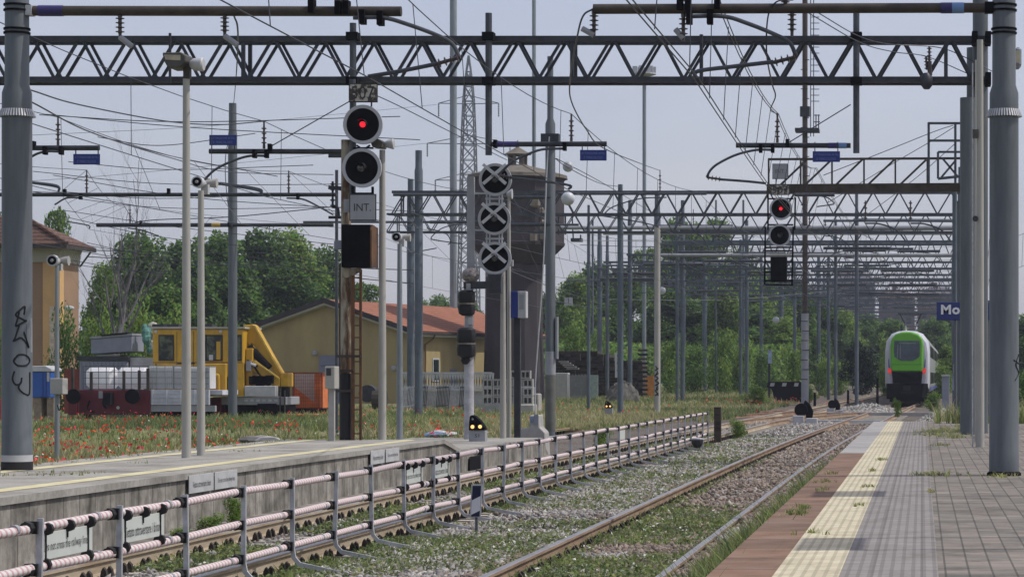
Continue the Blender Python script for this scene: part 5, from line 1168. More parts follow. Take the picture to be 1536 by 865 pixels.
sf.beam(P(1407, 228, Yf-.3), P(1446, 228, Yf-.3), .10, .06); sf.beam(P(1407, 228, Yf-.3), P(1407, 268, Yf-.3), .07); sf.beam(P(1407, 268, Yf-.3), P(1446, 264, Yf-.3), .08); sf.beam(P(1414, 238, Yf-.3), P(1436, 264, Yf-.3), .06); sf.beam(P(1434, 240, Yf-.3), P(1412, 266, Yf-.3), .06)
obj('access_frame', sf, GSTEEL, t)
for px, wd, top in ((1450, 12, 145), (1438.5, 6, 300)): tubepole(GX(px, Yf+.4), Yf+.4, -.2, [(GZ(top, Yf), wd/2*Yf/F)], GALV, t, 'post', 14)
t = thing('railway_signal', 'far two-lamp signal showing red, hung in a black frame under the rusty beam', 'signal', (GX(1170, Yf-.3), Yf-.3, GZ(428, Yf)))
cf = MB(); yy = Yf-.15
for dy in (0, .55):
    for a, b in (((1152, 292), (1152, 345)), ((1193, 296), (1192, 345)), ((1148, 340), (1147, 427)), ((1190, 340), (1188, 427))): cf.beam(P(*a, yy+dy), P(*b, yy+dy), .05)
    for y_ in (298, 337, 371, 376, 392, 408, 421, 427): cf.beam(P(1148 if y_ > 345 else 1152, y_, yy+dy), P(1190, y_, yy+dy), .045)
obj('cage', cf, BLACKM, t)
disc_lamp(1171.3, 313, Yf-.35, 17, t, True); disc_lamp(1169.5, 353, Yf-.35, 16.8, t, False)
number_plate(1170.5, 284.5, 26, 14, Yf-.4, '507', t, WPL, DTEXT, .92, .82); number_plate(1170.5, 257, 22, 21, Yf-.35, 'INT.', t, GREYP, M('faint_text', (.14, .14, .15), .7), .7, .3)
hg = MB()
for px in (1164, 1178): hg.beam(P(px, 267, Yf-.3), P(px, 278, Yf-.3), .03)
obj('hanger', hg, STEEL, t)
obj('route_box', MB().box(GX(1157, Yf), GX(1181, Yf), Yf-.4, Yf, GZ(423, Yf), GZ(386, Yf)), BLACKM, t, bevel=.01); obj('cream_strip', MB().box(GX(1155, Yf), GX(1188, Yf), Yf-.42, Yf-.36, GZ(384, Yf), GZ(381.5, Yf)), CREAM, t)
# switch levers and point indicators in the ballast
for (px, base, Y, s, lb) in ((1207, 633, 100, 1., 'black switch lantern and lever on a white base beside the near track'), (1252, 616, 128, .85, 'second black switch lever farther along, before the gravel heap')):
    x, z = GX(px, Y), -.2; t = thing('switch_lever', lb, 'switch lever', (x, Y, z)); bs = MB(); bs.box(x-.45*s, x-.02, Y-.3, Y+.1, z, z+.40*s); bs.box(x+.05, x+.50*s, Y-.3, Y+.15, z, z+.30*s); obj('white_base', bs, OFFW, t, bevel=.02)
    obj('round_lantern', MB().lathe((x-.14*s, Y-.1, z+.62*s), [(.25*s, -.06), (.26*s, .06)], 18, 'y'), BLACKM, t); hdm = MB().prism([(x+.02, z+.1), (x+.26*s, z+.1), (x+.34*s, z+.55*s), (x+.20*s, z+.85*s), (x+.02*s, z+1.0*s), (x-.05*s, z+.85*s), (x+.06*s, z+.6*s)], Y-.02, Y+.14); obj('lever_weight', hdm, BLACKM, t, bevel=.02)
t = thing('marker_lamp', 'small dark lamp box with a white top beside the end of the barrier', 'marker lamp', tuple(P(1045, 672, 63))); p = P(1046, 665, 63); obj('lamp_body', MB().lathe(p, [(.07, -.10), (.14, .0), (.15, .10)], 12), STEEL, t); obj('white_cap', MB().lathe(p, [(.16, .10), (.16, .135), (.05, .15)], 12), OFFW, t)
t = thing('concrete_block', 'concrete cable block with blue and grey covers at the end of the low platform', 'concrete block', tuple(P(800, 640, 62)))
obj('block', MB().prism([(GX(783, 62), -.3), (GX(822, 62), -.3), (GX(820, 62), GZ(648, 62)), (GX(812, 62), GZ(640, 62)), (GX(811, 62), GZ(622, 62)), (GX(797, 62), GZ(622, 62)), (GX(797, 62), GZ(640, 62)), (GX(784, 62), GZ(642, 62))], 61.7, 62.4), SHAD, t, bevel=.02); obj('cover', MB().box(GX(804, 62), GX(810.5, 62), 61.68, 61.7, GZ(636, 62), GZ(621, 62)), BOXG, t); obj('blue_cover', MB().box(GX(798, 62), GX(802.5, 62), 61.68, 61.7, GZ(633, 62), GZ(624, 62)), TARP, t)
for (px, py, Y, lb, m_) in ((650, 651, 72, 'crumpled blue and white tarp by the platform ramp', TARP), (665, 650, 72.5, 'white crumpled sheet lying beside the blue tarp', OFFW), (390, 660, 46.8, 'pile of pale broken stones at the back edge of the island platform', STONE)):
    mb = MB(); rr = random.Random(px)
    for k in range(7): mb.sphere(P(px+rr.uniform(-14, 14), py+rr.uniform(-1, 2), Y+rr.uniform(-.5, .5)), rr.uniform(.10, .18), 7, 4, (1.6, 1, .5))
    tag(obj('rubbish_heap', mb, m_), lb, 'rubbish')

# ================================================================== STATION NAME SIGN, CABINETS ON THE RIGHT
Yn = 75.
t = thing('station_sign', 'blue station name board with white letters, cut off by the gantry posts', 'station sign', (GX(1440, Yn), Yn, .4))
x0 = GX(1405, Yn); x1_ = x0+1.9; obj('panel', MB().box(x0, x1_, Yn, Yn+.08, GZ(480, Yn), GZ(453, Yn)), M('station_blue', (.02, .035, .15), .45, 0, .1, 2), t, bevel=.01)
text_fit('M', (GX(1419, Yn), Yn-.006, GZ(464, Yn)), (1, 0, 0), (0, 0, 1), 15*Yn/F, 14.5*Yn/F, WHITE, t, bold=.035); text_fit('o', (GX(1434, Yn), Yn-.006, GZ(466, Yn)), (1, 0, 0), (0, 0, 1), 12*Yn/F, 11*Yn/F, WHITE, t, bold=.035)
for xx in (x0+.55, x1_-.4): obj('post', MB().lathe((xx, Yn+.14, 0), [(.045, -.2), (.045, GZ(450, Yn))], 10), GALV, t)
t = thing('trackside_cabinet', 'grey cabinet with a pale lid right of the train', 'cabinet', tuple(P(1420, 600, 120))); obj('body', MB().box(GX(1413, 120), GX(1424, 120), 120, 120.4, -.2, GZ(564, 120)), BOXG, t, bevel=.02); obj('lid', MB().box(GX(1412, 120), GX(1425, 120), 119.95, 120.45, GZ(564, 120), GZ(561.5, 120)), OFFW, t)
t = thing('arrow_sign', 'small grey plate with a dark slanted arrow near the gantry posts', 'sign', tuple(P(1437, 570, 90))); x = GX(1436.5, 90); obj('panel', MB().box(GX(1430, 90), GX(1443, 90), 90, 90.03, GZ(561, 90), GZ(546, 90)), GREYP, t)
obj('arrow', MB().prism([(x-.10, GZ(559, 90)), (x-.06, GZ(560, 90)), (x+.06, GZ(551, 90)), (x+.09, GZ(553, 90)), (x+.10, GZ(548, 90)), (x, GZ(548.5, 90)), (x+.03, GZ(550.5, 90))], 89.985, 89.998), BLACKM, t); obj('box', MB().box(GX(1428, 90), GX(1443, 90), 90.05, 90.4, GZ(585, 90), GZ(562, 90)), BOXG, t); obj('post', MB().box(GX(1435, 90), GX(1438, 90), 90.05, 90.12, -.2, GZ(584, 90)), STEEL, t)
# two station boards beyond the frame whose shade falls across the tactile strip
def side_board(y0, y1, xp, z0, z1, label):
    t = thing('platform_sign', label, 'sign', (xp, (y0+y1)/2, PZ)); obj('panel', MB().box(xp-.03, xp+.03, y0, y1, z0, z1), BLUE, t, bevel=.01)
    for yy in (y0+.02, y1-.02): obj('post', MB().lathe((xp, yy, 0), [(.035, PZ-.02), (.035, z1)], 10), GALV, t)
ct = 1/math.tan(ELEV)*math.sin(AZ)
side_board(18.0, 19.35, 1.75, PZ+(1.75+.43)/ct, PZ+(1.75+.87)/ct, 'blue board parallel to the near track, nearer of two outside the picture')
side_board(26.0, 27.2, 2.1, PZ+(2.1+.40)/ct, PZ+(2.1+1.10)/ct, 'blue board parallel to the near track, farther of two outside the picture')

# ================================================================== BUILDINGS
# ochre shed (own axes: x to the right, y going back, turned about its right front corner)
rz = -math.radians(13.5); sh = thing('storage_shed', 'long ochre shed with red tiled roof and dark verge boards', 'shed', (GX(613, 160), 160, -.1), rz)
W_, D_, EH, RH = 11.0, 21.5, 4.75, 6.55
bodyp = [(0, 0), (-W_, 0), (-W_, EH), (-W_/2, RH-.1), (0, EH)]
obj('wall', MB().prism(bodyp, 0, D_), OCHRE, sh, True)
rfm = MB(); rise = (RH-EH)/(W_/2); ov = .55
for sx in (-1, 1):
    xe = -W_/2+sx*(W_/2+ov); ze = EH-rise*ov
    rfm.add([(-W_/2, -.5, RH+.12), (xe, -.5, ze+.12), (xe, D_+.4, ze+.12), (-W_/2, D_+.4, RH+.12), (-W_/2, -.5, RH), (xe, -.5, ze), (xe, D_+.4, ze), (-W_/2, D_+.4, RH)], [(0, 1, 2, 3), (4, 7, 6, 5), (0, 4, 5, 1), (3, 2, 6, 7), (1, 5, 6, 2)])
obj('roof', rfm, TILER, sh, True)
vb = MB(); wb2 = MB()
for sx in (-1, 1):
    xe = -W_/2+sx*(W_/2+ov+.05); ze = EH-rise*(ov+.05)
    vb.add([(-W_/2, -.56, RH+.2), (xe, -.56, ze+.2), (xe, -.56, ze-.12), (-W_/2, -.56, RH-.12), (-W_/2, -.505, RH+.2), (xe, -.505, ze+.2), (xe, -.505, ze-.12), (-W_/2, -.505, RH-.12)], [(0, 1, 2, 3), (4, 7, 6, 5), (0, 4, 5, 1), (3, 2, 6, 7), (1, 5, 6, 2)])
    wb2.add([(-W_/2, -.12, RH-.12), (xe, -.12, ze-.12), (xe, -.12, ze-.30), (-W_/2, -.12, RH-.30), (-W_/2, -.5, RH-.122), (xe, -.5, ze-.122), (xe, -.5, ze-.24), (-W_/2, -.5, RH-.24)], [(0, 1, 2, 3), (4, 7, 6, 5), (0, 4, 5, 1), (3, 2, 6, 7), (1, 5, 6, 2)])
obj('verge_board', vb, EAVED, sh, True); obj('cream_soffit', wb2, CORN, sh, True)
gm = MB().box(ov-.02, ov+.12, -.4, D_+.3, EH-.27, EH-.13); obj('gutter', gm, EAVED, sh, True); obj('eave_band', MB().box(.003, ov-.03, -.1, D_, EH-.42, EH-.28), CORN, sh, True)
dr_ = obj('door', MB().box(-W_/2-.55, -W_/2+1.7, -.08, -.003, 0, 3.15), DOORG, sh, True); obj('door_panel', MB().box(-W_/2-.45, -W_/2+1.6, -.10, -.082, 2.5, 2.52), STEEL, dr_, True)
for xl_, zl in ((-W_+1.6, 3.35), (-W_/2-.85, 3.3), (-.95, 2.35)):
    l = obj('wall_lamp', MB().lathe((xl_, -.06, zl), [(.17, 0), (.17, -.1), (.1, -.14)], 14, 'y'), GREYP, sh, True)
for yw in (4.0, 9.5, 14.5, 19):
    f = obj('window', MB().box(.004, .05, yw-.5, yw+.5, 1.5, 3.0), OFFW, sh, True); obj('pane', MB().box(.052, .058, yw-.4, yw+.4, 1.6, 2.9), GLASS, f, True)
obj('drainpipe', MB().poly([(ov+.05, 2.6, EH-.3), (ov-.1, 2.6, EH-.55), (.12, 2.2, EH-.9), (.1, 2.2, .1)], .06, 8), RUST, sh, True); obj('side_door', MB().box(.004, .06, 6.2, 7.2, 0, 2.3), DOORG, sh, True)
# brown house with a hipped roof
hs = thing('brown_house', 'brown plastered house with cream cornice and tiled hip roof at the left edge', 'house', (-48, 136, 0))
xr_ = GX(118, 138); zc_ = GZ(440, 135)*.0
H0, H1, H2 = GZ(393, 135), GZ(372, 135), GZ(367, 135)
obj('wall', MB().box(-64, xr_, 135, 138, -.2, H0), OCHRE2, hs); obj('rear_wall', MB().box(-64, xr_-5, 138.003, 146, -.2, H0), OCHRE2, hs)
obj('sunlit_corner_strip', MB().box(xr_-.88, xr_+.004, 134.93, 135.6, -.2, H0-.003), M('sunlit_plaster', (.55, .34, .15), .9, 0, .1, .5), hs); obj('pale_patch', MB().box(xr_-.52, xr_-.30, 134.91, 134.93, 2.3, 5.4), M('pale_stucco', (.52, .45, .36), .9), hs)  # brighter plaster on the strip paints the sunlit end of the house
obj('cornice', MB().prism([(-64, H0), (xr_+.02, H0), (xr_+.06, H0+.55), (xr_+.25, H0+.95), (xr_+.25, H1+.15), (-64, H1+.15)], 134.85, 138.15), CORN, hs)
e = .85; zE = GZ(366, 134); xa, xb_, ya, yb_ = -65, xr_+.75, 134-.2, 138.7
rp = GX(50, 137); zR = GZ(326, 137)-.9
rv = [(xa, ya, zE), (xb_, ya, zE), (xb_, yb_, zE), (xa, yb_, zE), (rp-8, (ya+yb_)/2, zR+.9), (rp, (ya+yb_)/2-1, zR+.9)]
obj('roof', MB().add(rv, [(0, 1, 5, 4), (1, 2, 5), (2, 3, 4, 5), (3, 0, 4), (0, 3, 2, 1)]), TILEB, hs); hp_ = MB(); hp_.poly([(xb_, ya, zE+.02), (rp, (ya+yb_)/2-1, zR+.92)], .13, 8); obj('hip_ridge', hp_, TILEB, hs)
obj('eave_board', MB().box(xa, xb_, ya+.02, ya+.12, zE-.22, zE-.01), BROWNST, hs); obj('side_eave', MB().box(xb_-.12, xb_-.02, ya+.13, yb_, zE-.22, zE-.01), BROWNST, hs)
obj('drainpipe', MB().poly(PP(134.8, (136, 378), (123, 396), (120, 400)), .05, 6), BROWNST, hs)
tag(obj('gull', MB().sphere(P(103, 462, 134.7), .2, 10, 6, (1.5, .8, .7)), OFFW, hs), None).name = 'wall_lamp'
# water tower
wt = thing('water_tower', 'dark brick water tower with a wide tank, conical roof and small lantern', 'water tower', (GX(779, 200), 203, 0)); k = 200/F; xt = GX(776.5, 203); yt_ = 203
z = lambda py: GZ(py, 200)
obj('shaft', MB().lathe((GX(771, 203), yt_, 0), [(2.5, -.8), (2.42, 1.5), (2.30, z(500)), (2.26, z(392))], 12), TOWER, wt)
obj('tank', MB().lathe((xt, yt_, 0), [(2.3, z(393)), (3.72, z(366)), (3.75, z(362)), (3.68, z(361)), (3.68, z(268)), (3.78, z(266)), (3.78, z(262))], 12), TOWER, wt)
obj('roof', MB().lathe((xt, yt_, 0), [(3.95, z(264)), (3.9, z(259)), (2.3, z(250)), (1.0, z(244.5))], 24), TROOF, wt)
lt = MB()
for a in range(6): ang = a*math.pi/3+.26; lt.cbox((xt+.62*math.cos(ang), yt_+.62*math.sin(ang), z(236)), .26, .26, 16*k)
lt.lathe((xt, yt_, 0), [(.9, z(246)), (.85, z(243))], 12); lt.lathe((xt, yt_, 0), [(.82, z(229)), (.82, z(226.5))], 12); lo = obj('lantern', lt, TROOF, wt)
obj('lantern_roof', MB().lathe((xt, yt_, 0), [(1.1, z(227)), (.5, z(220)), (.14, z(216)), (.10, z(214)), (.22, z(212)), (.10, z(209.5)), (.02, z(205))], 16), TROOF, lo, smooth=True)
for a, b, s_ in ((60, z(300), .8), (45, z(345), 1.1), (62, z(355), .6), (50, z(318), .5)):
    an = math.radians(-a); obj('bare_patch', MB().cbox((xt+3.62*math.cos(an), yt_+3.62*math.sin(an), b), s_*1.1, s_*.5, s_*1.5), TOWERL, wt, bevel=.15)
pf = MB()
for px in (838, 848): pf.beam(P(px, 320, 199.8), P(px, 352, 199.8), .12)
pf.box(GX(856, 199), GX(872, 199), 199, 200, GZ(362, 199), GZ(357, 199)); pf.beam(P(858, 320, 199.5), P(860, 360, 199.5), .1); pf.beam(P(871, 352, 199.5), P(871, 362, 199.5), .1); pf.beam(P(850, 322, 199.5), P(862, 322, 199.5), .1)
obj('side_bracket', pf, STEEL, wt)
sc_ = .828; wt.location = (wt.location.x*sc_, wt.location.y*sc_, CAMZ*(1-sc_)-.0); wt.scale = (sc_,)*3      # a sixteen metre tower standing right beside the shed
# far buildings
PURB = M('hazed_render_wall', (.15, .13, .14), .9, 0, .15, .1); PURR = M('hazed_roof', (.11, .098, .11), .9, 0, .2, .2); REDB = M('hazed_brick', (.15, .10, .095), .9, 0, .15, .1)  # muted violet tones, distance haze mixed into the wall and roof colours
def far_house(px0, px1, py, ridge, Y, label, wallm, roofm, floors=3):
    x0, x1 = GX(px0, Y), GX(px1, Y); ze, zr = GZ(py, Y), GZ(ridge, Y); t = thing('distant_house', label, 'house', ((x0+x1)/2, Y, 0)); d = (x1-x0)*.6
    obj('wall', MB().box(x0, x1, Y, Y+d, -1, ze), wallm, t); o = .7; xm = (x0+x1)/2; q = (x1-x0)*.22
    rv = [(x0-o, Y-o, ze), (x1+o, Y-o, ze), (x1+o, Y+d+o, ze), (x0-o, Y+d+o, ze), (xm-q, Y+d/2, zr), (xm+q, Y+d/2, zr)]
    rf = obj('roof', MB().add(rv, [(0, 1, 5, 4), (1, 2, 5), (2, 3, 4, 5), (3, 0, 4), (0, 3, 2, 1)]), roofm, t); obj('chimney', MB().box(xm-q*.6, xm-q*.6+1, Y+d/2-.5, Y+d/2+.5, zr-1.2, zr+1.1), wallm, rf)
    n = max(3, int((x1-x0)/4))
    for f_ in range(floors):
        for i in range(n):
            xx = x0+(i+.5)*(x1-x0)/n; zz = ze-2.6-f_*3.1
            if zz > 0: obj('window', MB().box(xx-.5, xx+.5, Y-.06, Y-.01, zz, zz+1.4), GLASS, t)
far_house(1243, 1312, 423, 406, 620, 'distant house with a pale violet hip roof above the far gantries', PURB, PURR, 5)
far_house(1318, 1372, 446, 434, 560, 'distant reddish block above the train roof', REDB, M('hazed_red_roof', (.15, .095, .085), .9), 4); far_house(1376, 1440, 440, 430, 600, 'distant reddish block left of the station name board', REDB, PURR, 4); far_house(1180, 1240, 436, 426, 680, 'distant grey block behind the rusty telecom mast', PURB, PURR, 4)
far_house(836, 856, 506, 497, 260, 'small tiled roof just right of the water tower', CORN, TILER, 1)
far_house(-60, 20, 300, 270, 700, 'distant house hidden behind the brown house', PURB, PURR, 3) if False else None

# ================================================================== WORK TRAIN AND YARD THINGS
Yw = 106.; S = Yw/F
wg = thing('flat_wagon', 'grey low-sided wagon with maroon buffer beam and thin stakes', 'wagon', (GX(210, Yw), Yw, 0))
X = lambda px, Y=Yw: GX(px, Y)
Zp = lambda py, Y=Yw: GZ(py, Y)
# its end faces the camera: maroon headstock at left, grey side running back to the right
hd = obj('maroon_headstock', MB().box(X(118), X(226), Yw, Yw+.35, Zp(622), Zp(584)), MAROON, wg, bevel=.03)
for px in (117, 205):
    o = obj('buffer', MB().lathe(P(px, 594, Yw), [(.30, -.62), (.31, -.56), (.13, -.52), (.12, 0)], 20, 'y'), BLACKM, hd); o.scale = (1, 1, 1)
    obj('wheel', MB().lathe(P(px+14, 612, Yw+.9), [(.46, -.07), (.46, .07)], 20, 'x'), BLACKM, wg)
cp = MB(); cp.cbox(P(163, 598, Yw-.2), .28, .5, .5); cp.poly(bez(PP(Yw-.35, (158, 592), (155, 605), (160, 612))), .05, 6); cp.poly(bez(PP(Yw-.2, (135, 600), (132, 612), (142, 618))), .04, 6); obj('coupling', cp, BLACKM, hd)
obj('label_plates', MB().box(X(148), X(154), Yw-.012, Yw-.003, Zp(597), Zp(586)), GREYP, hd); obj('white_disc', MB().lathe(P(177, 611, Yw-.01), [(.07, 0), (.07, -.01)], 12, 'y'), OFFW, hd)
obj('deck', MB().box(X(118), X(330), Yw+.36, Yw+2.8, Zp(592), Zp(585)), WGREY, wg)
sdm = MB(); sdm.box(X(226), X(314), Yw+.02, Yw+.1, Zp(607), Zp(584))
for px in range(228, 314, 21): sdm.box(X(px), X(px+1.6), Yw-.03, Yw+.02, Zp(607), Zp(584))
for py in (590, 596, 602): sdm.box(X(228), X(314), Yw+.0, Yw+.02, Zp(py+.6), Zp(py))
obj('side_board', sdm, WGREY, wg); fr = MB().box(X(226), X(322), Yw+.04, Yw+.3, Zp(617), Zp(608)); obj('underframe', fr, GREYP, wg)
for px in (238, 262, 290, 306): obj('wheel', MB().lathe(P(px, 617, Yw+.5), [(.42, -.08), (.45, -.06), (.45, .08)], 20, 'y'), BLACKM, wg)
stk = MB()
for px, y0 in ((109, 551), (137, 558), (186, 556), (209, 555), (222, 552)): stk.box(X(px)-.05, X(px)+.05, Yw-.06, Yw+.04, Zp(586), Zp(y0))
obj('stakes', stk, BROWNST, wg)
for px in (113, 203, 208.5): pass
rb = MB(); rb.prism([(X(105), Zp(622)), (X(117), Zp(622)), (X(117), Zp(602)), (X(105), Zp(602))], Yw-.2, Yw); obj('lower_step', rb, MAROON, wg)
# cage tanks lying along the wagon
def ibc(px0, px1, py0, py1, Y, d, label, ribs=False):
    x0, x1, z0, z1 = X(px0, Y), X(px1, Y), Zp(py1, Y), Zp(py0, Y); t = thing('caged_tank', label, 'tank', ((x0+x1)/2, Y, z0), group='caged plastic tanks on the wagon')
    if ribs:
        mb = MB(); n = 12
        for i in range(n): a = x0+(x1-x0)*i/n; mb.box(a, a+(x1-x0)/n*.72, Y+.05, Y+d, z0+.04, z1-.03); mb.box(a+(x1-x0)/n*.72, a+(x1-x0)/n, Y+.10, Y+d-.05, z0+.06, z1-.07)
        obj('tank_body', mb, PLAST, t)
    else: obj('tank_body', MB().box(x0+.05, x1-.05, Y+.05, Y+d, z0+.04, z1-.05), PLAST, t, bevel=.16)
    cg = MB(); n = max(3, int((x1-x0)/.30))
    for i in range(n+1): a = x0+(x1-x0)*i/n; cg.box(a-.009, a+.009, Y-.02, Y+.01, z0, z1)
    for i in range(5): zz = z0+(z1-z0)*i/4; cg.box(x0, x1, Y-.035, Y-.02, zz-.010, zz+.010)
    for xx in (x0, x1): cg.box(xx-.014, xx+.014, Y, Y+d, z1-.02, z1+.01)
    obj('wire_cage', cg, GALVL if ribs else GSTEEL, t); return t
ibc(125, 171, 549, 584, Yw+.15, 1.0, 'leftmost white caged tank on the grey wagon'); ibc(172, 222, 549, 584, Yw+.15, 1.0, 'second white caged tank from the left on the wagon')
ibc(223, 260, 548, 584, Yw+.15, 1.0, 'ribbed white caged tank in the middle of the wagon', True); ibc(261, 297, 549, 584, Yw+.15, 1.0, 'ribbed white caged tank right beside the lamp column', True); ibc(303, 314, 549, 584, Yw+.15, 1.0, 'narrow end tank between the two lamp columns', True)
Yq = 112.
t = thing('site_container', 'grey steel container with dark lid rim behind the caged tanks', 'container', (X(165, Yq), Yq, 0)); obj('body', MB().box(X(119, Yq), X(191, Yq), Yq, Yq+2.4, 0, Zp(541, Yq)), BOXG, t, bevel=.03)
rm = MB(); rm.box(X(116, Yq), X(193, Yq), Yq-.05, Yq+2.45, Zp(540.5, Yq), Zp(534, Yq)); obj('lid', rm, STEEL, t)
cm = MB()
for i in range(12): px = 121+i*6; cm.box(X(px, Yq), X(px+1.5, Yq), Yq-.04, Yq-.002, 0, Zp(543, Yq))
obj('ribs', cm, BOXG, t); tag(obj('timber_scraps', MB().box(X(143, Yq), X(176, Yq), Yq+.3, Yq+1.5, Zp(533.5, Yq), Zp(531.5, Yq)), CORN), 'pale planks lying on the container lid under the tilted box', 'planks')
t = thing('tilted_bin', 'blue-grey steel bin lying tilted on top of the container', 'bin', (X(165, Yq), Yq, Zp(531, Yq))); obj('bin_body', MB().prism([(X(134, Yq), Zp(531, Yq)), (X(196, Yq), Zp(527, Yq)), (X(196, Yq), Zp(503, Yq)), (X(134, Yq), Zp(508, Yq))], Yq+.2, Yq+1.9), BOXG, t, bevel=.03)
obj('bin_rim', MB().prism([(X(133, Yq), Zp(508, Yq)), (X(196.5, Yq), Zp(502.8, Yq)), (X(196.5, Yq), Zp(499.5, Yq)), (X(133, Yq), Zp(505, Yq))], Yq+.15, Yq+1.95), GREYP, t); obj('black_bar', MB().prism([(X(151, Yq), Zp(504, Yq)), (X(190, Yq), Zp(500.5, Yq)), (X(190, Yq), Zp(498, Yq)), (X(151, Yq), Zp(502, Yq))], Yq+.1, Yq+1.5), BLACKM, t)
tag(obj('white_low_wall', MB().box(X(193, Yq), X(230, Yq), Yq+.2, Yq+.5, 1.5, Zp(536, Yq)), OFFW), 'pale box wall left of the yellow cab', 'panel')
tk = MB(); 
for k in range(9): tk.sphere(P(222+random.uniform(-5, 3), 492+k*4, Yq+.6+random.uniform(-.2, .2)), random.uniform(.10, .22), 8, 5, (1, 1, 1.4))
tag(obj('green_tarp', tk, M('green_tarp', (.08, .20, .17), .7, 0, .5, 3)), 'greenish wrapped machine arm beside the yellow cab', 'tarp'); tk = MB()
for k in range(7): tk.sphere(P(229+random.uniform(-3, 3), 491+k*6, Yq+.9), random.uniform(.14, .26), 8, 5)
tag(obj('beige_tarp', tk, CORN), 'beige wrapped hose bundle beside the yellow cab', 'tarp')
tag(obj('steel_panel', MB().box(X(93, Yq), X(118, Yq), Yq+.3, Yq+.34, .1, Zp(553, Yq)), REDST), 'red steel panel standing left of the grey container', 'panel')
# yellow rail crane
Yk = 109.; K = lambda px: X(px, Yk); Q = lambda py: Zp(py, Yk)
ck = thing('rail_crane', 'yellow rail crane with a boxy cab and its boom folded down to the right', 'rail crane', (K(320), Yk, 0))
cabm = MB().box(K(229), K(365), Yk, Yk+2.6, Q(594), Q(493)); cab = obj('cab', cabm, YELL, ck, bevel=.04); obj('cab_roof', MB().box(K(226), K(368), Yk-.08, Yk+2.7, Q(492.8), Q(490)), CORN, cab)
for a, b in ((238, 261), (296, 310), (309, 334), (352, 362.5)):
    f = obj('window', MB().box(K(a), K(b), Yk-.03, Yk-.003, Q(541), Q(502)), BLACK, cab); obj('pane', MB().box(K(a+1.5), K(b-1.5), Yk-.036, Yk-.031, Q(539), Q(504)), M('cab_glass', (.085, .105, .06), .15, 0, .3, 2.2, col2=(.010, .014, .012), amt=.8, spec=.4), f)
obj('yellow_post', MB().box(K(325), K(331), Yk-.045, Yk-.038, Q(539), Q(512)), YELL, cab); obj('curtain', MB().box(K(314), K(320), Yk-.043, Yk-.038, Q(540), Q(532)), OFFW, cab)
for px, py in ((234, 497), (331, 497)): obj('cab_lamp', MB().lathe(P(px, py, Yk-.01), [(.07, 0), (.06, -.05)], 10, 'y'), OFFW, cab)
rt = MB()
for px in (240, 262, 312): rt.cbox(P(px, 488.5, Yk+.8), .5, .6, .14)
obj('roof_vents', rt, STEEL, cab); obj('lower_box', MB().box(K(300), K(342), Yk-.30, Yk-.002, Q(592), Q(545)), YELL, ck, bevel=.03); obj('lower_door', MB().box(K(349), K(366), Yk-.05, Yk-.003, Q(594), Q(544)), YELD, ck)
obj('step_frame', MB().poly(bez(PP(Yk-.4, (318, 563), (326, 562), (328, 568), (328, 592))), .06, 8), YELL, ck); obj('round_lamp', MB().lathe(P(316, 567, Yk-.42), [(.12, 0), (.10, -.1)], 12, 'y'), OFFW, ck)
obj('chassis', MB().box(K(318), K(428), Yk+.05, Yk+2.5, Q(607), Q(595)), GREYP, ck, bevel=.02)
for px in range(366, 412, 9): obj('chassis_letter', MB().box(K(px), K(px+5), Yk+.035, Yk+.047, Q(602), Q(598.5)), OFFW, ck)
obj('maroon_buffer_beam', MB().box(K(315), K(332), Yk-.1, Yk+.3, Q(625), Q(596)), MAROON, ck); obj('white_tool_box', MB().box(K(367), K(414), Yk-.05, Yk+1.2, Q(594), Q(578.5)), OFFW, ck, bevel=.02)
ub = MB().box(K(330), K(425), Yk+.4, Yk+2.2, Q(618), Q(607)); ub.cbox(P(402, 611, Yk+.2), .8, .4, .35); obj('undergear', ub, BLACKM, ck)
for px in (343, 358, 378, 392, 402): obj('wheel', MB().lathe(P(px, 615, Yk+.4), [(.40, -.08), (.44, -.06), (.44, .08)], 20, 'y'), BLACKM, ck)
for px in (420, 427): obj('rear_steps', MB().box(K(px), K(px+1.2), Yk-.1, Yk, Q(622), Q(585)), BROWNST, ck)
bo = MB().prism([(K(358), Q(492)), (K(359), Q(487)), (K(372), Q(485.5)), (K(376), Q(488)), (K(418), Q(563)), (K(417), Q(569)), (K(409), Q(563)), (K(371), Q(514)), (K(367), Q(520)), (K(363), Q(508))], Yk+.7, Yk+1.3); obj('boom', bo, YELL, ck, bevel=.025)
obj('boom_edge', MB().prism([(K(374), Q(487)), (K(377.5), Q(488)), (K(419.5), Q(563)), (K(417), Q(564))], Yk+.62, Yk+.70), M('pale_yellow', (.65, .45, .08), .5), ck)
obj('boom_ram', MB().tube(P(373, 520, Yk+.6), P(404, 552, Yk+.6), .16, n=10), BLACKM, ck, smooth=True)
jb = MB().prism([(K(373), Q(541)), (K(383), Q(545)), (K(417), Q(567)), (K(416), Q(580)), (K(405), Q(577)), (K(376), Q(556))], Yk+.35, Yk+.68); obj('jib', jb, YELL, ck, bevel=.02); obj('jib_edge', MB().prism([(K(377), Q(540)), (K(380), Q(540)), (K(417), Q(567)), (K(416), Q(569))], Yk+.28, Yk+.35), MATS['pale_yellow'], ck)
hr = MB(); hr.poly(bez(PP(Yk-.12, (342, 590), (342, 566), (347, 563), (347, 590))), .03, 6); hr.poly(PP(Yk-.1, (266, 545), (292, 545)), .025, 6); hr.poly(PP(Yk-.1, (234, 545), (234, 588)), .025, 6); obj('handrail', hr, BLACKM, ck)
obj('cab_seam', MB().box(K(229.5), K(364), Yk-.012, Yk-.004, Q(544), Q(543)), BROWNST, cab); obj('door_line', MB().box(K(290), K(290.6), Yk-.012, Yk-.004, Q(593), Q(497)), BROWNST, cab); obj('door_line', MB().box(K(265), K(265.6), Yk-.012, Yk-.004, Q(593), Q(497)), BROWNST, cab)
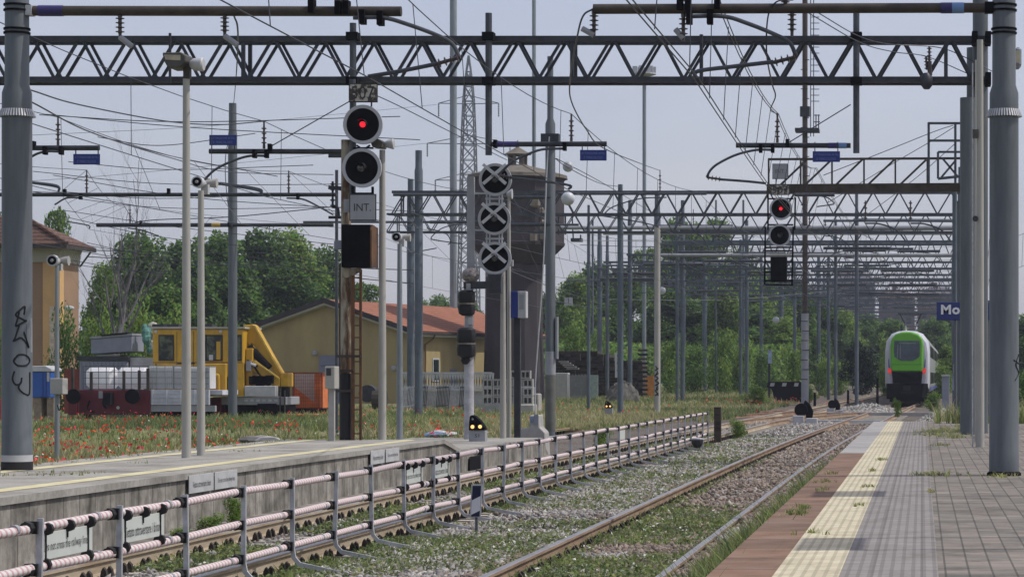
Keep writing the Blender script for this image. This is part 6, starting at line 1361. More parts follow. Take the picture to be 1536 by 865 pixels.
obj('slew_post', MB().box(K(366), K(376), Yk+.3, Yk+1.4, Q(580), Q(522)), YELL, ck, bevel=.02); tc_ = MB(); tc_.box(K(368), K(375), Yk+.1, Yk+.3, Q(556), Q(541)); obj('tank_can', tc_, GREYP, ck)
obj('boom_head', MB().box(K(417), K(429), Yk+.4, Yk+1.3, Q(580), Q(559)), YELD, ck, bevel=.03); obj('hook_block', MB().box(K(419), K(427), Yk+.3, Yk+.9, Q(620), Q(580)), BLACKM, ck)
hz = MB(); hz.poly(bez(PP(Yk+.3, (378, 543), (388, 560), (400, 574), (404, 580))), .04, 6); hz.poly(bez(PP(Yk+.25, (371, 540), (380, 548), (386, 549))), .05, 6)
for k in range(6): hz.cbox(P(380+k*5, 571+random.uniform(-3, 3), Yk+.3), .3, .3, .35)
obj('hoses', hz, BLACKM, ck); obj('crossed_pipes', MB().poly(PP(Yk+.2, (375, 545), (384, 548)), .06, 8), OFFW, ck)
# orange mesh cage
Yo = 114.; og = thing('mesh_cage', 'steel mesh cage on skids wrapped in torn orange netting', 'cage', (X(456, Yo), Yo, 0)); o0, o1, u0, u1 = X(428, Yo), X(483, Yo), Zp(612, Yo), Zp(559, Yo)
fm = MB()
for xx in (o0, o0+.38*(o1-o0)*.6, o1): fm.beam((xx, Yo, u0), (xx, Yo, u1), .06)
for xx in (o0, o1): fm.beam((xx, Yo+1.4, u0), (xx, Yo+1.4, u1), .06)
for zz in (u0, u1): fm.beam((o0, Yo, zz), (o1, Yo, zz), .06); fm.beam((o1, Yo, zz), (o1, Yo+1.4, zz), .06); fm.beam((o0, Yo, zz), (o0, Yo+1.4, zz), .06); fm.beam((o0, Yo+1.4, zz), (o1, Yo+1.4, zz), .06)
for k in range(20): xx = o0+(o1-o0)*k/20; fm.box(xx-.005, xx+.005, Yo-.02, Yo-.005, u0, u1)
for k in range(10): zz = u0+(u1-u0)*k/10; fm.box(o0, o1, Yo-.035, Yo-.022, zz-.005, zz+.005)
obj('frame', fm, REDST, og)
net = MB(); zz_ = lambda py: Zp(py, Yo)
for q_ in ([(441, 580), (471, 603), (471, 611.5), (441, 611.5)], [(471, 561), (482, 559.5), (482, 611.5), (471, 611.5)], [(428.5, 566), (434, 562), (432, 611.5), (428.5, 611.5)]): net.add([(X(a, Yo), Yo+.06+.02*k, zz_(b)) for k, (a, b) in enumerate(q_)], [(0, 1, 2, 3)])
net.add([(o1-.06, Yo+.02, u0+.03), (o1-.06, Yo+1.4, u0+.03), (o1-.06, Yo+1.4, u1-.03), (o1-.06, Yo+.02, u1-.03)], [(0, 1, 2, 3)]); 
obj('orange_netting', net, ORNET, og, recalc=False); obj('pale_sheet', MB().add([(o0+.1, Yo+1.35, u0), (o1-.1, Yo+1.35, u0), (o1-.1, Yo+1.35, u1-.05), (o0+.1, Yo+1.35, u1-.05)], [(0, 1, 2, 3)]), M('pale_sheet', (.50, .43, .40), .8, 0, .1), og, recalc=False)
pl = MB(); 
for k in range(5): xx = o0+(o1-o0)*(k+.3)/5; pl.box(xx-.12, xx+.12, Yo-.05, Yo+1.45, u0-.35, u0-.04)
pl.box(o0-.05, o1+.05, Yo-.06, Yo+1.46, u0-.04, u0-.01); obj('pallet', pl, BLACKM, og); tag(obj('fallen_netting', MB().cbox(P(455, 623, 112), 1.5, .8, .16), ORNET, bevel=.06), 'strip of orange netting fallen on the ground before the mesh cage', 'netting')
# portable toilet on a stand
Yp_ = 100.; pt = thing('portable_toilet', 'blue portable toilet with a white roof raised on blocks beside the left mast', 'portable toilet', (X(62, Yp_), Yp_, 0)); a, b, c = X(46, Yp_), X(68, Yp_), X(76, Yp_)
obj('cabin', MB().box(a, c, Yp_, Yp_+1.1, Zp(596, Yp_), Zp(557, Yp_)), M('toilet_blue', (.022, .09, .34), .45, 0, .08, 2), pt, bevel=.03); rf = MB(); rf.prism([(a-.05, Zp(557, Yp_)), (c+.05, Zp(557, Yp_)), (c+.05, Zp(553, Yp_)), ((a+c)/2+.2, Zp(548, Yp_)), (a-.05, Zp(549, Yp_))], Yp_-.06, Yp_+1.16); obj('roof', rf, OFFW, pt, bevel=.02)
dm = MB(); 
for px in (64, 69): dm.box(X(px, Yp_), X(px+.9, Yp_), Yp_-.02, Yp_-.002, Zp(595, Yp_), Zp(559, Yp_))
obj('door_frame', dm, BLUE, pt); obj('white_plate', MB().box(X(70.5, Yp_), X(74, Yp_), Yp_-.02, Yp_-.003, Zp(572, Yp_), Zp(558, Yp_)), OFFW, pt); obj('support_block', MB().box(X(50, Yp_), X(60, Yp_), Yp_+.1, Yp_+.9, -.2, Zp(596.3, Yp_)), M('block_brown', (.25, .20, .15), .9), pt); obj('support_block', MB().box(X(68, Yp_), X(78, Yp_), Yp_+.2, Yp_+.9, -.2, Zp(597, Yp_)), MATS['block_brown'], pt)
tag(obj('red_crate', MB().box(X(-6, Yp_), X(5, Yp_), Yp_, Yp_+1, -.1, Zp(598, Yp_)), M('crate_red', (.35, .05, .04), .6), bevel=.02), 'red crate partly behind the left mast', 'crate')
# railing, scrap and block stacks before the shed
Yr = 140.
t = thing('white_railing', 'white balustrade railing in front of the shed side', 'railing', (X(660, Yr), Yr, 0)); rm = MB()
for py in (559, 584): rm.beam(P(604, py, Yr), P(738, py, Yr), .09)
for k in range(34): px = 606+k*4; rm.beam(P(px, 584, Yr), P(px+1.2, 572, Yr), .05); rm.beam(P(px+2.4, 584, Yr), P(px+1.2, 572, Yr), .05); rm.beam(P(px, 559, Yr), P(px+1.2, 572, Yr), .05); rm.beam(P(px+2.4, 559, Yr), P(px+1.2, 572, Yr), .05)
obj('bars', rm, OFFW, t); obj('low_wall', MB().box(X(604, Yr), X(738, Yr), Yr+.1, Yr+.4, -.1, Zp(586, Yr)), SHAD, t)
for i, (px, Y) in enumerate(((612, 126), (628, 126.5), (644, 127), (662, 126.6), (676, 127.2), (692, 127.6))):
    t = thing('stacked_railing', ('leaning grey railing panel, leftmost of the row by the shed', 'second leaning railing panel from the left by the shed', 'third leaning railing panel by the shed', 'leaning railing panel left of the tall floodlight mast foot', 'leaning railing panel behind the floodlight mast foot', 'rightmost leaning railing panel by the shed')[i], 'railing panel', (X(px, Y), Y, 0), group='railing panels stacked by the shed'); rm = MB(); x0, x1 = X(px-8, Y), X(px+9, Y)
    for h in (.25, 1.15): rm.beam((x0, Y, h), (x1, Y+.2, h+.05), .05)
    for k in range(9): xx = x0+(x1-x0)*k/8; rm.beam((xx, Y+.1*k/4, .05), (xx+.1, Y+.1*k/4, 1.25), .035)
    obj('bars', rm, GSTEEL if i % 2 else LSTEEL, t)
tag(obj('pipe_roll', MB().lathe(P(553, 590, 124), [(.42, -.3), (.42, .3)], 18, 'y'), STEEL), 'dark round roll lying at the shed corner', 'roll'); tag(obj('scrap_bundle', MB().lathe(P(560, 598, 124), [(.50, 0), (.5, .6)], 14, 'x'), BROWNST), 'dark scrap bundle under the roll at the shed corner', 'scrap')
Yb = 120.; bn = 0
for row in range(4):
    for col in range(5 if row < 3 else 2):
        x0 = X(724, Yb)+col*.47+(1.3 if row == 3 else 0); z0 = Zp(606, Yb)+row*.40-.0; mb = MB()
        mb.box(x0, x0+.45, Yb, Yb+.4, z0, z0+.06); mb.box(x0, x0+.45, Yb, Yb+.4, z0+.30, z0+.38)
        for f_ in (0, .195, .39): mb.box(x0+f_, x0+f_+.06, Yb, Yb+.4, z0+.06, z0+.30)
        mb.box(x0+.06, x0+.39, Yb+.3, Yb+.39, z0+.06, z0+.30)
        tag(obj('hollow_block', mb, SHAD), 'pale hollow concrete block in the stack by the tower foot', 'concrete block', 'hollow blocks stacked by the tower')
tag(obj('block_base', MB().box(X(722, Yb), X(752, Yb), Yb-.1, Yb+.5, -.1, Zp(606.3, Yb)), SHAD), 'low slab under the stack of hollow blocks', 'slab')
for px, py, w_, h_, Y, m_, lb in ((785, 590, 26, 20, 123, BOXG, 'grey stack of covered pallets at the tower foot'), (800, 597, 16, 14, 121.5, SHAD, 'smaller grey box before the covered pallets'), (790, 612, 22, 12, 118, CREAM, 'pale slabs lying in the poppies by the white cable')):
    tag(obj('covered_stack', MB().box(X(px-w_/2, Y), X(px+w_/2, Y), Y, Y+1, Zp(py+h_/2+14, Y), Zp(py-h_/2, Y)), m_, bevel=.05), lb, 'stack')
Y = 175.
tag(obj('white_cabinet', MB().box(X(833, Y), X(852, Y), Y, Y+1, 0, Zp(559, Y)), OFFW, bevel=.03), 'white box cabinet right of the tower mast', 'cabinet'); tag(obj('pale_green_panel', MB().box(X(881, Y), X(897, Y), Y, Y+.1, 0, Zp(562, Y)), M('pale_green', (.30, .37, .35), .7)), 'pale green panel before the sleeper stack', 'panel')
t = thing('slatted_fence', 'short grey slatted fence panel before the sleeper stack', 'fence', (X(866, Y), Y, 0)); fm = MB()
for k in range(18): px = 852.5+k*1.6; fm.box(X(px, Y), X(px+1.1, Y), Y+.1, Y+.14, 0, Zp(561+(k % 3)*.8, Y))
obj('slats', fm, GREYP, t)
tag(obj('orange_board', MB().box(X(968, 186), X(983, 186), 186, 186.2, 0, Zp(563, 186)), M('orange_board', (.55, .22, .05), .7)), 'orange board leaning beside the sleeper stack', 'board'); hp2 = MB().lathe((X(934, 165), 165, 0), [(1.2, -.1), (1.15, .25), (1.05, .5), (.9, .8), (.7, 1.05), (.45, 1.25), (.25, 1.33), (.05, 1.36)], 26); hp2.v = [(a+random.gauss(0, .07), b+random.gauss(0, .07), c+random.gauss(0, .06)) for a, b, c in hp2.v]
tag(obj('grey_cone_heap', hp2, M('heap_grey', (.10, .095, .085), .95, 0, .3, 3)), 'dark grey rounded heap before the sleeper stack', 'heap')
t = thing('name_board', 'narrow white upright board with small dark marks fixed to a grey mast', 'sign', (X(925, 132), 132, 0)); obj('panel', MB().box(X(922.5, 132), X(932, 132), 132, 132.04, GZ(566, 132), GZ(529, 132)), OFFW, t); mm = MB()
for k in range(6): mm.cbox(P(927+(k % 2)*.6, 533+k*5.6, 131.99), .10, .006, .10)
obj('marks', mm, DTEXT, t)
tag(obj('twin_plate', MB().box(X(846.5, 190), X(852, 190), 190, 190.1, GZ(458, 190), GZ(446, 190)).box(X(853.2, 190), X(858.5, 190), 190, 190.1, GZ(458, 190), GZ(446, 190)), OFFW), 'pair of small white plates hanging on the wires right of the tower', 'sign')
# stack of old sleepers: every sleeper is a thing
proto = None; Ysl = 186.
slp = MB().box(-.12, .12, 0, 2.5, 0, .15)
for i in range(16):
    top = 14-int(5*sstep(4, 16, i)) if i < 11 else 11
    for j in range(top):
        x = X(834, Ysl)+i*.405+random.uniform(-.03, .03); zz = .3+j*.235
        if proto is None: proto = obj('old_sleeper', MB().box(-.20, .20, 0, 2.5, 0, .225), OLDWOOD, bevel=.012); o = proto
        else: o = proto.copy(); C.objects.link(o)
        o.location = (x, Ysl+random.uniform(-.35, .25), zz); o.rotation_euler = (0, random.uniform(-.03, .03), random.uniform(-.03, .03)); tag(o, 'old dark wooden sleeper in the big stack behind the grey masts', 'sleeper', 'old sleepers in the stack')
for k in range(5):
    o = obj('split_sleeper', MB().box(X(838+k*3, Ysl-.8), X(852+k*4, Ysl-.8), Ysl-.9, Ysl-.5, GZ(543+k*2.6, Ysl), GZ(541.4+k*2.6, Ysl)), SHAD); tag(o, 'pale weathered plank sticking out of the sleeper stack', 'plank', 'pale planks in the stack')
for k in range(11):
    o = obj('sleeper_end', MB().box(X(958, Ysl-2), X(972, Ysl-2), Ysl-2.4, Ysl-2.0, GZ(592-k*6.5, Ysl), GZ(589-k*6.5, Ysl)), BLACKM if k % 2 else OLDWOOD, bevel=.01); tag(o, 'black sleeper end jutting out at the right side of the stack', 'sleeper', 'jutting sleepers at the stack side')
# buffer stop, blue signal board
Y = 172.; bs = thing('buffer_stop', 'black concrete buffer stop with three white squares', 'buffer stop', (X(1178, Y), Y, .2)); obj('block', MB().prism([(X(1162, Y), .0), (X(1203, Y), .0), (X(1203, Y), GZ(572, Y)), (X(1152, Y), GZ(572, Y)), (X(1150, Y), GZ(580, Y)), (X(1158, Y), GZ(584, Y))], Y, Y+1.3), BLACKM, bs, bevel=.04)
for px in (1158, 1176, 1194): obj('white_square', MB().prism([(X(px-3.2, Y), GZ(579, Y)), (X(px+3, Y), GZ(579, Y)), (X(px+4.2, Y), GZ(574, Y)), (X(px-2, Y), GZ(574, Y))], Y-.03, Y-.006), OFFW, bs)
obj('grey_edge', MB().box(X(1203.2, Y), X(1205, Y), Y, Y+1.3, 0, GZ(571, Y)), SHAD, bs)
t = thing('signal_board', 'pale blue upright board on a dark post left of the buffer stop', 'sign', (X(1154, 180), 180, .2)); obj('post', MB().box(X(1152, 180), X(1155.5, 180), 180, 180.1, .2, GZ(545, 180)), STEEL, t); obj('panel', MB().box(X(1152, 180), X(1158, 180), 179.9, 179.97, GZ(545, 180), GZ(525, 180)), M('pale_blue', (.30, .38, .50), .5), t)
for px, py, Y in ((1222, 596, 150), (1272, 592, 165), (1316, 585, 160)):
    t = thing('low_marker', ('small dark marker stone beside the buffer stop bush', 'small dark marker in the weeds before the round bush', 'short black post left of the train')[(px > 1230)+(px > 1300)], 'marker', (X(px, Y), Y, 0)); obj('body', MB().prism([(X(px-2, Y), 0), (X(px+2, Y), 0), (X(px+1.6, Y), GZ(py-(18 if px > 1300 else 7), Y)), (X(px-1.4, Y), GZ(py-(18 if px > 1300 else 8), Y))], Y, Y+.3), BLACKM, t)

# ================================================================== THE TRAIN
ty = 160.; tx = -3.0+drift(ty)-.0
tr = thing('passenger_train', 'double-deck passenger train with bright green nose and white flanks', 'train', (GX(1360.5, ty), ty, 0), -math.atan(.0145))
HW, HT = 1.40, 4.58
def sect(w_, h0, h1): return [(-w_*.96, h0), (-w_, h0+.4), (-w_, h1-1.25), (-w_*.93, h1-.62), (-w_*.70, h1-.18), (-w_*.4, h1-.02), (0, h1+.03), (w_*.4, h1-.02), (w_*.70, h1-.18), (w_*.93, h1-.62), (w_, h1-1.25), (w_, h0+.4), (w_*.96, h0)]
def loft(secs):
    mb = MB(); n = len(secs[0][1])
    for y, s_ in secs: mb.v += [(a, y, b) for a, b in s_]
    for i in range(len(secs)-1):
        for k in range(n-1): mb.f.append((i*n+k, i*n+k+1, (i+1)*n+k+1, (i+1)*n+k)); mb.m.append(0)
    mb.f += [tuple(range(n)), tuple(range((len(secs)-1)*n, len(secs)*n))]; mb.m += [0, 0]; return mb
nb_ = obj('nose_shell', loft([(-.05, sect(1.16, 1.25, 4.22)), (.12, sect(1.27, 1.2, 4.40)), (.5, sect(1.36, 1.1, 4.52)), (1.2, sect(HW, .95, HT)), (3.0, sect(HW, .9, HT))]), TRWH, tr, True, smooth=True)
car_l = 25.
for i in range(4):
    y0 = 3.05+i*(car_l+.6); b = obj('car_body', loft([(y0, sect(HW, .75, HT)), (y0+car_l, sect(HW, .75, HT))]), TRGR, tr, True, smooth=True)
    for z0 in (1.25, 2.95):
        for k in range(9): obj('window', MB().box(HW+.003, HW+.02, y0+1.4+k*2.55, y0+2.5+k*2.55, z0, z0+.75), GLASS, b, True)
    obj('blue_stripe', MB().box(HW+.003, HW+.015, y0+.1, y0+car_l-.1, .85, 1.05), TRBL, b, True)
    for dy in (3.5, 6.2, 18.5, 21.2): obj('bogie', MB().lathe((0, y0+dy, .45), [(.45, -1.0), (.45, -.8), (.1, -.78), (.1, .78), (.45, .8), (.45, 1.0)], 16, 'x'), BLACKM, b, True)
    obj('underframe', MB().box(-1.2, 1.2, y0+1, y0+car_l-1, .25, .745), BLACKM, b, True)
gmask = [(-.92, 1.30), (.92, 1.30), (1.0, 1.55), (1.02, 3.35), (.98, 3.75), (.72, 4.06), (.35, 4.2), (0, 4.24), (-.35, 4.2), (-.72, 4.06), (-.98, 3.75), (-1.02, 3.35), (-1.0, 1.55)]
gmask = [(a*(.97 if b > 3.6 else 1.0), 2.02+(b-1.30)*.845) for a, b in gmask]
mk = obj('green_mask', loft([(-.28, [(a*.96, 2.07+(b-2.02)*.965) for a, b in gmask]), (-.18, gmask), (.55, [(a*1.05, b+.03) for a, b in gmask])]), GREEN, tr, True, bevel=.05)
wsp = [(-.56, 2.30), (-.38, 2.22), (.38, 2.22), (.56, 2.30), (.84, 2.50), (.86, 3.05), (.83, 3.52), (-.83, 3.52), (-.86, 3.05), (-.84, 2.50)]
wsp = [(a*.94, 2.70+(b-2.22)*.96) for a, b in wsp]
ws = obj('windscreen', MB().prism(wsp, -.315, -.285), M('windscreen', (.085, .12, .145), .15, 0, .2, 1.4, spec=.5, col2=(.035, .05, .07)), mk, True); obj('destination_display', MB().box(-.5, .55, -.32, -.316, 3.76, 3.84), M('display_dim', (.15, .22, .17), .4), ws, True)  # glass lightened to a bluish tone, its reflection put into the colour
obj('wiper', MB().beam((-.60, -.33, 2.85), (-.56, -.33, 3.7), .03).beam((-.42, -.33, 2.85), (-.40, -.33, 3.7), .03), GREYP, ws, True)
obj('mask_seam', MB().box(-.94, .94, -.292, -.286, 2.46, 2.49), M('dark_green', (.05, .18, .015), .4), mk, True)
for s_ in (-1, 1):
    hb_ = obj('headlight', MB().prism([(s_*1.00, 1.92), (s_*1.17, 1.95), (s_*1.19, 2.20), (s_*1.08, 2.24), (s_*.98, 2.12)], -.16, .12), TAIL, tr, True)
    obj('lamp_fairing', MB().prism([(s_*1.08, 2.27), (s_*1.15, 2.27), (s_*1.16, 2.85), (s_*1.13, 2.80)], -.12, .3), TRBL, tr, True); obj('blue_corner', MB().box(s_*1.17-.12, s_*1.17+.12, .3, 1.6, .75, 1.3), TRBL, tr, True)
sk = loft([(-.35, [(-.85, 1.3), (-.92, 2.01), (.92, 2.01), (.85, 1.3)]), (.4, [(-.98, 1.3), (-1.0, 2.02), (1.0, 2.02), (.98, 1.3)])]); obj('black_nose', sk, BLACKM, tr, True)
sk = loft([(-.40, [(-.95, .45), (-1.05, 1.29), (1.05, 1.29), (.95, .45)]), (.2, [(-1.28, .30), (-1.3, 1.28), (1.3, 1.28), (1.28, .30)]), (2.6, [(-1.3, .30), (-1.35, .9), (1.35, .9), (1.3, .30)])]); obj('black_skirt', sk, BLACKM, tr, True)
cpm = MB().box(-.22, .22, -.85, -.3, .85, 1.15); cpm.box(-.4, .4, -.40, -.3, .65, .8); obj('coupler', cpm, BLACK, tr, True); obj('snow_plough', MB().prism([(-1.1, .14), (1.1, .14), (1.0, .5), (-1.0, .5)], -.2, .1), BLACKM, tr, True); obj('wheelset', MB().lathe((0, 2.2, .45), [(.45, -.82), (.45, -.68), (.1, -.66), (.1, .66), (.45, .68), (.45, .82)], 18, 'x'), BLACKM, tr, True)
pg = MB(); yp = 12.
for s_ in (-1, 1): pg.tube((s_*.25, yp, HT+.1), (s_*.42, yp+.9, HT+.75), .04); pg.tube((s_*.42, yp+.9, HT+.75), (s_*.72, yp-.2, HT+1.35), .04)
pg.tube((-.85, yp-.2, HT+1.36), (.85, yp-.2, HT+1.36), .045); pg.box(-.7, .7, yp-.8, yp+1.2, HT+.03, HT+.12); pg.insul((-.5, 7, HT-.05), (-.5, 7, HT+.5), .12, 4); obj('pantograph', pg, STEEL, tr, True); obj('roof_horn', MB().tube((-.12, 2.0, HT), (-.12, 2.0, HT+.35), .07, .03), OFFW, tr, True)

# ================================================================== TREES
def crown_pts(n, blobs, shell=.45, seed=1):
    r = np.random.default_rng(seed); P_ = []
    wts = np.array([b[3]*b[4]*b[5] for b in blobs])**.72; wts /= wts.sum()
    for b, wt in zip(blobs, wts):
        m = int(n*wt); d = r.normal(size=(m, 3)); d /= np.linalg.norm(d, axis=1)[:, None]; rad = (1-shell*r.random(m)**1.6)
        # uneven outline: each blob is broken into twigs
        tw = r.normal(size=(26, 3)); tw /= np.linalg.norm(tw, axis=1)[:, None]; am = .72+.5*r.random(26)
        idx = np.argmax(d@tw.T, axis=1); P_.append(np.array(b[:3])+d*(rad*am[idx])[:, None]*np.array(b[3:6]))
    return np.concatenate(P_)
def tree_proto(name, label, h, w_, seed, leaf, nleaf, lsize, cat='tree', trunk=True, low=.10, nblob=22, bushy=1.):
    rr = random.Random(seed); t = thing(name, label, cat); blobs = []
    for i in range(nblob):
        f = (i+.5)/nblob; zz = h*(low+(1-low)*.93*f); env = w_/2*math.sin(math.pi*min(1, .18+.80*f))**.7; a = rr.uniform(0, 6.28); q = env*rr.uniform(.25, .78)
        s_ = w_*rr.uniform(.15, .25)*bushy; blobs.append((math.cos(a)*q, math.sin(a)*q, zz, s_, s_, s_*rr.uniform(.55, .85)))
    pts = crown_pts(nleaf, blobs, .5, seed); pts[:, 2] = np.maximum(pts[:, 2], .1)
    rg = np.random.default_rng(seed); V, Fc = quad_geo(pts, lsize*(.55+.8*rg.random(len(pts))), .95, .6)
    npmesh('crown', V, Fc, leaf, parent=t, mi=(rg.random(len(pts)) < .3).astype(int))
    if trunk:
        mb = MB(); mb.poly(bez([(0, 0, -.6), (.1, .05, h*.18), (-.08, 0, h*.42), (.05, .1, h*.8)], 4), [w_*.03*(1-.8*i/12) for i in range(13)], 8)
        for b in blobs[::2]:
            z0 = max(.5, b[2]*.55); mb.poly(bez([(0, 0, z0), (b[0]*.5, b[1]*.5, z0*.6+b[2]*.4), (b[0], b[1], b[2])], 3), [w_*.014, w_*.013, w_*.012, w_*.010, w_*.008, w_*.006, w_*.004], 5)
        obj('trunk', mb, BARK, t, local=True)
    return t
TP = [tree_proto('broadleaf_tree', 'x', 12, 10, 3, [LEAF1, LEAF3], 17000, .23), tree_proto('broadleaf_tree', 'x', 12, 9, 8, [LEAF3, LEAF1], 16000, .22), tree_proto('broadleaf_tree', 'x', 12, 10, 15, [LEAF2, LEAF1], 16000, .22), tree_proto('feathery_tree', 'x', 12, 8, 21, [LEAF1, LEAF2], 9000, .19, nblob=24, bushy=.72)]
BP = [tree_proto('bush', 'x', 3, 4, 31, [LEAF2, LEAF1], 3200, .11, 'bush', False, .05, 9, 1.25), tree_proto('bush', 'x', 3, 4, 37, [LEAF1, LEAF3], 3200, .11, 'bush', False, .05, 9, 1.25)]
used = set()
def plant(pr, ph, pw, px, top, Y, wpx, label, base=None, group='trees around the yard'):
    x = GX(px, Y); gz = groundz(x, Y) if base is None else base; h = GZ(top, Y)-gz; w_ = wpx*Y/F; o = pr
    rz_ = random.uniform(0, 6.28)
    if id(pr) in used: o = dup(pr, (x, Y, gz), rz_)
    else: used.add(id(pr)); o.location = (x, Y, gz); o.rotation_euler = (0, 0, rz_)
    o.scale = (w_/pw, w_/pw, h/ph); o['label'] = label; o['group'] = group; return o
TR = [(0, 213, 352, 200, 135, 'tall tree left of centre in the clump behind the tank wagon'), (1, 268, 362, 205, 120, 'dark tree behind the tallest lamp column'), (0, 325, 352, 212, 130, 'dense tree behind the lone grey mast, left side'), (1, 385, 344, 220, 125, 'broad dark tree behind the crane boom'), (2, 440, 352, 226, 120, 'light green tree above the shed ridge'), (0, 488, 372, 232, 95, 'tree just left of the rusty signal mast'), (3, 545, 418, 236, 80, 'thin feathery tree behind the black signal box'),
      (1, 300, 385, 196, 110, 'low dark tree between the two lamp columns'), (1, 360, 392, 205, 110, 'shady tree right behind the yellow cab'), (1, 430, 398, 215, 120, 'shady tree behind the left slope of the shed roof'), (3, 88, 302, 170, 62, 'tree top rising behind the brown house roof'), (0, 10, 320, 190, 80, 'tree behind the left mast at the picture edge'), (2, 158, 402, 178, 80, 'light tree beside the bare tree'), (0, 245, 430, 172, 120, 'leafy low tree behind the tilted bin'), (1, 180, 440, 165, 80, 'dark low tree behind the bare tree'),
      (2, 860, 424, 260, 80, 'pale tree right of the water tower'), (1, 893, 402, 262, 80, 'dark tree behind the sleeper stack, left one'), (0, 935, 412, 268, 85, 'tree behind the sleeper stack, middle one'), (3, 975, 372, 275, 75, 'airy tree at the tall floodlight mast'), (0, 1022, 338, 282, 95, 'tallest tree left of the far signal'), (3, 1072, 326, 288, 80, 'tall feathery tree with thin top beside the far signal'), (3, 1050, 345, 280, 70, 'airy tree between the two tallest trees'), (2, 1108, 388, 276, 90, 'bright tree left of the far signal'), (2, 1150, 418, 284, 85, 'bright tree under the far signal box'), (0, 1192, 432, 292, 80, 'tree at the rusty telecom mast'), (1, 1235, 444, 300, 70, 'dark tree right of the rusty telecom mast'), (2, 1262, 468, 305, 60, 'small light tree left of the round bush'),
      (1, 1000, 440, 255, 100, 'dark tree behind the cream mast'), (1, 1065, 455, 258, 100, 'shady tree in the hedge behind the slim masts'), (0, 1130, 470, 262, 100, 'shady tree in the hedge under the bright trees'), (2, 1090, 440, 250, 70, 'bright leafy tree between the two hedge masts'), (2, 1180, 488, 255, 70, 'bright low tree behind the buffer stop'),
      (0, 1335, 480, 330, 90, 'tree behind the train on its left'), (1, 1300, 470, 360, 90, 'far tree over the round bush'), (0, 1400, 478, 340, 80, 'tree behind the train on its right'), (1, 1440, 470, 350, 80, 'far tree behind the gantry posts'), (2, 1418, 520, 240, 50, 'light green tree between the train and the name board'), (0, 1545, 470, 260, 90, 'tree beyond the right edge mast'),
      (0, 660, 444, 360, 70, 'distant tree left of the tall floodlight mast'), (1, 700, 448, 365, 60, 'distant tree above the shed roof'), (0, 632, 450, 350, 50, 'distant tree between the two gantry posts'), (1, 820, 440, 330, 60, 'tree behind the water tower shaft')]
PWH = [(12, 10), (12, 9), (12, 10), (12, 8)]
for i, px, top, Y, wp_, lb in TR: plant(TP[i], PWH[i][0], PWH[i][1], px, top-(8 if 840 < px < 1275 and Y < 300 else 0), Y, wp_*(1.28 if 840 < px < 1275 else 1.1), lb)
BU = [(0, 150, 470, 128, 70, 'light green bush beside the brown house corner'), (1, 92, 470, 128, 55, 'dark bush growing against the brown house'), (0, 205, 455, 140, 90, 'light green bush behind the tilted bin'), (0, 250, 465, 142, 80, 'light green bush behind the yellow cab'), (1, 180, 500, 122, 60, 'bush behind the grey container'), (0, 8, 480, 126, 40, 'light bush at the left picture edge'),
      (0, 870, 480, 205, 70, 'light bush above the sleeper stack'), (0, 905, 488, 208, 50, 'small light bush above the sleeper stack'), (0, 1010, 505, 205, 60, 'light bush right of the cream mast'), (1, 1045, 520, 210, 60, 'dark bush between the hedge masts'), (0, 1085, 500, 212, 60, 'bright bush beside the hedge mast'), (0, 1115, 515, 214, 60, 'bright bush right of the hedge mast'), (1, 1150, 525, 216, 50, 'bush behind the pale blue board'), (0, 1190, 520, 205, 45, 'bright bush behind the buffer stop top'), (0, 1232, 535, 215, 40, 'bush right of the rusty mast foot'), (0, 1255, 540, 230, 40, 'bush left of the round dark bush'),
      (0, 1130, 578, 150, 50, 'yellow-green bush left of the buffer stop'), (1, 1213, 580, 160, 18, 'small dark bush at the right end of the buffer stop'), (0, 1105, 628, 78, 36, 'leafy bush between the rails past the barrier stake'), (0, 1345, 598, 110, 18, 'small bush on the track in front of the train'), (0, 1398, 588, 128, 34, 'bush at the right side of the train'), (0, 905, 640, 62, 40, 'leafy weed bush behind the barrier'), (0, 1325, 540, 230, 30, 'bush between the round bush and the train'), (0, 1330, 505, 260, 60, 'light bush at the left flank of the train'), (0, 1412, 545, 200, 40, 'light bush right of the train flank'), (0, 1448, 605, 68, 30, 'tall grass clump at the foot of the gantry posts'), (1, 1540, 560, 120, 60, 'bush beyond the right edge'), (0, 322, 772, 30.2, 62, 'bright weed bush at the foot of the platform wall, nearer the lamp column'), (0, 268, 790, 28.6, 46, 'bright weed bush at the platform wall behind the Italian barrier sign'), (0, 352, 742, 31.6, 40, 'small bright weed bush at the platform wall just past the lamp columns'), (0, 452, 735, 37.5, 26, 'small weed clump at the platform wall in the middle of the barrier')]
for i, px, top, Y, wp_, lb in BU: plant(BP[i], 3, 4, px, top, Y, wp_, lb, base=(-.2 if Y < 100 else None), group='bushes around the yard')
t = tree_proto('round_bush', 'dark round clipped bush left of the train', 3, 3.4, 77, [M('dark_bush_leaf', (.018, .034, .022), .7, 0, .25, .6, island=.5, trans=.1, coords='World')]*2, 6500, .10, 'bush', False, .12, 12, 1.35); Y = 205.; t.location = (GX(1287, Y), Y, .2); t.scale = (56*Y/F/3.4, 56*Y/F/3.4, (GZ(516, Y)-.35)/3)
for pr in TP+BP: assert id(pr) in used
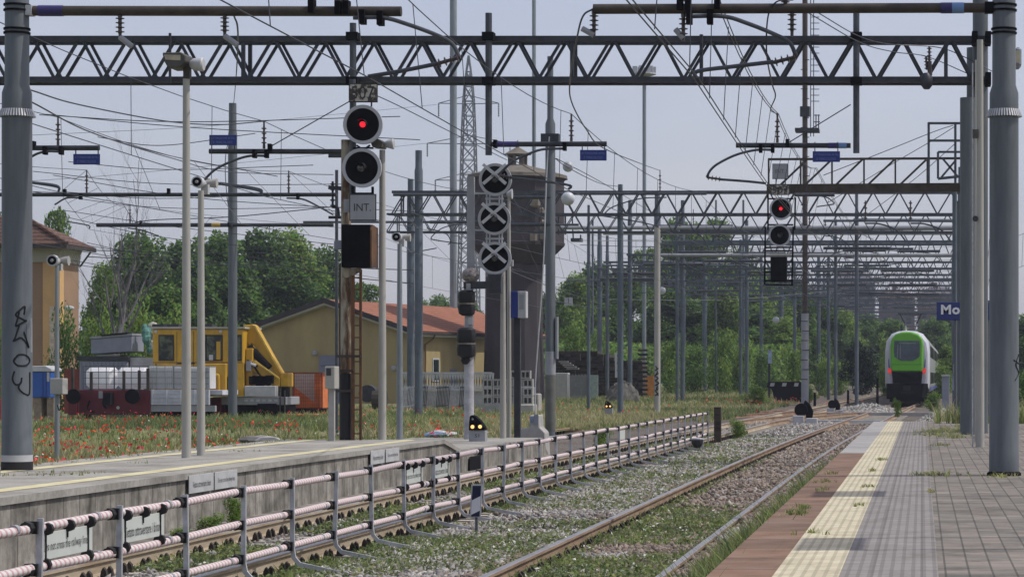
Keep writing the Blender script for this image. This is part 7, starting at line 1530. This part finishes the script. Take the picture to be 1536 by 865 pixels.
# a bare tree
bt = thing('bare_tree', 'leafless grey tree standing left of the wooded slope', 'tree', (GX(160, 118), 118, 0)); mb = MB(); rr = random.Random(5)
def branch(p, d, l, r_, lev):
    pts = [p]; rad = [r_]
    for k in range(5):
        d = (d+Vector((rr.uniform(-.16, .16), rr.uniform(-.16, .16), .05))).normalized(); pts.append(pts[-1]+d*l/5); rad.append(r_*(1-.14*(k+1)))
    mb.poly(pts, rad, 6 if lev < 2 else 4)
    if lev < 4:
        for k in range(rr.choice((3, 4)) if lev else 6):
            i = rr.randint(2, 5); a = rr.uniform(0, 6.28); nd_ = (d+Vector((math.cos(a), math.sin(a)*.8, .15))*rr.uniform(.35, .75)).normalized(); branch(pts[i], nd_, l*rr.uniform(.45, .68), rad[i]*.62, lev+1)
branch(Vector((GX(158, 118), 118, -.2)), Vector((.0, 0, 1)), 7.4, .17, 0); branch(Vector((GX(161, 118), 118.3, -.2)), Vector((.10, .05, 1)), 6.4, .13, 0)
obj('branches', mb, BARKG, bt)
# far wooded ridge closing the view
def ridge(name, Y, x0, x1, fz, n, mat, size, label):
    x = x0+(x1-x0)*RNG.random(n); top = fz(x)*(.75+.5*vnoise(x+1000, x*0+Y, 14, 61)); z = top*RNG.random(n)**.6; y = Y+RNG.normal(size=n)*6
    return quads(name, np.stack([x, y, z], 1), size*(.6+.8*RNG.random(n)), mat, .3, mi=(RNG.random(n) < .35).astype(int))
ridge('far_wood', 470, -230, 90, lambda x: np.full(len(x), 11.), 16000, [LEAF3, LEAF1], .55, ''); ridge('far_hedge', 245, -38, -12, lambda x: np.full(len(x), 5.0), 9000, [LEAF1, LEAF2], .2, ''); ridge('left_hedge', 215, -75, -45, lambda x: np.full(len(x), 6.5), 9000, [LEAF3, LEAF1], .2, '')
strip('hills', [-500, -200, 0, 200, 500], [800, 950, 1300], 0, LEAF3, lambda x, y: (y-800)*.05)

# ================================================================== AIR
hz_ = tag(obj('haze', MB().box(-420, 420, -20, 760, -2, 90), []), kind='stuff')
hm = bpy.data.materials.new('haze_air'); hm.use_nodes = True; n_ = hm.node_tree; n_.nodes.clear(); o_ = n_.nodes.new('ShaderNodeOutputMaterial'); pv = n_.nodes.new('ShaderNodeVolumePrincipled'); pv.inputs['Color'].default_value = (.78, .84, .98, 1); pv.inputs['Density'].default_value = .00024; pv.inputs['Anisotropy'].default_value = .2
n_.links.new(pv.outputs[0], o_.inputs['Volume']); hz_.data.materials.append(hm)
